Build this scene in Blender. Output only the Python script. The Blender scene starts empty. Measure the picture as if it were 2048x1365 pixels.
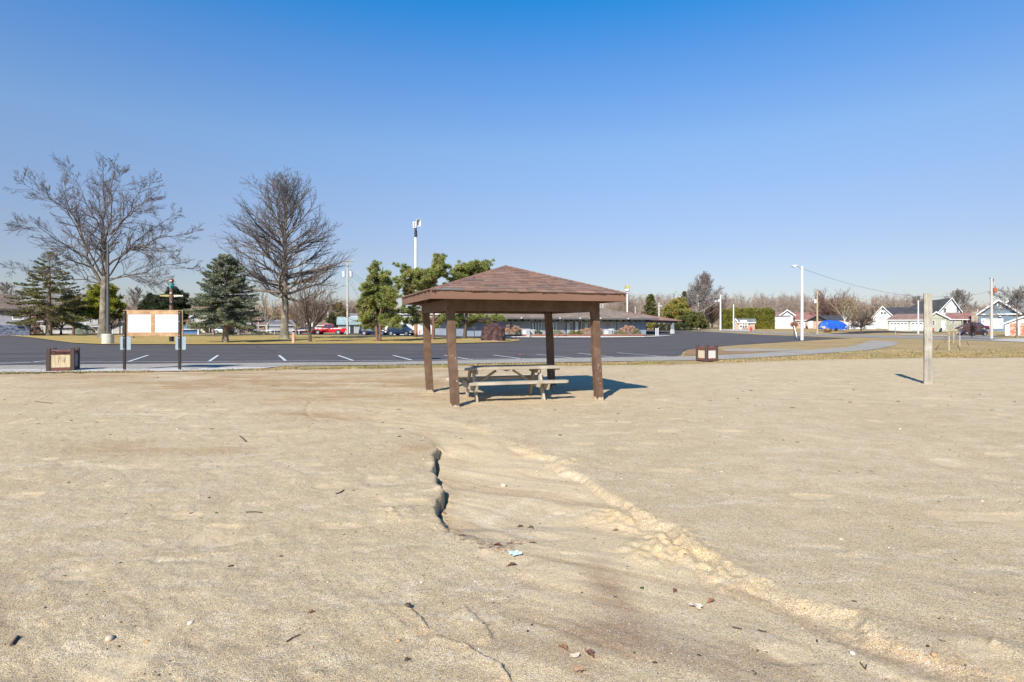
import bpy, bmesh, math, random
import numpy as np
from mathutils import Vector, Matrix, Quaternion

# ------------------------------------------------------------------ camera, sky, sun
scene = bpy.context.scene
C = scene.collection
R = math.radians
F = 1150.0          # focal length in photo pixels (photo 2048 wide)
CAMH = 1.7          # eye height
HOR = 650.0         # horizon row in the photo

cam_data = bpy.data.cameras.new("camera")
cam = bpy.data.objects.new("camera", cam_data)
C.objects.link(cam)
cam.location = (0, 0, CAMH)
cam.rotation_euler = (R(90), 0, 0)
cam_data.sensor_width = 36.0
cam_data.lens = F / 2048 * 36.0
cam_data.shift_y = -32.5 / 2048
cam_data.clip_start = 0.05
cam_data.clip_end = 3000
scene.camera = cam

SUN_AZ = R(22)      # shadows run away from the camera and 22 degrees to the right
SUN_EL = R(37)
world = bpy.data.worlds.new("World")
scene.world = world
world.use_nodes = True
wn = world.node_tree.nodes
wl = world.node_tree.links
wn.clear()
wout = wn.new("ShaderNodeOutputWorld")
wbg = wn.new("ShaderNodeBackground")
sky = wn.new("ShaderNodeTexSky")
sky.sky_type = 'NISHITA'
sky.sun_disc = False
sky.sun_elevation = SUN_EL
sky.sun_rotation = R(180) + SUN_AZ
sky.altitude = 200
sky.air_density = 1.15
sky.dust_density = 0.35
sky.ozone_density = 3.6
wbg.inputs["Strength"].default_value = 0.115
# clear-day tint: keep the Nishita sky, cool its haze band and deepen the zenith with height
wtc = wn.new("ShaderNodeTexCoord"); wsx = wn.new("ShaderNodeSeparateXYZ"); wl.new(wtc.outputs["Generated"], wsx.inputs[0])
wcr = wn.new("ShaderNodeValToRGB"); wl.new(wsx.outputs[2], wcr.inputs[0])
SKY_TINT = [(0.0, (.42, .42, .51)), (.078, (.51, .475, .55)), (.129, (.575, .51, .575)), (.20, (.645, .605, .665)), (.29, (.695, .735, .80)), (.35, (.585, .735, .885)), (.41, (.44, .725, .965)), (.49, (.125, .71, 1.05)), (.60, (.08, .62, 1.0)), (1.0, (.08, .5, .9))]
while len(wcr.color_ramp.elements) > 1: wcr.color_ramp.elements.remove(wcr.color_ramp.elements[0])
wcr.color_ramp.elements[0].position = SKY_TINT[0][0]; wcr.color_ramp.elements[0].color = (*SKY_TINT[0][1], 1)
for p_, c_ in SKY_TINT[1:]:
    e_ = wcr.color_ramp.elements.new(p_); e_.color = (*c_, 1)
wmx = wn.new("ShaderNodeMix"); wmx.data_type = 'RGBA'; wmx.blend_type = 'MULTIPLY'; wmx.inputs["Factor"].default_value = 1.0
wl.new(sky.outputs[0], wmx.inputs["A"]); wl.new(wcr.outputs[0], wmx.inputs["B"])
wl.new(wmx.outputs["Result"], wbg.inputs["Color"])
wl.new(wbg.outputs[0], wout.inputs["Surface"])

sun_data = bpy.data.lights.new("sun", 'SUN')
sun_data.energy = 4.3
sun_data.angle = R(0.53)
sun_data.color = (1.0, 0.945, 0.86)
sun = bpy.data.objects.new("sun", sun_data)
C.objects.link(sun)
sdir = Vector((math.sin(SUN_AZ) * math.cos(SUN_EL), math.cos(SUN_AZ) * math.cos(SUN_EL), -math.sin(SUN_EL)))
sun.rotation_euler = (-sdir).to_track_quat('Z', 'Y').to_euler()
sun.location = (-20, -40, 40)

scene.view_settings.view_transform = 'Standard'
scene.view_settings.look = 'None'
scene.view_settings.exposure = 0.74
scene.view_settings.gamma = 1.0
scene.render.engine = 'CYCLES'
scene.cycles.max_bounces = 5
scene.cycles.diffuse_bounces = 3
scene.cycles.glossy_bounces = 3
scene.cycles.transparent_max_bounces = 8

# ------------------------------------------------------------------ measuring helpers
def sstep(x, a=0.0, b=1.0):
    t = np.clip((np.asarray(x, float) - a) / (b - a), 0, 1)
    return t * t * (3 - 2 * t)

_T = np.linspace(-3, 3, 1201)
_A = np.interp(_T, [-3, .08, .20, .50, .645, .675, .765, .80, 3], [0, 0, .72, .72, .70, .2, .2, .75, .85])
_k = np.hanning(13); _k /= _k.sum()
_A = np.convolve(np.pad(_A, 6, mode='edge'), _k, mode='valid')

def gz(X, Y):
    """height of the natural ground: flat near, rising gently in the north-east"""
    X = np.asarray(X, float); Y = np.asarray(Y, float)
    t = X / np.maximum(Y, 1.0)
    return np.interp(t, _T, _A) * sstep(Y, 92, 134)

def G(px, py):
    """ground point under a measured photo position"""
    Y = (CAMH * F) / max(py - HOR, 3.0)
    for _ in range(12):
        X = (px - 1024) / F * Y
        h = float(gz(X, Y))
        Y2 = (CAMH - h) * F / max(py - HOR, 2.5)
        Y = 0.5 * Y + 0.5 * min(Y2, 400)
    return (px - 1024) / F * Y, Y

def XZ(px, py, Y):
    return (px - 1024) / F * Y, CAMH + (HOR - py) / F * Y

def base_at(px, Y):
    X = (px - 1024) / F * Y
    return (X, Y, float(gz(X, Y)))

# ------------------------------------------------------------------ numpy value noise
def _h(ix, iy, seed):
    n = (ix.astype(np.int64) * 374761393 + iy.astype(np.int64) * 668265263 + seed * 1442695041) & 0xFFFFFFFF
    n = ((n ^ (n >> 13)) * 1274126177) & 0xFFFFFFFF
    n = (n ^ (n >> 16)) & 0xFFFFFFFF
    return n.astype(np.float64) / 4294967295.0

def vnoise(x, y, seed=0):
    ix = np.floor(x); iy = np.floor(y)
    fx = x - ix; fy = y - iy
    fx = fx * fx * fx * (fx * (fx * 6 - 15) + 10); fy = fy * fy * fy * (fy * (fy * 6 - 15) + 10)
    a = _h(ix, iy, seed); b = _h(ix + 1, iy, seed); c = _h(ix, iy + 1, seed); d = _h(ix + 1, iy + 1, seed)
    return (a + (b - a) * fx) * (1 - fy) + (c + (d - c) * fx) * fy

def fbm(x, y, octv=4, seed=0, gain=0.5):
    s = 0; a = 1; t = 0
    for i in range(octv):
        s = s + a * (vnoise(x * 2 ** i + 13.7 * i, y * 2 ** i - 7.1 * i, seed + i) * 2 - 1)
        t += a; a *= gain
    return s / t

# ------------------------------------------------------------------ object helpers
def finish(me, mat, smooth=False):
    if mat is not None:
        if isinstance(mat, (list, tuple)):
            for m in mat: me.materials.append(m)
        else:
            me.materials.append(mat)
    if smooth:
        me.polygons.foreach_set("use_smooth", np.ones(len(me.polygons), bool))
    me.update()

def link(name, me, parent=None, loc=None, rot=None):
    o = bpy.data.objects.new(name, me)
    C.objects.link(o)
    if parent is not None: o.parent = parent
    if loc is not None: o.location = loc
    if rot is not None: o.rotation_euler = rot
    return o

def tag(o, label, cat, group=None, kind=None):
    if label: o["label"] = label
    if cat: o["category"] = cat
    if group: o["group"] = group
    if kind: o["kind"] = kind
    return o

def thing(name, label, cat, loc=(0, 0, 0), rz=0.0, group=None):
    o = bpy.data.objects.new(name, None)
    C.objects.link(o)
    o.location = loc
    o.rotation_euler = (0, 0, rz)
    o.empty_display_size = 0.2
    return tag(o, label, cat, group)

def kids(o):
    return [c for c in bpy.data.objects if c.parent == o]

def copy_tree(o, parent=None):
    c = o.copy(); C.objects.link(c)
    c.parent = parent
    for ch in kids(o): copy_tree(ch, c)
    return c

def np_mesh(name, verts, faces, n):
    """mesh from arrays: faces all with n corners"""
    me = bpy.data.meshes.new(name)
    verts = np.ascontiguousarray(verts, dtype=np.float32); faces = np.ascontiguousarray(faces, dtype=np.int32)
    me.vertices.add(len(verts)); me.vertices.foreach_set("co", verts.ravel())
    me.loops.add(faces.size); me.loops.foreach_set("vertex_index", faces.ravel())
    me.polygons.add(len(faces))
    me.polygons.foreach_set("loop_start", np.arange(0, faces.size, n, dtype=np.int32))
    me.polygons.foreach_set("loop_total", np.full(len(faces), n, dtype=np.int32))
    me.update(calc_edges=True)
    return me

class MB:
    """collects solids; build() links them as ONE mesh object"""
    def __init__(s):
        s.v = []; s.f = []; s.m = []; s.cur = 0
    def add(s, vs, fs):
        o = len(s.v)
        s.v.extend([tuple(v) for v in vs]); s.f.extend([tuple(i + o for i in f) for f in fs]); s.m.extend([s.cur] * len(fs))
        return s
    def box(s, x0, x1, y0, y1, z0, z1, M=None):
        vs = [Vector(p) for p in ((x0, y0, z0), (x1, y0, z0), (x1, y1, z0), (x0, y1, z0), (x0, y0, z1), (x1, y0, z1), (x1, y1, z1), (x0, y1, z1))]
        if M is not None: vs = [M @ v for v in vs]
        return s.add(vs, [(0, 3, 2, 1), (4, 5, 6, 7), (0, 1, 5, 4), (1, 2, 6, 5), (2, 3, 7, 6), (3, 0, 4, 7)])
    def beam(s, p0, p1, w, h, up=(0, 0, 1)):
        """rectangular bar from p0 to p1, w across, h along 'up'"""
        p0 = Vector(p0); p1 = Vector(p1); d = (p1 - p0).normalized(); up = Vector(up)
        x = d.cross(up)
        if x.length < 1e-5: x = d.cross(Vector((0, 1, 0)))
        x.normalize(); z = x.cross(d).normalized()
        vs = []
        for p in (p0, p1):
            for a, b in ((-1, -1), (1, -1), (1, 1), (-1, 1)):
                vs.append(p + x * (a * w / 2) + z * (b * h / 2))
        return s.add(vs, [(3, 2, 1, 0), (4, 5, 6, 7), (0, 1, 5, 4), (1, 2, 6, 5), (2, 3, 7, 6), (3, 0, 4, 7)])
    def tube(s, p0, p1, r0, r1=None, n=8, caps=True):
        r1 = r0 if r1 is None else r1
        p0 = Vector(p0); p1 = Vector(p1); d = (p1 - p0).normalized()
        x = d.cross(Vector((0, 0, 1)))
        if x.length < 1e-4: x = Vector((1, 0, 0))
        x.normalize(); y = d.cross(x)
        vs = []
        for p, r in ((p0, r0), (p1, r1)):
            for k in range(n):
                a = 2 * math.pi * k / n
                vs.append(p + x * (r * math.cos(a)) + y * (r * math.sin(a)))
        fs = [(k, (k + 1) % n, n + (k + 1) % n, n + k) for k in range(n)]
        if caps: fs += [tuple(range(n - 1, -1, -1)), tuple(range(n, 2 * n))]
        return s.add(vs, fs)
    def path(s, pts, r, n=6):
        for a, b in zip(pts[:-1], pts[1:]): s.tube(a, b, r, r, n)
        return s
    def lathe(s, prof, n=16, c=(0, 0, 0), sq=1.0):
        vs = []
        for r, z in prof:
            for k in range(n):
                a = 2 * math.pi * k / n
                vs.append((c[0] + r * math.cos(a), c[1] + r * math.sin(a) * sq, c[2] + z))
        fs = []
        for j in range(len(prof) - 1):
            for k in range(n):
                fs.append((j * n + k, j * n + (k + 1) % n, (j + 1) * n + (k + 1) % n, (j + 1) * n + k))
        fs += [tuple(range(n - 1, -1, -1)), tuple(range((len(prof) - 1) * n, len(prof) * n))]
        return s.add(vs, fs)
    def prism(s, poly, axis, a0, a1):
        """poly = 2D outline; axis 'y': outline in x,z extruded along y; 'x': outline in y,z; 'z': outline in x,y"""
        n = len(poly)
        def P(p, a):
            return {'y': (p[0], a, p[1]), 'x': (a, p[0], p[1]), 'z': (p[0], p[1], a)}[axis]
        vs = [P(p, a0) for p in poly] + [P(p, a1) for p in poly]
        fs = [(k, (k + 1) % n, n + (k + 1) % n, n + k) for k in range(n)] + [tuple(range(n - 1, -1, -1)), tuple(range(n, 2 * n))]
        return s.add(vs, fs)
    def build(s, name, mat, parent=None, bevel=0.0, smooth=False, loc=None, seg=2):
        me = bpy.data.meshes.new(name)
        me.from_pydata(s.v, [], s.f)
        me.update()
        bm = bmesh.new(); bm.from_mesh(me)
        bmesh.ops.recalc_face_normals(bm, faces=bm.faces)
        bm.to_mesh(me); bm.free()
        if isinstance(mat, (list, tuple)):
            me.polygons.foreach_set("material_index", np.array(s.m, dtype=np.int32))
        finish(me, mat, smooth)
        o = link(name, me, parent, loc)
        if bevel > 0:
            b = o.modifiers.new("bevel", 'BEVEL'); b.width = bevel; b.segments = seg; b.limit_method = 'ANGLE'; b.angle_limit = R(40)
        return o

# ------------------------------------------------------------------ materials
MATS = {}
def mat(name, col, col2=None, scale=8.0, rough=0.8, bump=0.0, bscale=None, stretch=None, metal=0.0, spec=0.3,
        detail=6.0, contrast=(0.35, 0.65), attr=None, coord='Object', col3=None, scale3=1.0, bdist=0.02, trans=0.0):
    if name in MATS: return MATS[name]
    m = bpy.data.materials.new(name); m.use_nodes = True
    nt = m.node_tree; N = nt.nodes; L = nt.links
    b = N["Principled BSDF"]
    b.inputs["Roughness"].default_value = rough
    b.inputs["Metallic"].default_value = metal
    b.inputs["Specular IOR Level"].default_value = spec
    c4 = lambda c: (c[0], c[1], c[2], 1)
    tc = N.new("ShaderNodeTexCoord"); mp = N.new("ShaderNodeMapping")
    L.new(tc.outputs[coord], mp.inputs[0])
    if stretch: mp.inputs["Scale"].default_value = stretch
    if col2 is None and bump == 0 and attr is None:
        b.inputs["Base Color"].default_value = c4(col)
    else:
        if col2 is None: col2 = tuple(x * 0.85 for x in col)
        nz = N.new("ShaderNodeTexNoise"); nz.inputs["Scale"].default_value = scale; nz.inputs["Detail"].default_value = detail
        nz.inputs["Roughness"].default_value = 0.6
        L.new(mp.outputs[0], nz.inputs["Vector"])
        rp = N.new("ShaderNodeMapRange"); rp.inputs[1].default_value = contrast[0]; rp.inputs[2].default_value = contrast[1]
        L.new(nz.outputs["Fac"], rp.inputs[0])
        mx = N.new("ShaderNodeMix"); mx.data_type = 'RGBA'
        mx.inputs["A"].default_value = c4(col); mx.inputs["B"].default_value = c4(col2)
        L.new(rp.outputs[0], mx.inputs["Factor"])
        outc = mx.outputs["Result"]
        if col3 is not None:
            n3 = N.new("ShaderNodeTexNoise"); n3.inputs["Scale"].default_value = scale3; n3.inputs["Detail"].default_value = 5
            L.new(tc.outputs[coord], n3.inputs["Vector"])
            r3 = N.new("ShaderNodeMapRange"); r3.inputs[1].default_value = 0.45; r3.inputs[2].default_value = 0.65
            L.new(n3.outputs["Fac"], r3.inputs[0])
            m3 = N.new("ShaderNodeMix"); m3.data_type = 'RGBA'; m3.inputs["B"].default_value = c4(col3)
            L.new(r3.outputs[0], m3.inputs["Factor"]); L.new(outc, m3.inputs["A"]); outc = m3.outputs["Result"]
        if attr:
            at = N.new("ShaderNodeAttribute"); at.attribute_name = attr
            mu = N.new("ShaderNodeMix"); mu.data_type = 'RGBA'; mu.blend_type = 'MULTIPLY'; mu.inputs["Factor"].default_value = 1
            L.new(outc, mu.inputs["A"]); L.new(at.outputs["Color"], mu.inputs["B"]); outc = mu.outputs["Result"]
        L.new(outc, b.inputs["Base Color"])
        if bump > 0:
            nb = N.new("ShaderNodeTexNoise"); nb.inputs["Scale"].default_value = bscale or scale; nb.inputs["Detail"].default_value = 5
            L.new(mp.outputs[0], nb.inputs["Vector"])
            bp = N.new("ShaderNodeBump"); bp.inputs["Strength"].default_value = bump; bp.inputs["Distance"].default_value = bdist
            L.new(nb.outputs["Fac"], bp.inputs["Height"]); L.new(bp.outputs[0], b.inputs["Normal"])
    if trans > 0:
        tr = N.new("ShaderNodeBsdfTranslucent"); tr.inputs["Color"].default_value = c4(col2 or col)
        ms = N.new("ShaderNodeMixShader"); ms.inputs[0].default_value = trans
        L.new(b.outputs[0], ms.inputs[1]); L.new(tr.outputs[0], ms.inputs[2])
        L.new(ms.outputs[0], N["Material Output"].inputs["Surface"])
    MATS[name] = m
    return m

def lined(name, col, col2, axis, pitch, rough=0.6, width=0.06, bump=0.4, coord='Object'):
    """siding / board pattern: dark joints every 'pitch' metres along an axis"""
    if name in MATS: return MATS[name]
    m = bpy.data.materials.new(name); m.use_nodes = True
    nt = m.node_tree; N = nt.nodes; L = nt.links; b = N["Principled BSDF"]
    b.inputs["Roughness"].default_value = rough; b.inputs["Specular IOR Level"].default_value = 0.25
    tc = N.new("ShaderNodeTexCoord"); sp = N.new("ShaderNodeSeparateXYZ"); L.new(tc.outputs[coord], sp.inputs[0])
    def math_(op, a, bb=None):
        n = N.new("ShaderNodeMath"); n.operation = op
        if isinstance(a, float): n.inputs[0].default_value = a
        else: L.new(a, n.inputs[0])
        if bb is not None: n.inputs[1].default_value = bb
        return n
    d = math_('DIVIDE', sp.outputs['XYZ'.index(axis)], pitch)
    fr = math_('FRACT', d.outputs[0])
    lt = math_('LESS_THAN', fr.outputs[0], width)
    nz = N.new("ShaderNodeTexNoise"); nz.inputs["Scale"].default_value = 1.3; nz.inputs["Detail"].default_value = 6; L.new(tc.outputs[coord], nz.inputs["Vector"])
    mr = N.new("ShaderNodeMapRange"); mr.inputs[1].default_value = .3; mr.inputs[2].default_value = .7; mr.inputs[3].default_value = .86; mr.inputs[4].default_value = 1.08
    L.new(nz.outputs["Fac"], mr.inputs[0])
    mx = N.new("ShaderNodeMix"); mx.data_type = 'RGBA'; mx.inputs["A"].default_value = (*col, 1); mx.inputs["B"].default_value = (*col2, 1)
    L.new(lt.outputs[0], mx.inputs["Factor"])
    mu = N.new("ShaderNodeMix"); mu.data_type = 'RGBA'; mu.blend_type = 'MULTIPLY'; mu.inputs["Factor"].default_value = 1
    L.new(mx.outputs["Result"], mu.inputs["A"]); L.new(mr.outputs[0], mu.inputs["B"])
    L.new(mu.outputs["Result"], b.inputs["Base Color"])
    bp = N.new("ShaderNodeBump"); bp.inputs["Strength"].default_value = bump; bp.inputs["Distance"].default_value = 0.01
    L.new(fr.outputs[0], bp.inputs["Height"]); L.new(bp.outputs[0], b.inputs["Normal"])
    MATS[name] = m
    return m

def bricky(name, c1, c2, mortar, scale=6.0, bw=.4, bh=.15, coord='Object', rot=None, msize=0.02):
    if name in MATS: return MATS[name]
    m = bpy.data.materials.new(name); m.use_nodes = True
    nt = m.node_tree; N = nt.nodes; L = nt.links; b = N["Principled BSDF"]
    b.inputs["Roughness"].default_value = 0.85; b.inputs["Specular IOR Level"].default_value = 0.2
    tc = N.new("ShaderNodeTexCoord"); mp = N.new("ShaderNodeMapping"); L.new(tc.outputs[coord], mp.inputs[0])
    if rot: mp.inputs["Rotation"].default_value = rot
    br = N.new("ShaderNodeTexBrick"); br.inputs["Scale"].default_value = scale
    br.inputs["Color1"].default_value = (*c1, 1); br.inputs["Color2"].default_value = (*c2, 1); br.inputs["Mortar"].default_value = (*mortar, 1)
    br.inputs["Brick Width"].default_value = bw; br.inputs["Row Height"].default_value = bh; br.inputs["Mortar Size"].default_value = msize
    br.inputs["Bias"].default_value = 0.0
    L.new(mp.outputs[0], br.inputs["Vector"])
    nz = N.new("ShaderNodeTexNoise"); nz.inputs["Scale"].default_value = 1.5; nz.inputs["Detail"].default_value = 7; L.new(tc.outputs[coord], nz.inputs["Vector"])
    mr = N.new("ShaderNodeMapRange"); mr.inputs[1].default_value = .3; mr.inputs[2].default_value = .7; mr.inputs[3].default_value = .75; mr.inputs[4].default_value = 1.2
    L.new(nz.outputs["Fac"], mr.inputs[0])
    mu = N.new("ShaderNodeMix"); mu.data_type = 'RGBA'; mu.blend_type = 'MULTIPLY'; mu.inputs["Factor"].default_value = 1
    L.new(br.outputs["Color"], mu.inputs["A"]); L.new(mr.outputs[0], mu.inputs["B"]); L.new(mu.outputs["Result"], b.inputs["Base Color"])
    MATS[name] = m
    return m

# ================================================================== THE GROUND
SAND_EDGE_PX = [(-900, 778), (-300, 757), (0, 751), (400, 746), (560, 742), (780, 739), (1040, 735), (1340, 731), (1500, 725.5), (1650, 720.5), (1800, 718), (2048, 716.5), (2500, 716)]
_se = np.array([((px - 1024) / F, CAMH * F / (py - HOR)) for px, py in SAND_EDGE_PX])
def sand_edge(X, Y):
    """how far (m) a point lies beyond the far edge of the sand"""
    t = X / np.maximum(Y, .5)
    return Y - np.interp(t, _se[:, 0], _se[:, 1])

def pxy(pts):
    a = np.array([[(x - 1024) / F * (CAMH * F / (y - HOR)), CAMH * F / (y - HOR)] for x, y in pts])
    return a

CRACK = pxy([(560, 806), (600, 815), (618, 830), (640, 842), (700, 855), (780, 868), (840, 888), (880, 905), (867, 919), (873, 934), (864, 950), (876, 962), (874, 978), (889, 992), (886, 1004), (874, 1016), (870, 1028), (874, 1044), (887, 1061), (908, 1082), (942, 1096), (976, 1109), (1005, 1118), (1040, 1140), (1045, 1200), (1000, 1290), (900, 1420)])
BANK = pxy([(640, 800), (819, 820), (921, 851), (973, 863), (1000, 879), (1062, 907), (1113, 922), (1147, 951), (1188, 970), (1215, 988), (1251, 1016), (1298, 1045), (1328, 1058), (1392, 1077), (1402, 1119), (1448, 1141), (1497, 1164), (1520, 1172), (1564, 1182), (1590, 1209), (1672, 1222), (1738, 1240), (1750, 1289), (1830, 1317), (1874, 1334), (2048, 1372), (2260, 1440), (2700, 1600)])
RILL1 = pxy([(860, 1285), (900, 1300), (925, 1308), (950, 1322), (975, 1336), (1003, 1348), (1012, 1364), (1030, 1385)])
RILL2 = pxy([(806, 1228), (830, 1243), (846, 1262), (858, 1278)])
RILL3 = pxy([(925, 1225), (950, 1243), (962, 1262), (980, 1284), (990, 1296)])
CREASE = pxy([(1735, 1235), (1746, 1262), (1752, 1276), (1747, 1291)])
CREASE2 = pxy([(1975, 1310), (1990, 1300), (1985, 1296), (2000, 1290)])
HOLE = pxy([(640, 800), (618, 812), (612, 826), (618, 838), (640, 846)])

def polydist(X, Y, P):
    """distance to a polyline, arc parameter, and signed side (positive = to the right when looking toward the viewer's far side)"""
    best = np.full(X.shape, 1e9); side = np.zeros(X.shape); par = np.zeros(X.shape)
    s0 = 0
    for (ax, ay), (bx, by) in zip(P[:-1], P[1:]):
        dx, dy = bx - ax, by - ay; L2 = dx * dx + dy * dy; Ln = math.sqrt(L2)
        t = np.clip(((X - ax) * dx + (Y - ay) * dy) / L2, 0, 1)
        d = np.hypot(X - ax - t * dx, Y - ay - t * dy)
        cr = dx * (Y - ay) - dy * (X - ax)
        m = d < best
        best = np.where(m, d, best); side = np.where(m, np.sign(cr), side); par = np.where(m, s0 + t * Ln, par)
        s0 += Ln
    return best, side, par

_cY = CRACK[::-1, 1]; _cX = CRACK[::-1, 0]
_bY = BANK[::-1, 1]; _bX = BANK[::-1, 0]
MOUNDS = [(1335, 1090, .20, .055), (1290, 1112, .16, .035), (1375, 1115, .15, .05), (1225, 1035, .22, .04), (1262, 1048, .15, .03), (800, 1042, .16, .03), (770, 1036, .11, .02), (880, 988, .06, .03), (895, 1003, .05, .025), (1140, 930, .2, .03), (1070, 905, .2, .02), (1490, 1180, .14, .02), (1430, 1150, .16, .03)]

def sand_h(X, Y):
    """height, yellow subsoil, coarse brown grit, smooth silt"""
    X = np.asarray(X, float); Y = np.asarray(Y, float)
    h = 0.035 * fbm(X * .22 + 3, Y * .22, 3, 5) + 0.012 * fbm(X * .9, Y * .9, 3, 9)
    rough = 0.5 + 0.5 * fbm(X * .5 - 4, Y * .5, 3, 21)
    leftness = sstep(-X + .15 * Y, -1, 1.5)
    hmap_bed = np.zeros_like(h); yel = np.zeros_like(h); coarse = np.zeros_like(h); silt = np.zeros_like(h)
    near = Y < 17
    Xn = X[near]; Yn = Y[near]
    if Xn.size:
        wx = Xn + 0.016 * fbm(Xn * 7, Yn * 7, 3, 31) + .012 * fbm(Xn * 26, Yn * 18, 2, 33)
        wy = Yn + 0.018 * fbm(Xn * 9 + 50, Yn * 9, 3, 32) + .006 * fbm(Xn * 40 + 9, Yn * 40, 2, 34)
        dc, _, _ = polydist(wx, wy, CRACK)
        db, _, _ = polydist(wx, wy, BANK)
        inL = wx - np.interp(wy, _cY, _cX); inR = wx - np.interp(wy, _bY, _bX)
        sc = np.where(inL > 0, dc, -dc)            # positive inside the gully
        sb = np.where(inR < 0, db, -db)            # positive inside the gully
        sbw = sb + 0.085 * fbm(Xn * 3.2, Yn * 3.2, 4, 41) + .030 * fbm(Xn * 17, Yn * 17, 3, 42)
        DL = np.interp(Yn, [0, 3.9, 4.3, 4.7, 4.9, 7.5, 7.75, 8.3, 10.2, 11.5, 14], [0, .0, .02, .05, .095, .095, .05, .020, .014, .0, 0])
        WL = np.interp(Yn, [0, 4.2, 4.8, 5.1, 7.5, 8.2, 12], [.6, .35, .06, .013, .013, .25, .5])
        DR = np.interp(Yn, [0, 3, 5, 7.5, 9, 11, 12.5], [.040, .045, .050, .040, .025, .012, .0]) * np.clip(.85 + 1.1 * fbm(Xn * 1.1, Yn * 1.1, 2, 47), .25, 1.6)
        WR = np.interp(Yn, [0, 3, 4.2, 6, 9], [.17, .14, .17, .16, .20]) * (1 + .55 * fbm(Xn * 2.2, Yn * 2.2, 3, 43))
        eL = sstep(sc / WL); eR = sstep(sbw / WR)
        f = np.clip(sc / np.maximum(sc + sb, .01), 0, 1)
        D = DL * (1 - f) + DR * f
        # left edge fades out low down: the fan spreads
        bed = np.where((sc > 0) | (Yn < 4.2), 1.0, 0.0)
        z = -(DL * eL * (1 - sstep(f)) + DR * eR * sstep(f)) * np.where(sb > -0.1, 1, 0)
        z = np.where(sc <= 0, 0, z) - np.where((Yn > 4.55) & (Yn < 7.8), .075, 0) * np.exp(-((sc - .018) / .020) ** 2)
        low = sstep(-(Yn - 4.35) / 1.2)
        z2 = -DR * eR * np.exp(-np.maximum(sb - .35, 0) / 1.1)
        z = z * (1 - low) + z2 * low
        # the lip above the crack stands a little proud
        z += np.where(sc < 0, .012 * np.exp(sc / .25), 0) * sstep(DL / .08)
        inside = sstep(sc / .12) * sstep(sbw / .2)
        # flow lines along the bed
        ang = .62
        u = (Xn * math.cos(ang) - Yn * math.sin(ang)); v = (Xn * math.sin(ang) + Yn * math.cos(ang))
        wob = .35 * fbm(Xn * .8, Yn * .8, 2, 55)
        fl = fbm(u * .55, (v + wob) * 7.5, 3, 57)
        flm = np.clip(inside + low * .8, 0, 1); z += .0085 * fl * flm; z += .010 * fbm(u * .9, (v + wob) * 2.6, 2, 58) * flm; z += .006 * fbm(Xn * 2.6, Yn * 2.6, 4, 59) * flm
        for P_, a_, w_ in ((RILL1, .034, .20), (RILL2, .022, .14), (RILL3, .018, .12), (CREASE, .03, .08), (CREASE2, .02, .08)):
            d, s, p = polydist(wx, wy, P_)
            end = sstep(p, 0, .05) * sstep(-p, -(np.hypot(*np.diff(P_, axis=0).T).sum()), -(np.hypot(*np.diff(P_, axis=0).T).sum()) + .05)
            sd = d * s
            z += a_ * end * np.where(sd < 0, np.exp(sd / w_), np.exp(-sd / .006))
        for bx_, by_ in ((911, 822), (1198, 807), (858, 793), (1103, 779), (1855, 775), (956, 810), (1091, 805)):
            cx, cy = pxy([(bx_, by_)])[0]; rr = np.hypot(Xn - cx, Yn - cy) / .17
            z += .022 * np.exp(-rr ** 2) * (1 + .8 * fbm(Xn * 9, Yn * 9, 3, 72))
        d, s, p = polydist(wx, wy, HOLE)
        z += -.018 * np.exp(-(d / .05) ** 2) * (.5 + fbm(Xn * 3, Yn * 3, 2, 45))
        for mx, my, mr, mh in MOUNDS:
            cx, cy = pxy([(mx, my)])[0]
            rr = np.hypot((Xn - cx), (Yn - cy) * .8) / mr
            lump = np.exp(-rr ** 2)
            z += .80 * mh * lump * (1 + 1.1 * fbm(Xn * 12, Yn * 12, 4, 71))
            yel_l = lump * .55
            yel[near] = np.maximum(yel[near], yel_l * (1 if mx > 1000 else .4))
        crumb = fbm(Xn * 16, Yn * 16, 4, 61)
        bankband = np.exp(-((sb - .12) / .16) ** 2)
        z += .006 * crumb * bankband * (Yn < 9.5) + .0045 * fbm(Xn * 42, Yn * 42, 3, 62) * bankband * (Yn < 8)
        hmap_bed[near] = z
        yb = .52 * np.exp(-((sbw - .05) / .075) ** 2) * sstep(.20 + fbm(Xn * 1.7, Yn * 1.7, 3, 77) , 0, .55) * np.interp(Yn, [0, 9, 11.5], [1, 1, 0])
        yel[near] = np.maximum(yel[near], yb)
        silt[near] = np.clip(inside * np.interp(Yn, [3.2, 4.5, 8.0, 10.5], [.3, 1, 1, .25]) * (.75 + .5 * fbm(Xn * 1.5, Yn * 1.5, 3, 85)), 0, 1)
        cx1, cy1 = pxy([(1230, 1275)])[0]; cx2, cy2 = pxy([(1430, 1330)])[0]
        co = np.exp(-(((Xn - cx1) / .30) ** 2 + ((Yn - cy1) / .20) ** 2)) + 1.1 * np.exp(-(((Xn - cx2) / .34) ** 2 + ((Yn - cy2) / .18) ** 2)) + .8 * np.exp(-(((Xn - .62) / .16) ** 2 + ((Yn - 3.75) / .5) ** 2))
        coarse[near] = np.clip(co * (.8 + .8 * fbm(Xn * 3, Yn * 3, 3, 83)) + .55 * sstep(-fl, .05, .5) * flm * sstep(Yn, 9.5, 7.5), 0, 1)
    calm = 1 - silt * .75
    h = h + hmap_bed
    h += (.0075 * fbm(X * 3.2, Y * 3.2, 4, 91) + .0050 * fbm(X * 11, Y * 11, 3, 92) * (.4 + leftness) + .0017 * fbm(X * 38, Y * 38, 3, 93) * (.5 + .8 * leftness * rough)) * calm * 1.0
    # foot scuffs: shallow smooth dishes with little rims
    sc1 = vnoise(X * 2.1 + 5, Y * 3.4, 101)
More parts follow.
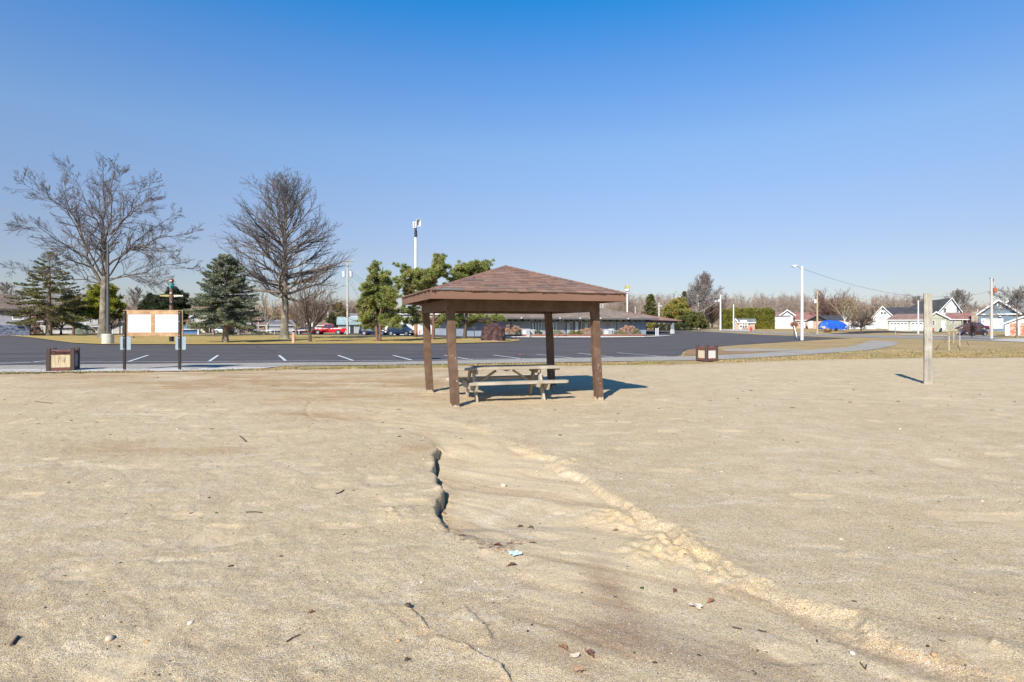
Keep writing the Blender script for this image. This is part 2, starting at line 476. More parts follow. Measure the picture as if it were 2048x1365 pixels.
    h += -.012 * sstep(sc1, .80, .93) * calm
    silt = np.maximum(silt, .7 * sstep(sc1, .82, .92))
    # ridges of crumbs in the left middle
    return h, yel, coarse, silt

# ---- sand sheet
SCUFFS = [pxy(p) for p in ([(-60, 940), (60, 938), (130, 935), (200, 925)], [(120, 933), (190, 936), (240, 944)], [(400, 938), (470, 936), (530, 937)], [(470, 922), (520, 915), (540, 917)], [(556, 930), (590, 945), (645, 957)], [(330, 1037), (352, 1025)],
    [(240, 1133), (330, 1136), (395, 1131)], [(400, 1112), (450, 1097), (512, 1086)], [(290, 1101), (350, 1099)], [(92, 1150), (146, 1138)], [(104, 1162), (166, 1154)], [(60, 1196), (98, 1164)], [(300, 1140), (440, 1126)], [(1570, 1108), (1680, 1106)], [(1692, 1126), (1738, 1122)],
    [(1840, 1116), (1912, 1106)], [(1938, 1146), (2070, 1152)], [(1615, 880), (1662, 886)], [(1450, 883), (1482, 890)], [(1530, 906), (1580, 903)], [(1580, 912), (1610, 908)], [(1660, 900), (1710, 912)], [(1085, 986), (1030, 1008), (975, 1040)], [(930, 1020), (1000, 1058), (1100, 1085)], [(1105, 1030), (1180, 1022), (1240, 1030)],
    [(180, 835), (330, 830), (420, 836)], [(700, 1120), (820, 1105)], [(640, 1210), (700, 1230)], [(520, 1330), (640, 1300)], [(170, 1060), (240, 1052)], [(310, 1190), (420, 1182)], [(1240, 800), (1400, 812), (1560, 806)], [(1500, 770), (1700, 776)], [(1100, 880), (1260, 872)], [(1830, 1010), (1960, 1000)], [(1450, 1000), (1540, 1008)], [(-40, 1090), (40, 1082)], [(560, 1040), (640, 1018)])]
def build_sand():
    rows = 800; cols = 1120
    Yr = np.concatenate([np.linspace(-4, 1.05, 24), 1.15 * np.exp(np.linspace(0, math.log(31.5 / 1.15), rows - 24))])
    t = np.linspace(-1.32, 1.32, cols)
    T, YY = np.meshgrid(t, Yr)
    YP = np.maximum(YY, .5)
    XX = T * (YP + .6) + np.sign(T) * np.clip(np.abs(T) - 1.08, 0, 1) / .24 * 9 * np.exp(-YP / 7)
    h, yel, co, si = sand_h(XX, YY)
    scf = np.zeros_like(h); nr = YY < 18
    Xs, Ys = XX[nr], YY[nr]; wsx = Xs + .05 * fbm(Xs * 5, Ys * 5, 3, 301); wsy = Ys + .07 * fbm(Xs * 5 + 9, Ys * 5, 3, 302); acc = np.zeros_like(Xs); dig = np.zeros_like(Xs)
    for P_ in SCUFFS:
        m = (Xs > P_[:, 0].min() - .6) & (Xs < P_[:, 0].max() + .6) & (Ys > P_[:, 1].min() - .6) & (Ys < P_[:, 1].max() + .6)
        if not m.any(): continue
        d, s, p = polydist(wsx[m], wsy[m], P_); w_ = .018 + .0085 * P_[:, 1].mean() * (.5 + .6 * vnoise(wsx[m] * 1.5, wsy[m] * 1.5, 303))
        k_ = np.exp(-(d / w_) ** 2); acc[m] = np.maximum(acc[m], k_); dig[m] += -.004 * k_ + .002 * np.exp(-((d - 2 * w_) / w_) ** 2)
    scf[nr] = acc; h[nr] = h[nr] + dig
    e = sand_edge(XX, YY) + .36 * fbm(XX * .9, YY * .9, 3, 111) + .16 * fbm(XX * 4, YY * 4, 3, 112)
    z = h * (1 - sstep(e, -2.0, 0)) + .045 - sstep(e, -.25, .25) * .09 - np.clip(e, 0, 20) * .05
    v = np.stack([XX, YY, z], -1).reshape(-1, 3)
    idx = np.arange(rows * cols).reshape(rows, cols)
    f = np.stack([idx[:-1, :-1], idx[:-1, 1:], idx[1:, 1:], idx[1:, :-1]], -1).reshape(-1, 4)
    keep = (e.ravel()[f].min(axis=1) < 1.0)
    f = f[keep]
    me = np_mesh("sand", v, f, 4)
    ca = me.color_attributes.new("soil", 'FLOAT_COLOR', 'POINT')
    edge_brown = sstep(e, -9.0, -1.0)
    a = np.stack([yel.ravel(), co.ravel(), si.ravel(), edge_brown.ravel()], -1).astype(np.float32)
    ca.data.foreach_set("color", a.ravel())
    PX = (XX / np.maximum(YY, .5)) * F + 1024; PY = HOR + CAMH * F / np.maximum(YY, .5)
    dm = np.zeros_like(h)
    for cx_, cy_, rx_, ry_, a_ in ((560, 768, 330, 20, .9), (820, 762, 160, 24, .7), (300, 756, 360, 9, .6), (700, 800, 160, 14, .55), (640, 836, 120, 14, .5), (880, 790, 90, 20, .45), (560, 905, 260, 26, .35), (250, 900, 160, 16, .4), (830, 905, 60, 34, .45), (900, 960, 26, 60, .4), (620, 750, 500, 6, .5)):
        X0, Y0 = pxy([(cx_, cy_)])[0]; RX = rx_ / F * Y0; RY = abs(pxy([(cx_, cy_ - ry_)])[0][1] - Y0) * .8
        dm = np.maximum(dm, a_ * np.exp(-((XX - X0) / RX) ** 2 - ((YY - Y0) / RY) ** 2))
    dm = np.clip(1.7 * dm * np.clip(.75 + 1.5 * fbm(XX * .7, YY * 1.6, 5, 305), 0, 1.4), 0, 1)
    dm = np.maximum(dm, .5 * sstep(e, -1.6, -.1))
    da_ = me.attributes.new("damp", 'FLOAT', 'POINT'); da_.data.foreach_set("value", dm.ravel().astype(np.float32))
    sa_ = me.attributes.new("scuff", 'FLOAT', 'POINT'); sa_.data.foreach_set("value", scf.ravel().astype(np.float32))
    finish(me, sand_mat(), smooth=True)
    o = link("sand", me)
    o["kind"] = "structure"
    return o

def sand_mat():
    m = bpy.data.materials.new("sand"); m.use_nodes = True
    nt = m.node_tree; N = nt.nodes; L = nt.links; b = N["Principled BSDF"]
    b.inputs["Roughness"].default_value = 0.95; b.inputs["Specular IOR Level"].default_value = 0.12
    tc = N.new("ShaderNodeTexCoord")
    at = N.new("ShaderNodeAttribute"); at.attribute_name = "soil"
    sp = N.new("ShaderNodeSeparateColor"); L.new(at.outputs["Color"], sp.inputs[0])
    def noise(scale, detail=5, rough=.6):
        n = N.new("ShaderNodeTexNoise"); n.inputs["Scale"].default_value = scale; n.inputs["Detail"].default_value = detail; n.inputs["Roughness"].default_value = rough
        L.new(tc.outputs["Object"], n.inputs["Vector"]); return n.outputs["Fac"]
    def rng(v, a, bb, c=0., d=1.):
        n = N.new("ShaderNodeMapRange"); n.inputs[1].default_value = a; n.inputs[2].default_value = bb; n.inputs[3].default_value = c; n.inputs[4].default_value = d
        L.new(v, n.inputs[0]); return n.outputs[0]
    def mix(fac, A, B, blend='MIX'):
        n = N.new("ShaderNodeMix"); n.data_type = 'RGBA'; n.blend_type = blend
        for s_, v in (("Factor", fac), ("A", A), ("B", B)):
            if isinstance(v, (float, int)): n.inputs[s_].default_value = v
            elif isinstance(v, tuple): n.inputs[s_].default_value = (*v, 1)
            else: L.new(v, n.inputs[s_])
        return n.outputs["Result"]
    def mul(a, bb):
        n = N.new("ShaderNodeMath"); n.operation = 'MULTIPLY'
        L.new(a, n.inputs[0])
        if isinstance(bb, float): n.inputs[1].default_value = bb
        else: L.new(bb, n.inputs[1])
        return n.outputs[0]
    base = mix(rng(noise(.35, 6), .35, .65), SAND_A, SAND_B)
    base = mix(rng(noise(1.9, 6, .7), .42, .70), base, SAND_C)
    base = mix(mul(rng(noise(5.5, 4, .7), .52, .66), .35), base, SAND_PALE)
    mpq = N.new("ShaderNodeMapping"); mpq.inputs["Scale"].default_value = (.5, 1.9, 1); mpq.inputs["Rotation"].default_value = (0, 0, .22); L.new(tc.outputs["Object"], mpq.inputs[0])
    nq = N.new("ShaderNodeTexNoise"); nq.inputs["Scale"].default_value = 1.7; nq.inputs["Detail"].default_value = 8; nq.inputs["Roughness"].default_value = .62; nq.inputs["Distortion"].default_value = .5; L.new(mpq.outputs[0], nq.inputs["Vector"])
    base = mix(mul(rng(nq.outputs["Fac"], .56, .66), .22), base, SAND_PALE)
    for sc_, lo_, ro_ in ((2.6, .625, .10), (5.5, .64, -.25), (1.1, .64, .35)):
        mpz = N.new("ShaderNodeMapping"); mpz.inputs["Scale"].default_value = (.42, 1.7, 1); mpz.inputs["Rotation"].default_value = (0, 0, ro_); mpz.inputs["Location"].default_value = (sc_, 0, 0); L.new(tc.outputs["Object"], mpz.inputs[0])
        nz_ = N.new("ShaderNodeTexNoise"); nz_.inputs["Scale"].default_value = sc_; nz_.inputs["Detail"].default_value = 6; nz_.inputs["Roughness"].default_value = .6; nz_.inputs["Distortion"].default_value = .8; L.new(mpz.outputs[0], nz_.inputs["Vector"])
        base = mix(mul(rng(nz_.outputs["Fac"], lo_, lo_ + .035), .5), base, SAND_PALE)
    base = mix(mul(rng(nq.outputs["Fac"], .46, .36), .30), base, SAND_C)
    # damp brown band close to the grass, with streaks
    da = N.new("ShaderNodeAttribute"); da.attribute_name = "damp"
    mp = N.new("ShaderNodeMapping"); mp.inputs["Scale"].default_value = (.35, 1.5, 1); L.new(tc.outputs["Object"], mp.inputs[0])
    ns = N.new("ShaderNodeTexNoise"); ns.inputs["Scale"].default_value = .9; ns.inputs["Detail"].default_value = 7; ns.inputs["Roughness"].default_value = .65; L.new(mp.outputs[0], ns.inputs["Vector"])
    sepx = N.new("ShaderNodeSeparateXYZ"); L.new(tc.outputs["Object"], sepx.inputs[0])
    leftf = rng(sepx.outputs[0], 6.0, -3.0, .12, 1.0)
    base = mix(mul(da.outputs["Fac"], rng(ns.outputs["Fac"], .26, .50)), base, SAND_DAMP)
    # subsoil
    base = mix(mul(mul(sp.outputs[2], rng(noise(3.5, 5, .7), .3, .55, .35, 1.0)), .7), base, SAND_SILT)
    sa = N.new("ShaderNodeAttribute"); sa.attribute_name = "scuff"
    base = mix(mul(mul(sa.outputs["Fac"], rng(noise(9, 5, .7), .38, .60)), .55), base, SAND_PALE)
    base = mix(mul(mul(sp.outputs[0], rng(noise(7, 5), .3, .62)), 1.0), base, SAND_YEL)
    base = mix(mul(mul(sp.outputs[0], rng(noise(16, 4), .52, .64)), .7), base, SAND_OCHRE)
    base = mix(mul(sp.outputs[1], .95), base, SAND_BROWN)
    # grains: single stones lighter and darker
    calm = rng(sp.outputs[2], 0, 1, 1.0, .42)
    for sc, lo, hi, colr, amt in ((110, .0, .34, (.16, .12, .09), .75), (60, .0, .22, (.19, .145, .11), .65), (150, .0, .26, (.78, .72, .60), .75), (75, .0, .16, (.80, .72, .60), .8), (210, 0, .4, (.22, .16, .13), .5)):
        vo = N.new("ShaderNodeTexVoronoi"); vo.inputs["Scale"].default_value = sc; vo.inputs["Randomness"].default_value = 1
        L.new(tc.outputs["Object"], vo.inputs["Vector"])
        sel = N.new("ShaderNodeSeparateColor"); L.new(vo.outputs["Color"], sel.inputs[0])
        on = rng(sel.outputs[0 if sc > 100 else 1], .66, .60)
        inn = rng(vo.outputs["Distance"], hi + .12, hi - .02)
        base = mix(mul(mul(mul(on, inn), calm), amt), base, colr)
    base = mix(1.0, base, rng(noise(260, 2, .5), .3, .7, .80, 1.17), 'MULTIPLY')
    base = mix(1.0, base, rng(noise(38, 4, .6), .3, .7, .90, 1.09), 'MULTIPLY')
    base = mix(1.0, base, rng(noise(120, 3, .7), .3, .7, .90, 1.11), 'MULTIPLY')
    L.new(base, b.inputs["Base Color"])
    n1 = noise(190, 4, .7)
    vo = N.new("ShaderNodeTexVoronoi"); vo.inputs["Scale"].default_value = 165; L.new(tc.outputs["Object"], vo.inputs["Vector"])
    b1 = N.new("ShaderNodeBump"); b1.inputs["Distance"].default_value = .0042; L.new(n1, b1.inputs["Height"]); L.new(calm, b1.inputs["Strength"])
    b2 = N.new("ShaderNodeBump"); b2.inputs["Distance"].default_value = .0030; b2.invert = True; L.new(vo.outputs["Distance"], b2.inputs["Height"]); L.new(calm, b2.inputs["Strength"]); L.new(b1.outputs[0], b2.inputs["Normal"])
    b3 = N.new("ShaderNodeBump"); b3.inputs["Distance"].default_value = .02; b3.inputs["Strength"].default_value = .28; L.new(noise(22, 4, .6), b3.inputs["Height"]); L.new(b2.outputs[0], b3.inputs["Normal"])
    L.new(b3.outputs[0], b.inputs["Normal"])
    return m

SAND_A = (.580, .436, .236); SAND_B = (.640, .497, .290); SAND_C = (.500, .366, .196); SAND_PALE = (.735, .610, .430)
SAND_DAMP = (.425, .265, .110); SAND_SILT = (.570, .438, .268); SAND_YEL = (.66, .470, .215); SAND_OCHRE = (.52, .325, .10); SAND_BROWN = (.36, .235, .125)

build_sand()

# ---- ground sheets
def grid_patch(name, fz, rows, mat_, tmin=-2.6, tmax=2.6, cols=260):
    T, YY = np.meshgrid(np.linspace(tmin, tmax, cols), rows)
    XX = T * (np.abs(YY) + 12)
    z = fz(XX, YY)
    v = np.stack([XX, YY, z], -1).reshape(-1, 3)
    n, c = YY.shape
    idx = np.arange(n * c).reshape(n, c)
    f = np.stack([idx[:-1, :-1], idx[:-1, 1:], idx[1:, 1:], idx[1:, :-1]], -1).reshape(-1, 4)
    me = np_mesh(name, v, f, 4); finish(me, mat_, True)
    o = link(name, me); o["kind"] = "structure"
    return o

def dry_grass_mat(name, a, b_, c, d=None, sy=1.0):
    m = bpy.data.materials.new(name); m.use_nodes = True
    nt = m.node_tree; N = nt.nodes; L = nt.links; bs = N["Principled BSDF"]
    bs.inputs["Roughness"].default_value = 1.0; bs.inputs["Specular IOR Level"].default_value = 0.05
    tc = N.new("ShaderNodeTexCoord")
    cur = a
    def node(scale, lo, hi, colr, cur, detail=7, amt=1.0):
        mp = N.new("ShaderNodeMapping"); mp.inputs["Scale"].default_value = (1, sy, 1); mp.inputs["Location"].default_value = (scale * 3, scale, 0); L.new(tc.outputs["Object"], mp.inputs[0])
        n = N.new("ShaderNodeTexNoise"); n.inputs["Scale"].default_value = scale; n.inputs["Detail"].default_value = detail; n.inputs["Roughness"].default_value = .68; L.new(mp.outputs[0], n.inputs["Vector"])
        r = N.new("ShaderNodeMapRange"); r.inputs[1].default_value = lo; r.inputs[2].default_value = hi; r.inputs[4].default_value = amt; L.new(n.outputs["Fac"], r.inputs[0])
        x = N.new("ShaderNodeMix"); x.data_type = 'RGBA'; L.new(r.outputs[0], x.inputs["Factor"])
        if isinstance(cur, tuple): x.inputs["A"].default_value = (*cur, 1)
        else: L.new(cur, x.inputs["A"])
        x.inputs["B"].default_value = (*colr, 1)
        return x.outputs["Result"]
    cur = node(.12, .42, .60, b_, cur)
    cur = node(.55, .46, .62, c, cur, amt=.8)
    if d: cur = node(.23, .52, .64, d, cur, amt=.85)
    cur = node(2.6, .50, .62, tuple(x * .62 for x in b_), cur, amt=.6)
    cur = node(9.0, .50, .62, tuple(min(1, x * 1.35) for x in a), cur, amt=.6)
    L.new(cur, bs.inputs["Base Color"])
    n = N.new("ShaderNodeTexNoise"); n.inputs["Scale"].default_value = 14; n.inputs["Detail"].default_value = 6; L.new(tc.outputs["Object"], n.inputs["Vector"])
    bp = N.new("ShaderNodeBump"); bp.inputs["Strength"].default_value = .9; bp.inputs["Distance"].default_value = .06; L.new(n.outputs["Fac"], bp.inputs["Height"]); L.new(bp.outputs[0], bs.inputs["Normal"])
    return m

M_VERGE = dry_grass_mat("verge_grass", (.36, .255, .125), (.43, .315, .165), (.265, .215, .085), (.31, .180, .090))
M_LAWN = dry_grass_mat("island_grass", (.46, .320, .115), (.40, .290, .110), (.285, .235, .075), (.33, .215, .10))

def ground_z(X, Y):
    e = sand_edge(X, Y)
    inside = 1 - sstep(e, -2.6, -.9)
    return gz(X, Y) - inside * .55 + .012 * fbm(X * .3, Y * .3, 3, 4) * (Y < 60)
rowsY = np.concatenate([np.linspace(-40, 14, 10), np.linspace(15, 34, 90), np.linspace(34.5, 90, 60), np.linspace(91, 150, 60), np.geomspace(153, 900, 30)])
grid_patch("ground", ground_z, rowsY, M_VERGE)

def sheet(name, px_pts, off, mat_, step=6.0, kind="structure", world_pts=None, zf=None):
    """a thin sheet with the measured outline lying 'off' above the ground, cut finely so it follows it"""
    pts = world_pts or [G(x, y) for x, y in px_pts]
    bm = bmesh.new()
    vs = [bm.verts.new((x, y, 0)) for x, y in pts]
    f = bm.faces.new(vs)
    bmesh.ops.triangulate(bm, faces=[f])
    ys = [p[1] for p in pts]; xs = [p[0] for p in pts]
    y = math.floor(min(ys) / step) * step + step
    while y < max(ys):
        if y > 84 or step < 6:
            bmesh.ops.bisect_plane(bm, geom=bm.verts[:] + bm.edges[:] + bm.faces[:], plane_co=(0, y, 0), plane_no=(0, 1, 0))
        y += step
    if max(ys) > 95:
        x = math.floor(min(xs) / step) * step + step
        while x < max(xs):
            bmesh.ops.bisect_plane(bm, geom=bm.verts[:] + bm.edges[:] + bm.faces[:], plane_co=(x, 0, 0), plane_no=(1, 0, 0))
            x += step
    for v in bm.verts:
        v.co.z = float(gz(v.co.x, v.co.y)) + off + (zf(v.co.x, v.co.y) if zf else 0)
    me = bpy.data.meshes.new(name); bm.normal_update(); bm.to_mesh(me); bm.free()
    me.update()
    if me.polygons and sum(p.normal.z for p in me.polygons) < 0: me.flip_normals()
    finish(me, mat_)
    o = link(name, me)
    if kind: o["kind"] = kind
    return o

M_ASPH = dry_grass_mat("asphalt", (.098, .089, .088), (.135, .124, .122), (.074, .069, .070), (.115, .106, .104), sy=4.5)
M_STREET = dry_grass_mat("street_asphalt", (.275, .252, .225), (.31, .285, .255), (.23, .21, .19), None, sy=2.0)
M_PATH = dry_grass_mat("path_concrete", (.335, .300, .255), (.38, .345, .292), (.28, .252, .215), None)
M_GRAVEL = dry_grass_mat("white_gravel", (.50, .47, .42), (.60, .57, .52), (.36, .33, .29), None)
M_CONC = mat("concrete", (.50, .47, .41), (.40, .37, .32), 3.0, .9, .3, 20)
M_LINE = mat("line_paint", (.68, .68, .66), (.25, .24, .24), 9.0, .85, contrast=(.42, .72))
M_BLACKTOP = dry_grass_mat("driveway_asphalt", (.060, .056, .062), (.075, .07, .078), (.05, .047, .05), None)
M_DIRT = dry_grass_mat("bare_dirt", (.30, .175, .09), (.36, .24, .14), (.22, .14, .07), None)

# the big parking lot
sheet("parking_lot", [(-900, 745), (-300, 738), (0, 733), (380, 729), (780, 726), (1040, 720), (1240, 717), (1345, 715), (1362, 711), (1366, 704), (1380, 699), (1480, 690.5), (1560, 685.5), (1640, 680.5), (1705, 677),
                      (1600, 672.8), (1480, 667.5), (1400, 663), (1345, 661), (1290, 661.5), (1240, 664), (1000, 668), (700, 667), (400, 669.5), (0, 669), (-300, 669), (-900, 672)], .012, M_ASPH, step=8)
# footpath along the sand, curving to the street on the right
sheet("footpath", [(-900, 756), (-300, 746), (0, 741.5), (380, 739), (540, 733.5), (780, 731), (1040, 727), (1240, 724), (1400, 721), (1500, 717.5), (1600, 711), (1700, 704), (1750, 699.5), (1785, 692.5), (1797, 687.5), (1788, 684), (1765, 682), (1740, 681.6), (1736, 684), (1722, 688.5), (1690, 695.5), (1600, 702), (1500, 708), (1400, 713.2), (1240, 716.2), (1040, 719.2), (780, 725), (380, 728), (0, 732), (-300, 737), (-900, 744)], .022, M_PATH)
sheet("gravel_strip", [(-900, 766), (-300, 752), (0, 747), (390, 743.5), (520, 739), (560, 734.6), (380, 738.6), (0, 741), (-300, 745), (-900, 755)], .035, M_GRAVEL)
sheet("path_gravel", [(1440, 702.5), (1500, 703.5), (1590, 702), (1610, 699.5), (1560, 698.5), (1500, 698), (1452, 698)], .014, M_PATH)
sheet("dirt_patch", [(1368, 711), (1372, 704), (1384, 700), (1440, 699), (1450, 703), (1560, 704), (1500, 707), (1400, 712)], .016, M_DIRT)
# street in front of the houses on the right, with a pale apron and driveways
sheet("street", [(1330, 660.2), (1400, 661.6), (1480, 664.8), (1600, 670), (1700, 674.5), (1800, 677.5), (1900, 680), (2048, 685), (2400, 697), (2400, 689), (2048, 679), (1900, 675), (1800, 672.5), (1700, 669.8), (1600, 666.6), (1480, 662), (1400, 659.6)], .02, M_STREET)
sheet("driveway_apron", [(1975, 681.5), (2048, 685.3), (2300, 692), (2300, 683), (2048, 677.8), (2010, 678.4)], .035, M_CONC)
sheet("concrete_drive", [(1430, 660.8), (1500, 663.4), (1512, 661), (1470, 659)], .04, M_CONC)
sheet("blacktop_drive", [(1655, 668.6), (1720, 668.2), (1800, 666), (1895, 664.8), (1895, 662.4), (1770, 662.2), (1720, 663.6)], .045, M_BLACKTOP)
sheet("house_drive", [(1800, 670.8), (1990, 676.3), (1990, 674.6), (1900, 672), (1800, 669)], .05, M_CONC)
sheet("sedan_drive", [(1890, 676.5), (1990, 679.6), (1995, 673), (1900, 671)], .055, M_STREET)
# grass islands
sheet("grass_island", [(-60, 671.6), (20, 672.6), (70, 677), (110, 683), (150, 688), (210, 690.2), (400, 690.5), (700, 689), (860, 689), (940, 687.5), (1010, 685.6), (1038, 683.2), (1040, 681), (1000, 679), (960, 677.3), (900, 676), (840, 675), (800, 673.4), (700, 671.2), (400, 670.9), (100, 670.4)], .07, M_LAWN, step=5)
sheet("entrance_lawn", [(1012, 674.6), (1100, 675.4), (1200, 675.6), (1290, 674.2), (1310, 672.6), (1240, 668.8), (1100, 667.2), (1010, 667)], .06, M_LAWN, step=5)
sheet("entrance_kerb", [(1010, 676.3), (1100, 677), (1210, 677), (1300, 675.6), (1345, 673.3), (1330, 672.4), (1306, 673), (1290, 674.3), (1200, 675.7), (1100, 675.5), (1012, 674.7)], .10, M_CONC, step=5)
sheet("entrance_walk", [(1128, 668.6), (1120, 670.5), (1180, 675.7), (1225, 675.6), (1160, 671.2), (1142, 668.6)], .075, M_CONC, step=5)

# painted lines
def stripes():
    mb = MB()
    def stripe(a, b, w):
        p = Vector((*G(*a), .03)); q = Vector((*G(*b), .03)); d = (q - p).normalized(); n = Vector((-d.y, d.x, 0)) * w / 2
        mb.add([p - n, q - n, q + n, p + n], [(0, 1, 2, 3)])
    line = [(-500, 733.5), (-100, 727.5), (60, 726), (400, 724.6), (780, 722.6), (960, 720), (1090, 718.2), (1200, 716.6), (1335, 714.3)]
    for a, b in zip(line[:-1], line[1:]): stripe(a, b, .11)
    for a, b in (((-40, 731), (60, 726.5)), ((60, 726.5), (92, 723)), ((257, 724.8), (296, 712)), ((419, 724), (436, 712)), ((558, 712), (571, 723)), ((676, 712), (707, 723)), ((786, 712), (826, 722.4)), ((888, 712), (944, 721)), ((986, 711.5), (1048, 719.5)),
                 ((1072, 710), (1148, 717.6)), ((1156, 707.6), (1228, 716)), ((1234, 706.8), (1330, 715)), ((-130, 712), (-220, 727))):
        stripe(a, b, .13)
    o = mb.build("road_markings", M_LINE); o["kind"] = "structure"
stripes()

def cracks():
    g = random.Random(31); mb = MB()
    for k in range(16):
        x0 = g.uniform(-34, 16); y0 = g.uniform(27, 48); a = g.choice((0.0, .1, 1.45, 1.6, .05)) + g.gauss(0, .12); p = Vector((x0, y0, .019))
        for j in range(g.randint(8, 22)):
            a += g.gauss(0, .16); q = p + Vector((math.cos(a), math.sin(a), 0)) * g.uniform(.4, 1.1); d = (q - p).normalized(); n = Vector((-d.y, d.x, 0)) * g.uniform(.012, .03)
            mb.add([p - n, q - n, q + n, p + n], [(0, 1, 2, 3)]); p = q
    o = mb.build("asphalt_cracks", mat("crack_black", (.035, .032, .034))); o["kind"] = "structure"
    mb = MB()
    for k in range(7):
        cx = g.uniform(-30, 10); cy = g.uniform(28, 44); n = 18; w = g.uniform(.4, 1.6); d_ = g.uniform(.3, .9)
        mb.add([(cx + w * math.cos(2 * math.pi * i / n) * g.uniform(.8, 1.2), cy + d_ * math.sin(2 * math.pi * i / n) * g.uniform(.8, 1.2), .0175) for i in range(n)], [tuple(range(n))])
    o = mb.build("oil_stains", mat("oil_stain", (.052, .048, .050), (.075, .070, .070), 3, .6)); o["kind"] = "structure"
cracks()

# ================================================================== PICNIC SHELTER
def shelter():
    rng = random.Random(4)
    brown = mat("shelter_paint", (.108, .062, .038), (.135, .080, .050), 2.2, .62, .25, 30, stretch=(6, 6, .8), spec=.3, bdist=.004, col3=(.160, .102, .068), scale3=5.5)
    fascia_m = mat("fascia_paint", (.185, .100, .063), (.210, .118, .078), 1.2, .6, .15, 25, stretch=(1, 1, 5), bdist=.003)
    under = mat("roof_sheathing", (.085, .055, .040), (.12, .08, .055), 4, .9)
    foot_m = mat("chipped_footing", (.50, .42, .29), (.36, .29, .20), 14, .95, .8, 30)
    nail = mat("bare_wood_chip", (.62, .55, .46))
    t = thing("picnic_shelter", "brown open picnic shelter with hipped shingle roof on four posts", "picnic shelter", (-1.16, 11.71, 0), R(19.3))
    A, B = 3.27, 2.62          # post grid
    lean = .105
    HB, HT = 1.985, 2.215      # beam bottom and top
    w = .165
    def top(x, y, z): return (x - lean * z / 2.0, y, z)
    for k, (x, y) in enumerate(((0, 0), (A, 0), (0, B), (A, B))):
        mb = MB()
        n = 7
        vs = []
        for j in range(n):
            z = .02 + (HB + .07 - .02) * j / (n - 1)
            cx, cy, _ = top(x, y, z)
            bow = .006 * math.sin(j * 1.3 + k)
            for sx, sy in ((-1, -1), (1, -1), (1, 1), (-1, 1)): vs.append((cx + bow + sx * w / 2, cy + sy * w / 2, z))
        fs = []
        for j in range(n - 1):
            for q in range(4): fs.append((j * 4 + q, j * 4 + (q + 1) % 4, j * 4 + 4 + (q + 1) % 4, j * 4 + 4 + q))
        fs += [(3, 2, 1, 0), tuple(range((n - 1) * 4, n * 4))]
        mb.add(vs, fs)
        p = mb.build("post", brown, t, bevel=.008)
        # pale splintered bare end of the post just above the sand
        ft = MB()
        ring = []
        m = 14
        for q in range(m):
            a = 2 * math.pi * q / m; c, s_ = math.cos(a), math.sin(a); r = (w / 2 + .005) / max(abs(c), abs(s_))
            ring.append((x + c * r, y + s_ * r, rng.uniform(.045, .115)))
        low = [(a + (a - x) * .12, b + (b - y) * .12, -.12) for a, b, _ in ring]
        ft.add(low + ring, [(q, (q + 1) % m, m + (q + 1) % m, m + q) for q in range(m)] + [tuple(range(m, 2 * m))])
        ft.build("bare_post_end", foot_m, p)
        if k in (0, 1, 3):
            for q in range(7 if k == 1 else 3):
                ch = MB()
                zz = rng.uniform(.35, 1.25); xx = rng.uniform(-.05, .05); cx, cy, _ = top(x, y, zz); hh = rng.uniform(.008, .035)
                ch.box(cx + xx, cx + xx + rng.uniform(.005, .014), cy - w / 2 - .002, cy - w / 2 + .01, zz, zz + hh)
                ch.build("paint_chip", nail, p)
    lx = -lean
    # beams: front and back run through, sides butt between them
    th = .045
    for y0, y1 in ((-w / 2 - .004, -w / 2 + th), (B + w / 2 - th, B + w / 2 + .004)):
        MB().box(lx - w / 2 - .006, lx + A + w / 2 + .006, y0, y1, HB, HT).build("beam", brown, t, bevel=.004)
    MB().box(lx - w / 2 - .002, lx + A + w / 2 + .002, -w / 2 + th + .05, w / 2 - .005, HB + .005, HT).build("beam", brown, t, bevel=.004)
    for x0, x1 in ((lx - w / 2, lx - w / 2 + th), (lx + A + w / 2 - th, lx + A + w / 2)):
        MB().box(x0, x1, -w / 2 + th + .003, B + w / 2 - th - .003, HB + .003, HT).build("beam", brown, t, bevel=.004)
    # hipped roof
    o = .50
    X0, X1, Y0, Y1 = lx - o, lx + A + o, -o, B + o
    cx, cy = (X0 + X1) / 2, (Y0 + Y1) / 2
    EZ, PZ = 2.375, 3.065
    corners = [Vector((X0, Y0, EZ)), Vector((X1, Y0, EZ)), Vector((X1, Y1, EZ)), Vector((X0, Y1, EZ))]
    apex = Vector((cx, cy, PZ))
    # sheathing under the shingles, and rafters
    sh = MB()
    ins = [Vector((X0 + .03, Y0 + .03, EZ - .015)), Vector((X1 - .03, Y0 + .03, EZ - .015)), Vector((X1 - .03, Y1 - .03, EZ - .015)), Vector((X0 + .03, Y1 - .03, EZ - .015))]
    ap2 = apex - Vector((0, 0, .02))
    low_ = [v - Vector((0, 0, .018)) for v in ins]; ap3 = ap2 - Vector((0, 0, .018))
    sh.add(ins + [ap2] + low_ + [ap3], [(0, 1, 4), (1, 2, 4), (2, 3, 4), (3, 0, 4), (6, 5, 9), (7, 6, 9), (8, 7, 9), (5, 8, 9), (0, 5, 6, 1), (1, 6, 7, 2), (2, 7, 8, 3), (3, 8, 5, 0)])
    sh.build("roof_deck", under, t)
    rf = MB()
    for c_ in low_: rf.beam(Vector((c_.x, c_.y, c_.z - .07)), ap3 - Vector((0, 0, .09)), .04, .12)
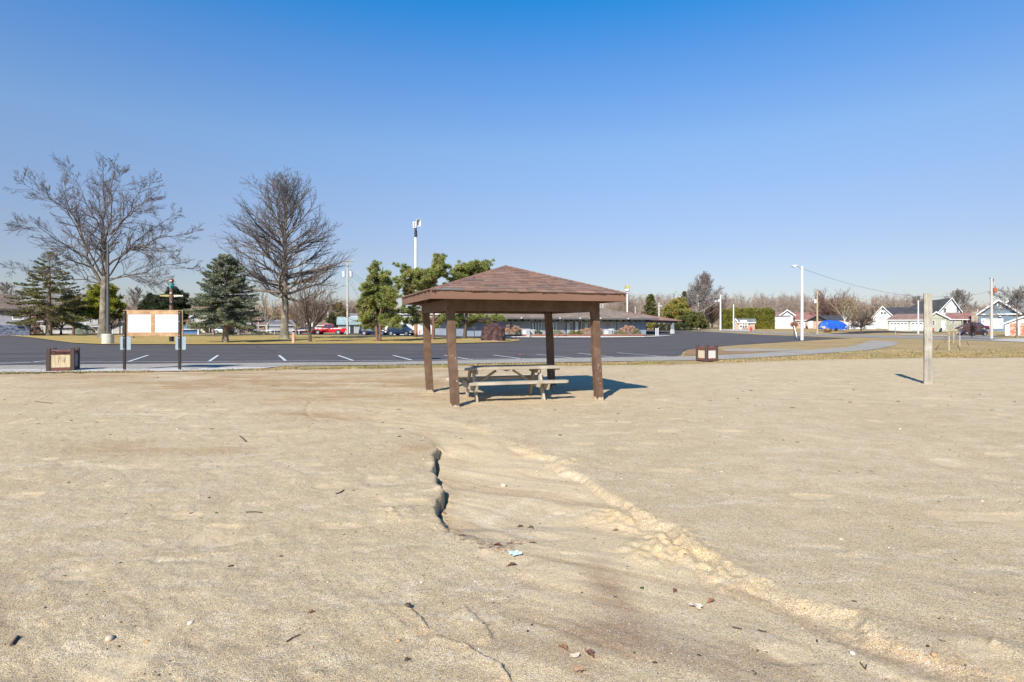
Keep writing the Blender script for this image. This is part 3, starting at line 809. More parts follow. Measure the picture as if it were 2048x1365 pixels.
    for q in range(1, 8):
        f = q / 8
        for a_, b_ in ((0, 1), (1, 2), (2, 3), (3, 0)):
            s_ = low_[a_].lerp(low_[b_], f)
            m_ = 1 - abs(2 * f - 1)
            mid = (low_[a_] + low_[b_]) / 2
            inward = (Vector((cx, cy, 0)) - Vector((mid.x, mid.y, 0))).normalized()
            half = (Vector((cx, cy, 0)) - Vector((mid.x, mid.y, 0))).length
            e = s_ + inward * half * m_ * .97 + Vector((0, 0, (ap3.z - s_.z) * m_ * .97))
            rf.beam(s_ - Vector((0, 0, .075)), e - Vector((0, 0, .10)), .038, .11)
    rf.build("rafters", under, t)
    # fascia boards, mitred
    fh = .172
    for q in range(4):
        a_, b_ = corners[q], corners[(q + 1) % 4]
        d = (b_ - a_).normalized(); nrm = Vector((d.y, -d.x, 0)); tk = .022
        pts = []
        for z in (EZ - fh, EZ - .004):
            pts += [Vector((a_.x, a_.y, z)), Vector((b_.x, b_.y, z)), Vector((b_.x, b_.y, z)) - nrm * tk - d * tk, Vector((a_.x, a_.y, z)) - nrm * tk + d * tk]
        MB().add(pts, [(3, 2, 1, 0), (4, 5, 6, 7), (0, 1, 5, 4), (1, 2, 6, 5), (2, 3, 7, 6), (3, 0, 4, 7)]).build("fascia", fascia_m, t)
    # shingles: every tab is real
    verts = []; faces = []; shades = []
    def tab(p, wd, h0, h1, side, up, nrm, shade):
        k = len(verts)
        th_ = .017
        a = p; b_ = p + side * wd
        rise = up * (h1 - h0)
        jit = [rng.uniform(-.012, .016) for _ in range(2)]
        q = [a - up * jit[0] + nrm * th_, b_ - up * jit[1] + nrm * th_, b_ + rise + nrm * .002, a + rise + nrm * .002, a - up * jit[0] - nrm * .001, b_ - up * jit[1] - nrm * .001]
        if rng.random() < .18: q[0] = q[0] + nrm * .008; q[4] = q[4] + nrm * .003
        if rng.random() < .18: q[1] = q[1] + nrm * .008; q[5] = q[5] + nrm * .003
        verts.extend(q)
        faces.append((k, k + 1, k + 2, k + 3)); faces.append((k + 4, k + 5, k + 1, k)); faces.append((k + 4, k, k + 3)); faces.append((k + 1, k + 5, k + 2))
        shades.extend([shade] * 4)
    for q in range(4):
        a_, b_ = corners[q], corners[(q + 1) % 4]
        side = (b_ - a_).normalized(); mid = (a_ + b_) / 2
        slope = apex - mid; Ls = slope.length; up = slope.normalized(); nrm = side.cross(up).normalized()
        Lw = (b_ - a_).length
        exp_ = .127; n = int(Ls / exp_) + 1
        for j in range(n):
            s0 = j * exp_ - (.028 if j == 0 else 0); s1 = min((j + 1) * exp_ + .02, Ls)
            if s0 >= Ls: break
            f0 = max(s0, 0) / Ls
            half = Lw / 2 * (1 - f0) + (.02 if j == 0 else 0)
            x = -half + 0.0
            first = True
            while x < half - .01:
                wd = rng.choice((.10, .15, .17, .20, .24, .30)) * (rng.random() * .3 + .85)
                if first: wd *= rng.uniform(.3, 1); first = False
                wd = min(wd, half - x)
                # keep tabs inside the hip
                lim = Lw / 2 * (1 - min(s1 / Ls, 1))
                base = rng.choice(((.205, .132, .102), (.222, .143, .112), (.238, .154, .120), (.188, .122, .098), (.225, .150, .120), (.200, .142, .118)))
                if rng.random() < .06: base = (.140, .108, .096)
                if j == 0 and q == 0 and x < -half * .70: base = (.16, .155, .150)
                g = rng.uniform(.88, 1.12); base = tuple(c * g for c in base)
                p0 = mid + side * x + up * s0 + nrm * (.004 + .0015 * (j % 2))
                k = len(verts)
                tab(p0, wd - .009, s0, s1, side, up, nrm, base)
                # clip the upper corners to the hip line
                for vi in (k + 2, k + 3):
                    v = verts[vi]; xr = (v - mid).dot(side)
                    if abs(xr) > lim: verts[vi] = v - side * (xr - math.copysign(lim, xr))
                for vi in (k, k + 1, k + 4, k + 5):
                    v = verts[vi]; xr = (v - mid).dot(side); l0 = Lw / 2 * (1 - f0) + .012
                    if abs(xr) > l0: verts[vi] = v - side * (xr - math.copysign(l0, xr))
                x += wd
    me = bpy.data.meshes.new("shingle_roof"); me.from_pydata([tuple(v) for v in verts], [], faces)
    ca = me.color_attributes.new("shade", 'FLOAT_COLOR', 'CORNER')
    arr = []
    for p, s_ in zip(me.polygons, shades): arr += [(s_[0], s_[1], s_[2], 1)] * p.loop_total
    ca.data.foreach_set("color", np.array(arr, dtype=np.float32).ravel())
    shm = mat("shingle_grit", (.95, .93, .92), (1.25, 1.18, 1.12), 3.0, .95, .5, 120, attr="shade", contrast=(.3, .7), bdist=.003, spec=.1)
    finish(me, shm); ro = link("shingle_roof", me, t)
    # hip caps
    verts.clear(); faces.clear(); shades.clear()
    hv = []; hf = []; hs = []
    for q in range(4):
        c_ = corners[q]; d = apex - c_; L_ = d.length; u = d.normalized()
        hor = Vector((u.y, -u.x, 0)).normalized()
        n = int(L_ / .135)
        for j in range(n + 1):
            p0 = c_ + u * (j * .135 - (.01 if j == 0 else 0)); p1 = c_ + u * min(j * .135 + .19, L_ + .03)
            wv = .085
            g = rng.uniform(.8, 1.12); col = tuple(x * g for x in rng.choice(((.200, .112, .088), (.235, .132, .104), (.175, .105, .09))))
            k = len(hv)
            lf = .014 + .010 * (j % 1); ups = Vector((0, 0, .030)); dn = Vector((0, 0, -.006))
            hv += [p0 - hor * wv + dn, p0 + ups, p0 + hor * wv + dn, p1 - hor * wv + dn * 1.8, p1 + ups * .6, p1 + hor * wv + dn * 1.8, p0 + Vector((0, 0, .008))]
            hf += [(k, k + 1, k + 4, k + 3), (k + 1, k + 2, k + 5, k + 4), (k, k + 6, k + 1), (k + 1, k + 6, k + 2)]; hs += [col] * 4
    me = bpy.data.meshes.new("hip_cap"); me.from_pydata([tuple(v) for v in hv], [], hf)
    ca = me.color_attributes.new("shade", 'FLOAT_COLOR', 'CORNER'); arr = []
    for p, s_ in zip(me.polygons, hs): arr += [(s_[0], s_[1], s_[2], 1)] * p.loop_total
    ca.data.foreach_set("color", np.array(arr, dtype=np.float32).ravel())
    finish(me, shm); link("hip_cap", me, ro)
    # the white torn bit of underlay at the near corner
    MB().box(X0 + .01, X0 + .055, Y0 - .004, Y0 + .02, EZ - .012, EZ + .008).build("torn_underlay", nail, ro)
shelter()

# ================================================================== PICNIC TABLE
def picnic_table():
    wood = mat("weathered_wood", (.40, .335, .245), (.30, .250, .185), 2.5, .85, .5, 9, stretch=(1.2, 16, 16), contrast=(.3, .7), bdist=.006, col3=(.48, .42, .33), scale3=2.2)
    woodv = mat("weathered_leg_wood", (.39, .325, .235), (.29, .24, .175), 2.5, .85, .5, 9, stretch=(12, 12, 1.2), contrast=(.3, .7), bdist=.006, col3=(.47, .41, .32), scale3=2.2)
    t = thing("picnic_table", "weathered grey wooden picnic table with two benches standing under the shelter", "picnic table", (-.17, 13.12, 0.0), R(16.5))
    rng = random.Random(8)
    L = 1.22
    for k in range(5):
        y = -.37 + .148 * k
        dx = rng.uniform(-.012, .012)
        MB().box(-L + dx, L + dx, y, y + .140, .70, .755 + rng.uniform(-.003, .003)).build("tabletop_board", wood, t, bevel=.01)
    # front bench and back bench, rounded ends
    for y, x0, x1 in ((-.77, -1.02, 1.30), (.53, -1.24, 1.16)):
        n = 7
        pl = []
        r = .11; w = .27
        for cx, s0 in ((x1 - r, -90), (x1 - r, 0), (x0 + r, 90), (x0 + r, 180)):
            cy = {-90: y + r, 0: y + w - r, 90: y + w - r, 180: y + r}[s0]
            for q in range(n):
                a = R(s0 + 90 * q / (n - 1)); pl.append((cx + r * math.cos(a), cy + r * math.sin(a)))
        MB().prism(pl, 'z', .41, .465).build("bench_seat", wood, t, bevel=.008)
    for sx in (-.765, .765):
        # legs slant outward, one each side
        for sy in (-1, 1):
            off = .022 * (1 if sx < 0 else -1)
            MB().beam((sx, sy * .17, .695), (sx, sy * .545, -.06), .045, .145, up=(0, 1, 0)).build("leg", woodv, t, bevel=.006)
        s = 1 if sx > 0 else -1
        # seat bearer, outside of the legs, cut to a slant at its ends
        xb0, xb1 = sorted((sx + s * .024, sx + s * .070))
        MB().prism([(-.76, .41), (-.70, .28), (-.66, .255), (.66, .255), (.70, .28), (.76, .41)], 'x', xb0, xb1).build("seat_bearer", wood, t, bevel=.005)
        xi0, xi1 = sorted((sx - s * .024, sx - s * .068))
        MB().prism([(-.35, .698), (-.33, .62), (-.30, .605), (.30, .605), (.33, .62), (.35, .698)], 'x', xi0, xi1).build("top_bearer", wood, t, bevel=.005)
        MB().beam((sx - s * .07, 0, .345), (s * .20, 0, .66), .085, .042, up=(0, 0, 1)).build("brace", woodv, t, bevel=.005)
    MB().box(-.03, .03, -.34, .34, .66, .698).build("centre_cleat", wood, t, bevel=.005)
    for sx in (-1.17, 1.17):
        MB().box(sx - .045, sx + .045, -.34, .34, .665, .698).build("end_cleat", wood, t, bevel=.005)
picnic_table()

# ================================================================== GREY TIMBER POST
def timber_post():
    m = mat("grey_timber", (.40, .355, .275), (.20, .18, .155), 2.6, .9, 1.0, 4.5, stretch=(9, 9, .5), contrast=(.35, .68), bdist=.03, col3=(.45, .41, .33), scale3=2.2)
    Y = 16.0; X = (1855.5 - 1024) / F * Y
    t = thing("timber_post", "tall weathered grey square timber post standing alone in the sand", "post", (X, Y, 0), R(-30))
    rng = random.Random(5)
    n = 26; w = .098; vs = []; ring = 12
    for j in range(n):
        z = -.05 + 2.62 * j / (n - 1)
        for q in range(ring):
            a = 2 * math.pi * (q + .5) / ring; c, s = math.cos(a), math.sin(a)
            r = w / max(abs(c), abs(s)); r = min(r, w * 1.30)
            r += .004 * math.sin(q * 2.1 + z * 3) + rng.uniform(-.0015, .0015)
            if j < 3 and q in (2, 3): r *= .78 + .1 * j
            zt = z + (rng.uniform(-.008, .004) if j == n - 1 else 0)
            vs.append((c * r + .006 * math.sin(z * 1.4), s * r, zt))
    fs = [(j * ring + q, j * ring + (q + 1) % ring, (j + 1) * ring + (q + 1) % ring, (j + 1) * ring + q) for j in range(n - 1) for q in range(ring)]
    fs += [tuple(range(ring - 1, -1, -1)), tuple(range((n - 1) * ring, n * ring))]
    MB().add(vs, fs).build("timber", m, t)
    # splintered tan foot
    rot = mat("rotten_wood_foot", (.50, .36, .20), (.36, .24, .13), 20, .95, .8, 40)
    mb = MB()
    for q in range(26):
        a = rng.uniform(0, 6.28); r = rng.uniform(.085, .125)
        mb.beam((math.cos(a) * r, math.sin(a) * r, -.04), (math.cos(a) * (r - .01), math.sin(a) * (r - .01), rng.uniform(.04, .12)), .03, .012, up=(math.cos(a), math.sin(a), 0))
    mb.build("splintered_foot", rot, t)
timber_post()

# ================================================================== LETTERING
def text_mesh(name, s, size, parent, loc, rot, m, extrude=.002, bold=0.0):
    cu = bpy.data.curves.new(name, 'FONT'); cu.body = s; cu.size = size; cu.extrude = extrude; cu.align_x = 'CENTER'; cu.align_y = 'CENTER'; cu.offset = bold
    o = bpy.data.objects.new(name, cu); C.objects.link(o)
    dg = bpy.context.evaluated_depsgraph_get(); me = bpy.data.meshes.new_from_object(o.evaluated_get(dg))
    C.objects.unlink(o); bpy.data.objects.remove(o)
    me.materials.clear(); finish(me, m)
    r = link(name, me, parent, loc, rot)
    return r

# ================================================================== TRASH RECEPTACLES
def bin_box(label, loc, rz, size, h, front, side, letters):
    post_m = mat("bin_post_wood", (.095, .065, .050), (.065, .045, .036), 2, .8, .4, 10, stretch=(6, 6, 1))
    rail_m = mat("bin_rail_wood", (.165, .065, .050), (.125, .052, .042), 3, .8, .3, 10, stretch=(1, 6, 6))
    lid_m = mat("bin_lid", (.33, .21, .20), (.25, .16, .15), 3, .8)
    dark = mat("dark_hole", (.012, .012, .012))
    burn = mat("burnt_line", (.10, .065, .04))
    t = thing("trash_receptacle", label, "trash bin", loc, rz)
    s = size; pw = .12
    for x in (pw / 2, s - pw / 2):
        for y in (pw / 2, s - pw / 2):
            MB().box(x - pw / 2, x + pw / 2, y - pw / 2, y + pw / 2, -.03, h + .06).build("corner_post", post_m, t, bevel=.008)
    zt = h - .02; zb = .03
    sides = [((0, 0), 0), ((s, 0), 90), ((s, s), 180), ((0, s), 270)]
    for k, ((ox, oy), ang) in enumerate(sides):
        M = Matrix.Translation((ox, oy, 0)) @ Matrix.Rotation(R(ang), 4, 'Z')
        MB().box(pw + .002, s - pw - .002, .02, .06, zt - .15, zt, M).build("top_rail", rail_m, t, bevel=.004)
        MB().box(pw + .002, s - pw - .002, .02, .06, zb, zb + .11, M).build("bottom_rail", rail_m, t, bevel=.004)
        pm = front if k in (0, 2) else side
        p = MB()
        nb = 4; wb = (s - 2 * pw - .008) / nb
        for j in range(nb):
            p.box(pw + .004 + j * wb, pw + .004 + (j + 1) * wb - .004, .035, .052, zb + .113, zt - .153, M)
        pn = p.build("panel", pm, t)
        if letters and k == 0:
            text_mesh("lettering", "Choctaw", .150, t, (s / 2 + .005, .0185, zt - .083), (R(90), 0, 0), mat("sunk_letters", (.022, .008, .008)), .002, .004)
            ln = MB()
            # drawn design on the panel: an arc of dots with slanting strokes
            cx, cz = s / 2 - .03, (zb + zt) / 2 + .01
            for q in range(12):
                a = R(150 + q * 11); ln.box(cx + .155 * math.cos(a) - .006, cx + .155 * math.cos(a) + .006, .0335, .036, cz + .155 * math.sin(a) - .006, cz + .155 * math.sin(a) + .006)
            rr = random.Random(3)
            for q in range(9):
                x0 = cx - .09 + q * .028; z0 = cz + .15 - abs(q - 4) * .014; pts = []
                for v in range(6): pts.append((x0 + .03 * math.sin(v * .7 + q) + v * .012, .0335, z0 - v * (.035 + .004 * (q % 3))))
                for a_, b_ in zip(pts[:-1], pts[1:]): ln.beam(a_, b_, .003, .0045, up=(0, 0, 1))
            pts = [(cx - .10 + .16 * math.cos(R(a)), .0335, cz + .02 + .16 * math.sin(R(a))) for a in range(60, 181, 12)]
            for a_, b_ in zip(pts[:-1], pts[1:]): ln.beam(a_, b_, .003, .004, up=(0, 0, 1))
            ln.build("drawing_print", burn, pn)
    MB().box(.07, s - .07, .07, s - .07, h - .06, h - .022).build("lid", lid_m, t, bevel=.01)
    MB().lathe([(.15, 0), (.15, .003)], 24, (s / 2, s / 2, h - .0215)).build("opening", dark, t)
    MB().box(.06, s - .06, .06, s - .06, .05, h - .07).build("liner", dark, t)
    return t
tan_p = mat("tan_board", (.60, .48, .30), (.50, .39, .24), 2.5, .8, .2, 8, stretch=(8, 8, 1))
grey_p = mat("grey_board", (.30, .29, .30), (.25, .24, .25), 3, .8, .2, 8, stretch=(8, 8, 1))
white_p = mat("bleached_board", (.62, .61, .56), (.50, .48, .43), 3, .8, .2, 8, stretch=(8, 8, 1))
straw_p = mat("straw_board", (.56, .49, .34), (.48, .40, .27), 3, .8, .2, 8, stretch=(8, 8, 1))
bin_box("dark brown trash box with tan panel lettered Choctaw beside the gravel strip", (-16.72, 20.62, .01), R(25), .83, .78, tan_p, grey_p, True)
bin_box("brown trash box with two bleached panels standing beside the curved footpath", (8.86, 26.2, .02), R(24), .70, .68, white_p, straw_p, False)

# ================================================================== NOTICE BOARD
def notice_board():
    ply = mat("board_timber", (.40, .245, .125), (.29, .17, .085), 2.5, .75, .4, 8, stretch=(1, 8, 8), col3=(.47, .31, .17), scale3=4)
    steel = mat("dark_steel_channel", (.035, .030, .030), (.06, .05, .048), 20, .5, metal=.6)
    white = mat("white_sheet", (.68, .69, .73), (.62, .63, .67), 2.5, .45, col3=(.72, .72, .74), scale3=1.2)
    alum = mat("sign_back", (.33, .40, .43), (.28, .34, .37), 2.5, .45, metal=.35)
    bolt = mat("bolt_head", (.75, .72, .68), None, metal=.5, rough=.4)
    Y = 21.3; x0, z0 = XZ(244.5, 673.5, Y); x1, z1 = XZ(364.5, 620.5, Y)
    t = thing("notice_board", "wooden notice board with two blank white sheets on two dark steel posts", "notice board", ((x0 + x1) / 2, Y, 0))
    W = (x1 - x0) / 2
    # frame boards
    MB().box(-W, W, .03, .075, z1 - .165, z1).build("frame_board", ply, t, bevel=.006)
    MB().box(-W, W, .03, .075, z0, z0 + .155).build("frame_board", ply, t, bevel=.006)
    for a, b in ((-W, -W + .20), (-.075, .075), (W - .13, W)):
        MB().box(a, b, .033, .072, z0 + .157, z1 - .167).build("frame_board", ply, t, bevel=.006)
    for a, b in ((-W + .202, -.077), (.077, W - .132)):
        MB().box(a, b, .040, .060, z0 + .157, z1 - .167).build("white_sheet", white, t)
    for px in (248.8, 359.3):
        xp = XZ(px, 650, Y)[0] - (x0 + x1) / 2
        mb = MB().box(xp - .045, xp + .045, -.022, -.015, -.05, z1 - .02).box(xp - .045, xp - .036, -.015, .026, -.05, z1 - .02).box(xp + .036, xp + .045, -.015, .026, -.05, z1 - .02)
        p = mb.build("steel_post", steel, t)
        for z in (z1 - .10, z1 - .42, z0 + .05, z0 - .05, z0 - .46, .05):
            MB().tube((xp, -.020, z), (xp, -.034, z), .013, n=8).build("bolt", bolt, p)
        # back of an aluminium sign on the far side of each post
        sx = xp + .02
        zt = z0 - .005
        pl = []
        w, h, r = .195, .49, .035
        for cx, cz, s0 in ((sx + w - r, zt - r, 0), (sx - w + r, zt - r, 90), (sx - w + r, zt - h + r, 180), (sx + w - r, zt - h + r, 270)):
            for q in range(5):
                a = R(s0 + 90 * q / 4); pl.append((cx + r * math.cos(a), cz + r * math.sin(a)))
        MB().prism(pl, 'y', .028, .032).build("sign_plate", alum, t)
notice_board()

# ================================================================== LAMP ON CONCRETE DRUM
def drum_lamp():
    conc = mat("drum_concrete", (.60, .57, .47), (.50, .47, .38), 3, .9, .4, 15)
    dark = mat("bronze_pole", (.10, .098, .10), (.13, .125, .12), 3, .5, metal=.2)
    x, y = G(216, 689.0)
    t = thing("parking_lot_lamp", "tall grey lamp pole with two curled arms on a round concrete base", "lamp post", (x, y, 0))
    MB().lathe([(.46, -.1), (.46, .86), (.445, .90), (.20, .905)], 28).build("concrete_base", conc, t, smooth=False)
    MB().tube((0, 0, .9), (0, 0, 8.75), .135, .085, 12).build("pole", dark, t)
    for s in (-1, 1):
        pts = [Vector((s * (.05 + .62 * a), 0, 8.35 - .28 * math.sin(a * math.pi) + .50 * a ** 3)) for a in [k / 8 for k in range(9)]]
        m = MB().path(pts, .045, 6)
        arm = m.build("arm", dark, t)
        e = pts[-1]
        MB().lathe([(.03, .12), (.06, .10), (.20, -.02), (.20, -.07), (.10, -.10)][::-1], 14, (e.x + s * .10, 0, e.z + .04)).build("lamp_head", dark, arm)
drum_lamp()

# ================================================================== TOTEM POLE
def totem():
    x, y = G(343, 684.6)
    wood = mat("totem_wood", (.20, .115, .085), (.12, .075, .06), 3, .8, .5, 8, stretch=(4, 4, 1))
    teal = mat("teal_paint", (.03, .26, .27)); cream = mat("cream_paint", (.70, .66, .60)); yel = mat("yellow_paint", (.42, .36, .14)); red = mat("red_brown_paint", (.34, .09, .06)); blk = mat("black_paint", (.03, .03, .035))
    t = thing("totem_pole", "carved wooden pole with painted bands and two outstretched feathered wings", "totem pole", (x, y, 0), R(10))
    H = CAMH + (HOR - 558) / F * y
    prof = []
    for j in range(40):
        z = H * j / 39; r = .20 - .035 * z / H + (.018 * math.sin(z * 6.0) if z > 2.5 else 0)
        prof.append((r, z))
    MB().lathe(prof, 16).build("pole_shaft", wood, t)
    MB().lathe([(.21, -.05), (.22, .9), (.20, 1.0)], 14).build("dark_sleeve", blk, t)
    zw = CAMH + (HOR - 592) / F * y
    MB().lathe([(.185, H - .95), (.195, H - .9), (.19, H - .50), (.175, H - .45)], 16).build("painted_band", teal, t)
    MB().lathe([(.184, H - .34), (.188, H - .30), (.188, H - .12), (.175, H - .08)], 16).build("painted_band", red, t)
    for z, s in ((H - .22, 1), (zw + .25, 1), (zw - .65, 1), (zw - 1.5, 1)):
        MB().box(-.10, .10, -.225, -.12, z - .05, z + .05).build("carved_face", cream, t, bevel=.02)
    MB().beam((0, -.17, H - .70), (0, -.36, H - .80), .07, .09).build("beak", yel, t, bevel=.01)
    for s in (-1, 1):
        w = MB()
        w.prism([(s * .14, zw + .09), (s * .55, zw + .10), (s * .95, zw + .06), (s * 1.05, zw), (s * .14, zw - .02)], 'y', -.03, .03)
        o = w.build("wing", yel, t)
        f = MB()
        for k in range(6):
            a = s * (.24 + .14 * k); f.box(min(a, a + s * .10), max(a, a + s * .10), -.036, .036, zw - .12 + .012 * k, zw + .07)
        f.build("feathers", cream if s > 0 else yel, o)
totem()

# ================================================================== POLES AND WIRES
pole_wood = mat("pole_wood", (.52, .475, .41), (.42, .38, .33), 2, .85, .4, 6, stretch=(6, 6, .6))
pole_white = mat("pale_pole", (.72, .70, .66), (.62, .60, .56), 2, .7, .2, 8, stretch=(5, 5, .7))
pole_tan = mat("tan_pole", (.46, .36, .24), (.36, .28, .19), 2, .85, .3, 6, stretch=(6, 6, .6))
steel_g = mat("galvanised", (.42, .43, .44), (.36, .37, .38), 6, .45, metal=.5)
can_m = mat("transformer_can", (.62, .64, .66), (.52, .54, .56), 4, .5)
dark_m = mat("dark_fitting", (.05, .05, .055))
lens_m = mat("lamp_lens", (.80, .82, .84), rough=.25, spec=.6)
wire_m = mat("wire_black", (.055, .055, .06), rough=.6)

def wire(label, a, b, sag=.5, r=.012, name="overhead_wire"):
    a = Vector(a); b = Vector(b); pts = []
    n = 14
    for k in range(n + 1):
        f = k / n; p = a.lerp(b, f); p.z -= sag * 4 * f * (1 - f); pts.append(p - a)
    o = MB().path(pts, r, 4).build(name, wire_m, None, loc=a)
    tag(o, label, "cable"); return o

def utility_pole(label, px, Y, pytop, r=.15, cross=None, cans=(), m=None, lamp=None, cat="utility pole", name="utility_pole", basez=None):
    x, y, z = base_at(px, Y)
    t = thing(name, label, cat, (x, y, z))
    H = CAMH + (HOR - pytop) / F * Y - z
    MB().tube((0, 0, -.2), (0, 0, H), r, r * .72, 10).build("pole", m or pole_wood, t)
    if cross:
        hw, dz = cross
        c = MB().box(-hw, hw, -r - .06, -r + .04, H - dz - .06, H - dz + .06).build("crossarm", mat("crossarm_wood", (.30, .21, .16), (.22, .16, .12), 3), t)
        ins = MB()
        for q in (-1, -.62, .62, 1): ins.lathe([(.04, .06), (.06, .12), (.04, .20), (.055, .24), (.02, .30)], 8, (q * hw * .95, -r, H - dz))
        ins.build("insulator", can_m, c)
        for s in (-1, 1): MB().beam((s * hw * .6, -r - .02, H - dz - .04), (0, -r - .02, H - dz - .75), .03, .04).build("crossarm_brace", steel_g, t)
    for cx, cz, cr, ch, cm in cans:
        k = MB().lathe([(cr * .7, 0), (cr, .04), (cr, ch), (cr * .6, ch + .06)], 14, (cx, 0, H - cz)).build("transformer", cm, t)
        MB().tube((cx, 0, H - cz + ch + .05), (cx, 0, H - cz + ch + .30), .05, .03, 6).build("bushing", dark_m, k)
    if lamp:
        dx, dz, drop = lamp
        s = 1 if dx > 0 else -1
        pts = [Vector((0, 0, H - drop)), Vector((dx * .25, 0, H - drop + (dz + drop) * .55)), Vector((dx * .6, 0, H - drop + (dz + drop) * .92)), Vector((dx, 0, H + dz))]
        a = MB().path(pts, .035, 6).build("lamp_arm", steel_g, t)
        hd = MB()
        hd.prism([(dx - s * .15, H + dz + .06), (dx + s * .1, H + dz + .13), (dx + s * .42, H + dz + .10), (dx + s * .55, H + dz + .0), (dx + s * .40, H + dz - .09), (dx, H + dz - .05)], 'y', -.14, .14)
        hd.build("lamp_head", can_m, a, bevel=.03)
        MB().lathe([(.05, -.16), (.12, -.10), (.13, 0)], 10, (dx + s * .25, 0, H + dz - .04)).build("lens", lens_m, a)
    return t, H

up1, H1 = utility_pole("tall pale utility pole with crossarm and two transformer cans behind the red pickup", 695, 100, 520.5, .20, cross=(1.15, .25),
             cans=((-.62, 3.0, .26, 1.05, can_m), (.62, 3.0, .26, 1.05, can_m)))
utility_pole("slim pale pole left of the big straight trunk, behind the blue spruce", 517, 103, 594, .12)
utility_pole("thin pale pole between the forked tree and the notice board", 240, 108, 585, .10)
utility_pole("short whitish post right of the blue garage under the spruce", 397, 98, 634, .15, m=pole_white)
utility_pole("faint distant pole left of the red pickup roof", 632, 140, 612, .12, m=pole_white)
utility_pole("faint distant pole above the red pickup bed", 656, 145, 616, .13, m=pole_white)
sl, HS = utility_pole("tall white street lamp pole with cobra head arm at the corner of the lot", 1604, 63, 533, .165, m=pole_white, lamp=(-.62, .02, .55), cat="street lamp", name="street_lamp")
utility_pole("tan wooden pole with small pale transformer in front of the blue tarp", 1634.5, 100, 583, .16, m=pole_tan, cans=((-.34, 2.1, .22, .62, can_m),))
utility_pole("white pole with street light arm left of the tall green hedge", 1441, 120, 590, .19, m=pole_white, lamp=(-.75, -1.35, 1.7), cans=((-.30, 1.5, .2, .5, can_m),))
utility_pole("plain white pole in front of the tall green hedge", 1467, 125, 609, .15, m=pole_white)
utility_pole("white pole with small lamp behind the carport end", 1318, 128, 606, .14, m=pole_white, lamp=(.22, -.7, 1.0))
utility_pole("short thin white pole above the carport roof", 1270.5, 130, 614, .10, m=pole_white)
utility_pole("slender white pole in front of the brown garage doors, left of the timber post", 1836.5, 105, 601, .14, m=pole_white)
up2, H2 = utility_pole("grey pole with rust coloured transformer in front of the blue garage", 1983, 68, 556, .165, m=pole_wood,
             cans=((.42, 1.75, .20, .50, mat("rusty_can", (.40, .13, .06), (.28, .09, .05), 5)),))
# fittings on the right pole
MB().box(.16, .22, -.05, .05, H2 - .45, H2 - .12).box(-.30, .20, -.03, .03, H2 - .10, H2 - .04).build("pole_top_fitting", dark_m, up2)

def W(px, py, Y): 
    x, z = XZ(px, py, Y); return (x, Y, z)
for k, (dz, lb) in enumerate(((541, "upper service wire from transformer pole toward the pines"), (546, "middle service wire from transformer pole toward the pines"), (551, "lower service wire from transformer pole toward the pines"))):
    wire(lb, W(700, dz, 100), W(775, dz + 45, 84), .3, .02)
wire("guy wire running from the transformer pole to the grass by the pine", W(697, 560, 100), W(757, 674, 88), .0, .022, "guy_wire")
wire("second guy wire beside the first near the twin pine", W(697, 548, 100), W(752, 671, 90), .0, .018, "guy_wire")
wire("long thin wire sagging right from the street lamp", W(1608, 539, 63), W(1905, 593, 95), 1.1, .014)
wire("wire crossing in front of the far brown woods above the houses", W(1634, 619, 100), W(1983, 618, 68), .1, .013)
wire("thin wire leaving the right pole toward the blue gable", W(1988, 584, 68), W(2060, 596, 60), .15, .012)
wire("thin wire left of the rust coloured transformer", W(1905, 592, 90), W(1981, 583, 68), .2, .012)
wire("wire across the sky behind the left tree row", W(-60, 560, 100), W(240, 592, 108), .4, .016)
wire("lower telephone wire behind the forked tree", W(240, 590, 108), W(517, 606, 103), .5, .016)
# leaning guy marker by the street lamp
xg, yg = G(1596, 679)
MB().tube((0, 0, 0), (.18, 1.2, 1.55), .05, .05, 8).build("guy_marker", mat("white_plastic", (.80, .80, .80)), None, loc=(xg - .05, yg, 0))
tag(bpy.data.objects["guy_marker"], "leaning white plastic marker tube at the foot of the street lamp", "marker tube")

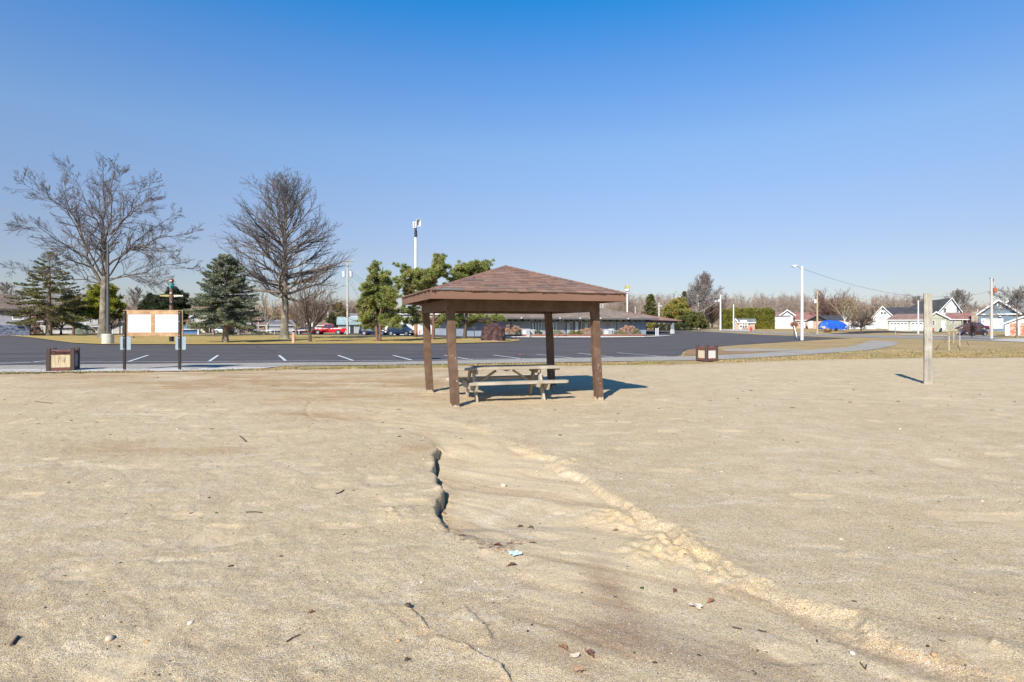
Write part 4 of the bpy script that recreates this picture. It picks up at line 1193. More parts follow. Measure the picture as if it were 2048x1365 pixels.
# ================================================================== WARNING SIREN
def siren():
    Y = 77; x, y, z = base_at(831.5, Y)
    t = thing("warning_siren", "tall white siren pole with horn box rising above the pines", "siren", (x, y, z))
    pm = Y / F
    zt = lambda py: CAMH + (HOR - py) * pm
    MB().tube((0, 0, -.2), (0, 0, zt(632)), .24, .21, 14).build("wooden_base", mat("orange_wood", (.42, .20, .085), (.30, .14, .065), 3, .8, .3, 6, stretch=(6, 6, .8)), t)
    MB().tube((0, 0, -.1), (0, 0, .5), .255, .25, 14).build("dark_collar", mat("brown_collar", (.10, .05, .035)), t)
    MB().tube((0, 0, zt(632)), (0, 0, zt(475)), .21, .185, 14).build("pole", pole_white, t)
    MB().tube((0, 0, zt(475)), (0, 0, zt(462)), .20, .20, 14).build("black_sleeve", mat("black_sleeve", (.045, .045, .05)), t)
    wm = mat("siren_grey", (.66, .66, .66), (.55, .55, .55), 5, .5)
    MB().lathe([(.10, zt(462)), (.16, zt(460)), (.12, zt(457.5)), (.10, zt(456))], 12).build("swivel", dark_m, t)
    r = MB()
    r.box(-.36, .10, -.26, .26, zt(457), zt(444.5))
    ro = r.build("rotor_housing", wm, t, bevel=.03)
    sl = MB()
    for k in range(3):
        zz = zt(455) + k * .22
        sl.box(-.20, -.02, -.272, -.25, zz, zz + .12)
    sl.build("louvre_slot", dark_m, ro)
    # rectangular horn opening toward the camera's right, seen from its mouth
    a0, a1 = .13, .20; 
    h = MB()
    zc = (zt(440) + zt(455)) / 2; hh = (zt(440) - zt(455)) / 2
    vi = [(.12, -.12, zc - .18), (.12, .12, zc - .18), (.12, .12, zc + .18), (.12, -.12, zc + .18)]
    mo = [(.38, -.62, zc - hh), (.86, -.25, zc - hh), (.86, -.25, zc + hh), (.38, -.62, zc + hh)]
    mo = [(.22, -.62, zc - hh), (.78, -.44, zc - hh), (.78, -.44, zc + hh), (.22, -.62, zc + hh)]
    h.add(vi + mo, [(0, 1, 5, 4), (1, 2, 6, 5), (2, 3, 7, 6), (3, 0, 4, 7), (3, 2, 1, 0)])
    ho = h.build("horn", wm, t)
    sm = ho.modifiers.new("thick", 'SOLIDIFY'); sm.thickness = .05
    MB().box(.02, .20, -.30, -.24, zt(461), zt(458.5)).build("bracket", dark_m, t)
siren()

# ================================================================== YELLOW TOPPED POLE behind the shelter roof
def beacon():
    Y = 118; x, y, z = base_at(1254.5, Y); pm = Y / F
    t = thing("beacon_pole", "tall white pole with square yellow topped light behind the shelter corner", "light pole", (x, y, z))
    zt = lambda py: CAMH + (HOR - py) * pm - z
    MB().tube((0, 0, -.2), (0, 0, zt(583)), .17, .15, 10).build("pole", pole_white, t)
    MB().lathe([(.18, zt(584.5)), (.42, zt(582.2)), (.50, zt(579.5)), (.50, zt(578.8))], 14).build("white_bowl", mat("white_plastic", (.80, .80, .80)), t)
    MB().box(-.42, .42, -.42, .42, zt(578.8), zt(571)).build("yellow_housing", mat("pale_yellow", (.36, .33, .12), (.42, .39, .18), 2), t, bevel=.06)
beacon()

# ================================================================== TREES
def seg_mesh(name, P0, P1, R0, R1, n=4):
    P0 = np.asarray(P0, float); P1 = np.asarray(P1, float); R0 = np.asarray(R0, float); R1 = np.asarray(R1, float)
    d = P1 - P0; L_ = np.linalg.norm(d, axis=1, keepdims=True); L_[L_ == 0] = 1; d = d / L_
    up = np.tile([0.0, 0.0, 1.0], (len(d), 1)); m = np.abs(d[:, 2]) > .95; up[m] = [1, 0, 0]
    x = np.cross(d, up); x /= np.linalg.norm(x, axis=1, keepdims=True); y = np.cross(d, x)
    a = np.arange(n) * 2 * np.pi / n
    ring = x[:, None, :] * np.cos(a)[None, :, None] + y[:, None, :] * np.sin(a)[None, :, None]
    v = np.concatenate([P0[:, None, :] + ring * R0[:, None, None], P1[:, None, :] + ring * R1[:, None, None]], 1)
    base = np.arange(len(P0))[:, None, None] * 2 * n
    k = np.arange(n); q = np.stack([k, (k + 1) % n, n + (k + 1) % n, n + k], -1)[None]
    return np_mesh(name, v.reshape(-1, 3), (base + q).reshape(-1, 4), n=4)

class Segs:
    def __init__(s): s.a = []; s.b = []; s.r = []; s.q = []
    def add(s, p, q, r0, r1): s.a.append(p); s.b.append(q); s.r.append(r0); s.q.append(r1)
    def mesh(s, name, n=4): return seg_mesh(name, s.a, s.b, s.r, s.q, n)

def rot_dir(d, ang, az):
    """tilt d by ang around a random perpendicular at azimuth az"""
    d = np.asarray(d); t = np.array([0, 0, 1.0]) if abs(d[2]) < .9 else np.array([1.0, 0, 0])
    x = np.cross(d, t); x /= np.linalg.norm(x); y = np.cross(d, x)
    return d * math.cos(ang) + (x * math.cos(az) + y * math.sin(az)) * math.sin(ang)

def grow(S, p, d, L_, r, lev, rng, o):
    """one limb: crooked run of segments, side twigs, then tips"""
    n = o['n'][min(lev, len(o['n']) - 1)]
    st = L_ / n; d = np.array(d, float); p = np.array(p, float)
    rend = r * o.get('taper', .35)
    for i in range(n):
        f0 = i / n; f1 = (i + 1) / n
        d = d + np.array([rng.gauss(0, 1), rng.gauss(0, 1), rng.gauss(0, 1)]) * o['gnarl'] + np.array([0, 0, o['lift'][min(lev, len(o['lift']) - 1)]]) / n
        d /= np.linalg.norm(d)
        q = p + d * st
        r0 = max(r + (rend - r) * f0, o['rmin']); r1 = max(r + (rend - r) * f1, o['rmin'])
        S[lev if lev < len(S) else -1].add(p.copy(), q.copy(), r0, r1)
        p = q
        if lev < o['lev']:
            k = o['kids'][min(lev, len(o['kids']) - 1)]
            m = int(k) + (1 if rng.random() < k - int(k) else 0)
            if f1 < o.get('bare', .2): m = 0
            for _ in range(m):
                a = R(rng.uniform(*o['ang']))
                dd = rot_dir(d, a, rng.uniform(0, 2 * math.pi))
                if rng.random() < .5 and dd[2] < d[2]: dd[2] = abs(dd[2]) * .5 + d[2] * .5; dd /= np.linalg.norm(dd)
                ll = L_ * rng.uniform(*o['ratio']) * (1.05 - .5 * f1)
                grow(S, p, dd, ll, r1 * .62, lev + 1, rng, o)

bark1 = mat("grey_bark", (.200, .170, .130), (.115, .095, .075), 2.2, .95, 1.0, 4.0, stretch=(4, 4, .8), contrast=(.3, .68), bdist=.05, col3=(.31, .27, .20), scale3=1.3)
twig1 = mat("twig_bark", (.165, .142, .135), (.120, .105, .105), 3, .95)
bark_pine = mat("pine_bark", (.210, .120, .085), (.13, .08, .06), 4, .95, .8, 8, stretch=(4, 4, 1))
bark_dark = mat("dark_bark", (.115, .088, .070), (.075, .06, .05), 5, .95, .8, 8, stretch=(4, 4, 1))
bark_pale = mat("pale_bark", (.50, .46, .40), (.33, .30, .26), 5, .9, .4, 8, stretch=(4, 4, 1))

def trunk_mesh(H, r0, r1, rng, n=14, m=16, flare=1.5, lean=(0, 0), name="trunk", z0=-.25):
    vs = []
    ph = [rng.uniform(0, 6) for _ in range(4)]
    for j in range(m):
        f = j / (m - 1); z = z0 + (H - z0) * f
        r = r0 + (r1 - r0) * f + r0 * (flare - 1) * math.exp(-max(z, 0) / (r0 * 1.1))
        cx = lean[0] * f + .05 * r0 * math.sin(z * 1.1 + ph[0]); cy = lean[1] * f + .05 * r0 * math.sin(z * .9 + ph[1])
        for k in range(n):
            a = 2 * math.pi * k / n
            rr = r * (1 + .06 * math.sin(3 * a + ph[2] + z * .3) + .05 * math.sin(5 * a + ph[3]) * (1 + 1.5 * math.exp(-max(z, 0) / .5)) + rng.uniform(-.02, .02))
            vs.append((cx + rr * math.cos(a), cy + rr * math.sin(a), z))
    fs = [(j * n + k, j * n + (k + 1) % n, (j + 1) * n + (k + 1) % n, (j + 1) * n + k) for j in range(m - 1) for k in range(n)]
    fs.append(tuple(range((m - 1) * n, m * n)))
    me = bpy.data.meshes.new(name); me.from_pydata(vs, [], fs); return me


def hero_forked():
    """the wide forked tree at the left"""
    rng = random.Random(77)
    x, y = G(206, 676.5)
    t = thing("bare_tree", "huge leafless spreading tree with forked trunk beside the drum lamp", "tree", (x, y, 0))
    me = trunk_mesh(7.9, .50, .33, rng, lean=(.15, 0)); finish(me, bark1, True); tr = link("trunk", me, t)
    S = [Segs() for _ in range(4)]
    o = dict(n=[8, 6, 4, 3, 3], gnarl=.085, lift=[.12, .14, .10, .05], kids=[1.6, 1.75, 1.25, .6], ang=(20, 48), ratio=(.36, .58), lev=3, rmin=.0115, taper=.30, bare=.18)
    k = y / F   # metres per photo pixel
    def limb(px0, py0, px1, py1, r, depth=0.0, bend=0.0, mids=None):
        """main limb through measured spots; depth = how far it comes toward or away"""
        pts = [(px0, py0)] + (mids or []) + [(px1, py1)]
        P = [np.array([(a - 206) * k * (.86 if a < 150 else .94), 0, CAMH + (HOR - b) * k * .965]) for a, b in pts]
        n = len(P)
        for i, p in enumerate(P): p[1] = depth * (i / (n - 1)) ** 1.1
        prev = P[0]; 
        tot = sum(np.linalg.norm(P[i + 1] - P[i]) for i in range(n - 1)); run = 0
        for i in range(n - 1):
            m = max(3, int(np.linalg.norm(P[i + 1] - P[i]) / 1.1))
            for j in range(m):
                q = P[i] + (P[i + 1] - P[i]) * ((j + 1) / m) + np.array([rng.gauss(0, .10), rng.gauss(0, .12), rng.gauss(0, .10)])
                L1 = np.linalg.norm(q - prev); f0 = run / tot; run += L1; f1 = min(run / tot, 1)
                r0 = r * (1 - .86 * f0); r1 = r * (1 - .86 * f1)
                S[0].add(prev.copy(), q.copy(), r0 * .72, r1 * .72)
                d = (q - prev) / L1
                if f1 > .15:
                    for _ in range(2 if rng.random() < .95 else 3):
                        dd = rot_dir(d, R(rng.uniform(28, 62)), rng.uniform(0, 6.283))
                        grow(S, q, dd, rng.uniform(1.7, 4.0) * (1.15 - .62 * f1), max(r1 * .5, .024), 1, rng, o)
                prev = q
        grow(S, prev, (P[-1] - P[-2]) / np.linalg.norm(P[-1] - P[-2]), 1.3, r * .14, 1, rng, o)
    limb(203, 572, 90, 355, .30, 2, mids=[(172, 512), (146, 455), (128, 425), (108, 410), (92, 380)])
    limb(130, 427, 48, 360, .10, -2, mids=[(100, 395), (75, 382)])
    limb(150, 492, 50, 505, .09, 3, mids=[(120, 482), (90, 490)])
    limb(155, 500, 60, 452, .10, -3, mids=[(115, 478), (90, 455)])
    limb(212, 560, 196, 322, .24, 1, mids=[(208, 500), (204, 430), (200, 370)])
    limb(202, 450, 165, 335, .12, -2, mids=[(188, 425), (172, 370)])
    limb(203, 418, 224, 330, .10, 2, mids=[(215, 390), (222, 360)])
    limb(214, 545, 252, 330, .22, -2, mids=[(216, 485), (232, 430), (240, 375)])
    limb(225, 455, 290, 350, .12, 2, mids=[(250, 430), (268, 375)])
    limb(222, 462, 345, 402, .14, -3, mids=[(255, 435), (290, 415), (315, 405)])
    limb(216, 528, 372, 455, .18, 2, mids=[(250, 500), (275, 485), (310, 468)])
    limb(272, 488, 385, 505, .09, -3, mids=[(310, 490), (345, 500)])
    limb(216, 555, 360, 525, .12, 4, mids=[(260, 545), (310, 520)])
    limb(216, 560, 365, 560, .10, -3, mids=[(260, 548), (320, 552)])
    limb(205, 565, 60, 540, .11, -4, mids=[(160, 556), (110, 545)])
    limb(203, 562, 80, 505, .11, 4, mids=[(160, 545), (115, 520)])
    limb(208, 560, 140, 360, .16, 5, mids=[(190, 500), (175, 440), (155, 400)])
    limb(210, 558, 300, 400, .16, 6, mids=[(228, 500), (262, 445)])
    limb(210, 555, 270, 420, .16, -6, mids=[(226, 505), (250, 455)])
    limb(208, 555, 170, 400, .16, -6, mids=[(198, 500), (186, 440)])
    m0 = S[0].mesh("limbs", 7); finish(m0, mat("limb_bark", (.155, .130, .100), (.095, .08, .063), 3, .95), True); link("limbs", m0, tr)
    m1 = S[1].mesh("crown", 4); finish(m1, twig1); cr = link("crown", m1, t)
    T2 = Segs()
    for s_ in S[2:]: T2.a += s_.a; T2.b += s_.b; T2.r += s_.r; T2.q += s_.q
    m2 = T2.mesh("twigs", 3); finish(m2, twig1); link("twigs", m2, cr)

def bare_tree(label, loc, H, Rw, seed, z0f=.26, nlimb=34, elev=(0, 62), r=.42, tmat=None, wmat=None, lev=3, name="bare_tree", cat="tree", group=None, rmin=.014, kids=(1.6, 1.3, 1.0), narrow=1.0, multi=1, flare=1.45, fine=1.0, shape=1.0, sp=.55):
    rng = random.Random(seed)
    t = thing(name, label, cat, loc, 0, group)
    S = [Segs() for _ in range(4)]
    o = dict(n=[8, 5, 4, 3], gnarl=.085, lift=[.22, .18, .10, .05], kids=list(kids), ang=(20, 46), ratio=(.34, .58), lev=lev, rmin=rmin, taper=.30, bare=.18)
    zb = H * z0f
    if multi == 1:
        me = trunk_mesh(H * .84, r, r * .16, rng, m=26, flare=flare); finish(me, tmat or bark1, True); tr = link("trunk", me, t)
        for i in range(nlimb):
            f = (i + rng.random()) / nlimb
            z = zb + (H * .84 - zb) * f
            az = i * 2.399 + rng.uniform(-.4, .4)
            e = R(elev[0] + (elev[1] - elev[0]) * f ** .8 + rng.uniform(-8, 8))
            d = np.array([math.cos(az) * math.cos(e), math.sin(az) * math.cos(e), math.sin(e)])
            L_ = Rw * ((1 - f) ** sp * .93 + .22) * rng.uniform(.85, 1.08) * shape
            L_ = min(L_, (H - z) / max(math.sin(e), .15) * 1.0)
            rr = r * (1 - .80 * f) * .42
            grow(S, (0, 0, z), d, L_, rr, 0, rng, o)
        grow(S, (0, 0, H * .82), (0, 0, 1), H * .17, r * .18, 0, rng, o)
    else:
        me = trunk_mesh(zb, r, r * .7, rng, m=6, flare=flare); finish(me, tmat or bark1, True); tr = link("trunk", me, t)
        for i in range(nlimb):
            az = i * 2.399; e = R(rng.uniform(*elev))
            d = np.array([math.cos(az) * math.cos(e), math.sin(az) * math.cos(e), math.sin(e)])
            L_ = min((H - zb) / max(math.sin(e), .3), Rw / max(math.cos(e), .2)) * rng.uniform(.65, 1.0)
            grow(S, (0, 0, zb * rng.uniform(.7, 1)), d, L_, r * rng.uniform(.35, .6), 0, rng, o)
    if S[0].a:
        m0 = S[0].mesh("limbs", 5); finish(m0, tmat or bark1, True); link("limbs", m0, tr)
    m1 = S[1].mesh("crown", 4); finish(m1, wmat or twig1); cr = link("crown", m1, t)
    T2 = Segs()
    for s_ in S[2:]: T2.a += s_.a; T2.b += s_.b; T2.r += s_.r; T2.q += s_.q
    if T2.a:
        m2 = T2.mesh("twigs", 3); finish(m2, wmat or twig1); link("twigs", m2, cr)
    return t

hero_forked()
xx, yy = G(570, 679.5)
bare_tree("tall leafless tree with one straight trunk and upswept limbs behind the lot", (xx, yy, 0), 19.3, 6.5, 19, z0f=.235, nlimb=56, elev=(-4, 66), r=.45, lev=3, kids=(1.7, 1.25, .7), rmin=.0105, sp=.42)
xx, yy = G(620, 685)
tw_br = mat("brown_twigs", (.20, .145, .105), (.14, .105, .08), 4, .95)
tw_red = mat("red_twigs", (.25, .135, .105), (.18, .105, .085), 4, .95)
tw_gry = mat("grey_twigs", (.30, .265, .235), (.22, .19, .17), 4, .95)
tw_tan = mat("tan_twigs", (.34, .26, .15), (.25, .19, .11), 4, .95)
bare_tree("small leafless many stemmed tree with short dark trunk in front of the red pickup", (xx, yy, 0), 6.2, 2.9, 31, z0f=.16, nlimb=15, elev=(45, 82), r=.16, lev=2, kids=(1.7, 1.3), multi=2, tmat=bark_dark, wmat=tw_br, rmin=.011)
tw_dim = mat("dim_brown_twigs", (.255, .20, .175), (.19, .15, .135), 4, .95)
def far_bare(label, px, Y, H, Rw, seed, **k):
    b = base_at(px, Y); return bare_tree(label, b, H, Rw, seed, rmin=k.pop('rmin', .022), **k)
far_bare("small spreading leafless tree right of the big straight trunk", 592, 96, 5.6, 3.0, 41, z0f=.28, nlimb=9, elev=(30, 75), r=.20, lev=2, multi=2, wmat=tw_br)
far_bare("pale forked leafless tree left of the big straight trunk, behind the fence", 534, 104, 7.2, 3.4, 42, z0f=.30, nlimb=9, elev=(35, 78), r=.24, lev=2, multi=2, wmat=tw_tan, tmat=bark_pale)
far_bare("low leafless tree with crooked fork right of the spruce trunk", 478, 101, 5.4, 3.2, 43, z0f=.32, nlimb=8, elev=(30, 65), r=.24, lev=2, multi=2, wmat=tw_br)
far_bare("low leafless tree left of the spruce trunk before the cream house", 427, 103, 5.0, 2.8, 44, z0f=.3, nlimb=8, elev=(30, 70), r=.2, lev=2, multi=2, wmat=tw_br)
far_bare("small leafless fruit tree in front of the long white garage doors", 122, 101, 4.4, 2.4, 45, z0f=.3, nlimb=9, elev=(30, 70), r=.17, lev=2, multi=2, wmat=tw_br, tmat=bark_dark)
far_bare("thin leafless tree just right of the drum lamp, before the white garage", 222, 104, 4.2, 2.0, 46, z0f=.18, nlimb=7, elev=(35, 75), r=.11, lev=2, multi=2, wmat=tw_br, tmat=bark_dark)
far_bare("grey leafless tree rising between the forked tree and totem pole", 276, 140, 11.0, 4.2, 47, z0f=.25, nlimb=26, r=.22, wmat=tw_gry, kids=(1.5, 1.2))
far_bare("pale leafless tree at the far left above the stone based building", 12, 128, 11.0, 5.0, 48, z0f=.3, nlimb=22, r=.2, wmat=tw_gry, kids=(1.4, 1.2))
far_bare("tallest leafless tree on the horizon, left of the white hedge pole", 1409, 138, 13.6, 5.2, 51, z0f=.24, nlimb=38, elev=(20, 76), r=.28, wmat=tw_dim, kids=(1.7, 1.1, .5), lev=3)
far_bare("slim pale trunked leafless tree beside the tallest horizon tree", 1397, 128, 10.6, 3.6, 52, z0f=.34, nlimb=26, elev=(25, 75), r=.17, wmat=tw_gry, tmat=bark_pale, kids=(1.6, 1.3))
far_bare("brown bushy leafless tree right behind the white hedge pole", 1424, 150, 8.4, 4.6, 53, z0f=.2, nlimb=22, elev=(30, 80), r=.2, wmat=tw_red, multi=2, lev=2, kids=(2, 2))
far_bare("white barked leafless birch right of the blue tarp", 1689, 126, 6.6, 2.6, 54, z0f=.3, nlimb=9, elev=(55, 84), r=.13, wmat=tw_tan, tmat=mat("birch_bark", (.66, .62, .56), (.45, .42, .38), 6), multi=2, lev=2)
far_bare("second white barked birch close to the blue tarp", 1700, 128, 6.9, 2.4, 56, z0f=.35, nlimb=9, elev=(58, 84), r=.13, wmat=tw_tan, tmat=mat("birch_bark", (1, 1, 1)), multi=2, lev=2)
far_bare("rounded grey leafless tree before the white gabled barn", 1729, 128, 5.4, 2.5, 57, z0f=.3, nlimb=10, elev=(25, 75), r=.18, wmat=tw_gry, multi=2, lev=2, kids=(1.6, 1.3))
far_bare("small dark leafless yard tree by the blacktop drive, in front of the birches", 1722, 108, 3.9, 2.5, 58, z0f=.28, nlimb=13, elev=(18, 62), r=.16, wmat=tw_br, tmat=bark_dark, multi=2, lev=2, kids=(2, 1.6))
far_bare("pink brown leafless tree above the red roofs, left of the blue tarp", 1662, 150, 9.4, 5.2, 59, z0f=.2, nlimb=26, elev=(25, 78), r=.2, wmat=tw_red, multi=2, lev=2, kids=(2.2, 2))
far_bare("bare grey tree peeking over the white gables behind the dark roof", 1916, 175, 11.6, 5.2, 60, z0f=.25, nlimb=30, elev=(20, 76), r=.22, wmat=tw_gry, kids=(1.6, 1.3))
far_bare("second bare grey tree over the dark roof, left of the timber post", 1835, 185, 10.4, 4.6, 61, z0f=.25, nlimb=26, elev=(20, 76), r=.2, wmat=tw_gry, kids=(1.6, 1.3))
far_bare("reaching leafless tree in front of the blue garage roof at the right edge", 2034, 76, 6.2, 3.6, 62, z0f=.42, nlimb=20, elev=(0, 50), r=.13, wmat=tw_gry, kids=(1.5, 1.3), rmin=.014)
far_bare("low dark leafless bush standing in front of the stacked dark cars", 1944, 74, 2.1, 1.0, 63, z0f=.12, nlimb=12, elev=(40, 80), r=.05, wmat=tw_red, tmat=bark_dark, multi=2, lev=2, kids=(2, 1.6), rmin=.010)

# young trees, each tied between short black stakes
def sapling(label, px, py, H, seed):
    x, y = G(px, py)
    rng = random.Random(seed)
    t = thing("sapling", label, "young tree", (x, y, 0), 0, "staked saplings on the right verge")
    me = trunk_mesh(H * .8, .022, .012, rng, n=6, m=8, flare=1.2); finish(me, tw_tan, True); tr = link("trunk", me, t)
    S = [Segs() for _ in range(4)]
    o = dict(n=[4, 3], gnarl=.12, lift=[.2, .1], kids=[1, 1], ang=(20, 45), ratio=(.3, .5), lev=1, rmin=.006, taper=.4, bare=.2)
    for i in range(9):
        az = i * 2.4; e = R(rng.uniform(35, 65)); grow(S, (0, 0, H * (.45 + .04 * i)), (math.cos(az) * math.cos(e), math.sin(az) * math.cos(e), math.sin(e)), H * .25, .009, 0, rng, o)
    T = Segs()
    for s_ in S: T.a += s_.a; T.b += s_.b; T.r += s_.r; T.q += s_.q
    m = T.mesh("crown", 3); finish(m, tw_gry); link("crown", m, t)
    MB().beam((.10, .04, -.1), (.10, .04, H * .58), .035, .035).build("wooden_stake", mat("pale_stake", (.62, .52, .36)), t)
    for a in (-1, 1):
        s = MB().tube((a * .75, -.1 * a, -.02), (a * .62, 0, .34), .022, n=6).build("black_stake", dark_m, t)
        MB().tube((a * .62, 0, .32), (0, 0, H * .5), .006, n=4).build("tie_wire", dark_m, s)
sapling("staked sapling nearest the timber post on the right verge", 1896, 701, 2.2, 1)
sapling("staked sapling in the middle of the three on the right verge", 1906, 686, 2.3, 2)
sapling("staked sapling farthest right of the three on the verge, before the dark cars", 1918, 692, 1.9, 3)

# ------------------------------------------------------------------ evergreens
def tri_mesh(name, A_, B_, C_):
    v = np.stack([A_, B_, C_], 1).reshape(-1, 3)
    return np_mesh(name, v, np.arange(len(v)).reshape(-1, 3), 3)

class Needles:
    def __init__(s, seed): s.g = np.random.default_rng(seed); s.A = []; s.B = []; s.C = []
    def spray(s, p0, p1, n, ln, wd, spread=.9, upb=.25, rad=.05):
        n = int(n * 1.7); wd *= 1.2; rad *= 1.5
        """n blades set along p0..p1 pointing outward and forward"""
        g = s.g; p0 = np.asarray(p0); p1 = np.asarray(p1)
        f = g.random((n, 1)); p = p0 + (p1 - p0) * f + g.normal(0, rad, (n, 3))
        d = (p1 - p0); d = d / (np.linalg.norm(d) + 1e-9)
        q = g.normal(0, 1, (n, 3)); q /= np.linalg.norm(q, axis=1, keepdims=True)
        dr = d * .75 + q * spread + np.array([0, 0, upb]); dr /= np.linalg.norm(dr, axis=1, keepdims=True)
        w = np.cross(dr, g.normal(0, 1, (n, 3))); w /= np.linalg.norm(w, axis=1, keepdims=True)
        L_ = ln * g.uniform(.6, 1.25, (n, 1)); W_ = wd * g.uniform(.7, 1.3, (n, 1))
        s.A.append(p - w * W_ / 2); s.B.append(p + w * W_ / 2); s.C.append(p + dr * L_)
    def puff(s, c, r, n, ln, wd, flat=.7):
        n = int(n * 2.3); wd = wd * 1.25; g = s.g; q = g.normal(0, 1, (n, 3)); q /= np.linalg.norm(q, axis=1, keepdims=True)
        rr = r * g.uniform(.15, 1, (n, 1)) ** .6
        p = np.asarray(c) + q * rr * np.array([1, 1, flat])
        dr = q + np.array([0, 0, .45]) + g.normal(0, .35, (n, 3)); dr /= np.linalg.norm(dr, axis=1, keepdims=True)
        w = np.cross(dr, g.normal(0, 1, (n, 3))); w /= np.linalg.norm(w, axis=1, keepdims=True)
        L_ = ln * g.uniform(.6, 1.25, (n, 1)); W_ = wd * g.uniform(.7, 1.3, (n, 1))
        s.A.append(p - w * W_ / 2); s.B.append(p + w * W_ / 2); s.C.append(p + dr * L_)
    def mesh(s, name): return tri_mesh(name, np.concatenate(s.A), np.concatenate(s.B), np.concatenate(s.C))

def needle_mat(name, a, b_, c=None):
    return mat(name, a, b_, .9, .75, 0.0, detail=4, contrast=(.38, .62), col3=c, scale3=.55, spec=.25, trans=.22)
nd_spruce = needle_mat("spruce_needles", (.250, .270, .175), (.140, .170, .120), (.285, .280, .140))
nd_olive = needle_mat("olive_needles", (.290, .265, .090), (.110, .120, .055), (.170, .140, .075))
nd_pine = needle_mat("pine_needles", (.310, .335, .085), (.175, .215, .065), (.350, .335, .095))
nd_yel = needle_mat("yellow_green_needles", (.34, .34, .035), (.19, .23, .03), (.42, .36, .04))
nd_gold = needle_mat("golden_needles", (.33, .30, .065), (.20, .21, .05), (.42, .30, .08))
nd_dark = needle_mat("dark_needles", (.055, .075, .035), (.035, .05, .025), (.08, .09, .035))
nd_arb = needle_mat("hedge_leaves", (.25, .25, .045), (.15, .17, .035), (.32, .28, .055))
nd_cone = needle_mat("cone_needles", (.150, .160, .045), (.08, .10, .03), (.20, .17, .05))

def spruce(label, loc, H, Rw, seed, m, z0=1.2, dens=1.0, leafy=(.12, 1.0), ln=.16, wd=.055, droop=.16, nb=None, tr=.2, tm=None, power=.85, up_top=.5, name="spruce_tree", sparse_top=0.0, skew=0.0, cluster=12, top_w=.06):
    rng = random.Random(seed); ND = Needles(seed); S = Segs()
    t = thing(name, label, "tree", loc)
    me = trunk_mesh(H * .97, tr, .03, rng, n=10, m=18, flare=1.25); finish(me, tm or bark_dark, True); tk = link("trunk", me, t)
    nb = nb or int(H * 13)
    for i in range(nb):
        f = ((i + rng.random()) / nb) ** .92
        z = z0 + (H - z0) * f
        L_ = Rw * ((1 - f) ** power + top_w) * rng.uniform(.72, 1.08)
        az = i * 2.399 + rng.uniform(-.5, .5)
        L_ *= 1 + skew * math.cos(az)
        e0 = -.12 + (up_top + .12) * f + rng.uniform(-.1, .1)
        p = np.array([0, 0, z]); d = np.array([math.cos(az) * math.cos(e0), math.sin(az) * math.cos(e0), math.sin(e0)])
        n = max(4, int(L_ / .28)); st = L_ / n; pts = [p]
        for j in range(n):
            g = j / n
            dd = d + np.array([0, 0, -droop * math.sin(g * 3.0) + (.30 * g * g)]); dd /= np.linalg.norm(dd)
            p = p + dd * st; pts.append(p)
            S.add(pts[-2], p, max(.012, .035 * (1 - g) * (L_ / Rw + .3)), max(.01, .035 * (1 - g - 1 / n) * (L_ / Rw + .3)))
            if g < leafy[0]: continue
            if rng.random() < sparse_top * f: continue
            perp = np.array([-math.sin(az), math.cos(az), 0])
            for s_ in (-1, 1):
                tl = (.10 + .34 * L_ * (1 - g * .85) * .42) * rng.uniform(.7, 1.2)
                e = p + perp * s_ * tl + dd * tl * .75 + np.array([0, 0, rng.uniform(-.10, .10) * tl])
                ND.spray(p, e, max(3, int(cluster * dens * (tl + .25) / .5)), ln, wd, .75, .22, .035)
            ND.spray(pts[-2], p + dd * .05, int(cluster * .6 * dens), ln, wd, .8, .35, .03)
    ND.spray((0, 0, H * .93), (0, 0, H), int(40 * dens), ln, wd, .6, .3, .05)
    mb = S.mesh("branches", 4); finish(mb, tm or bark_dark); link("branches", mb, tk)
    mn = ND.mesh("crown"); finish(mn, m); link("crown", mn, t)
    return t

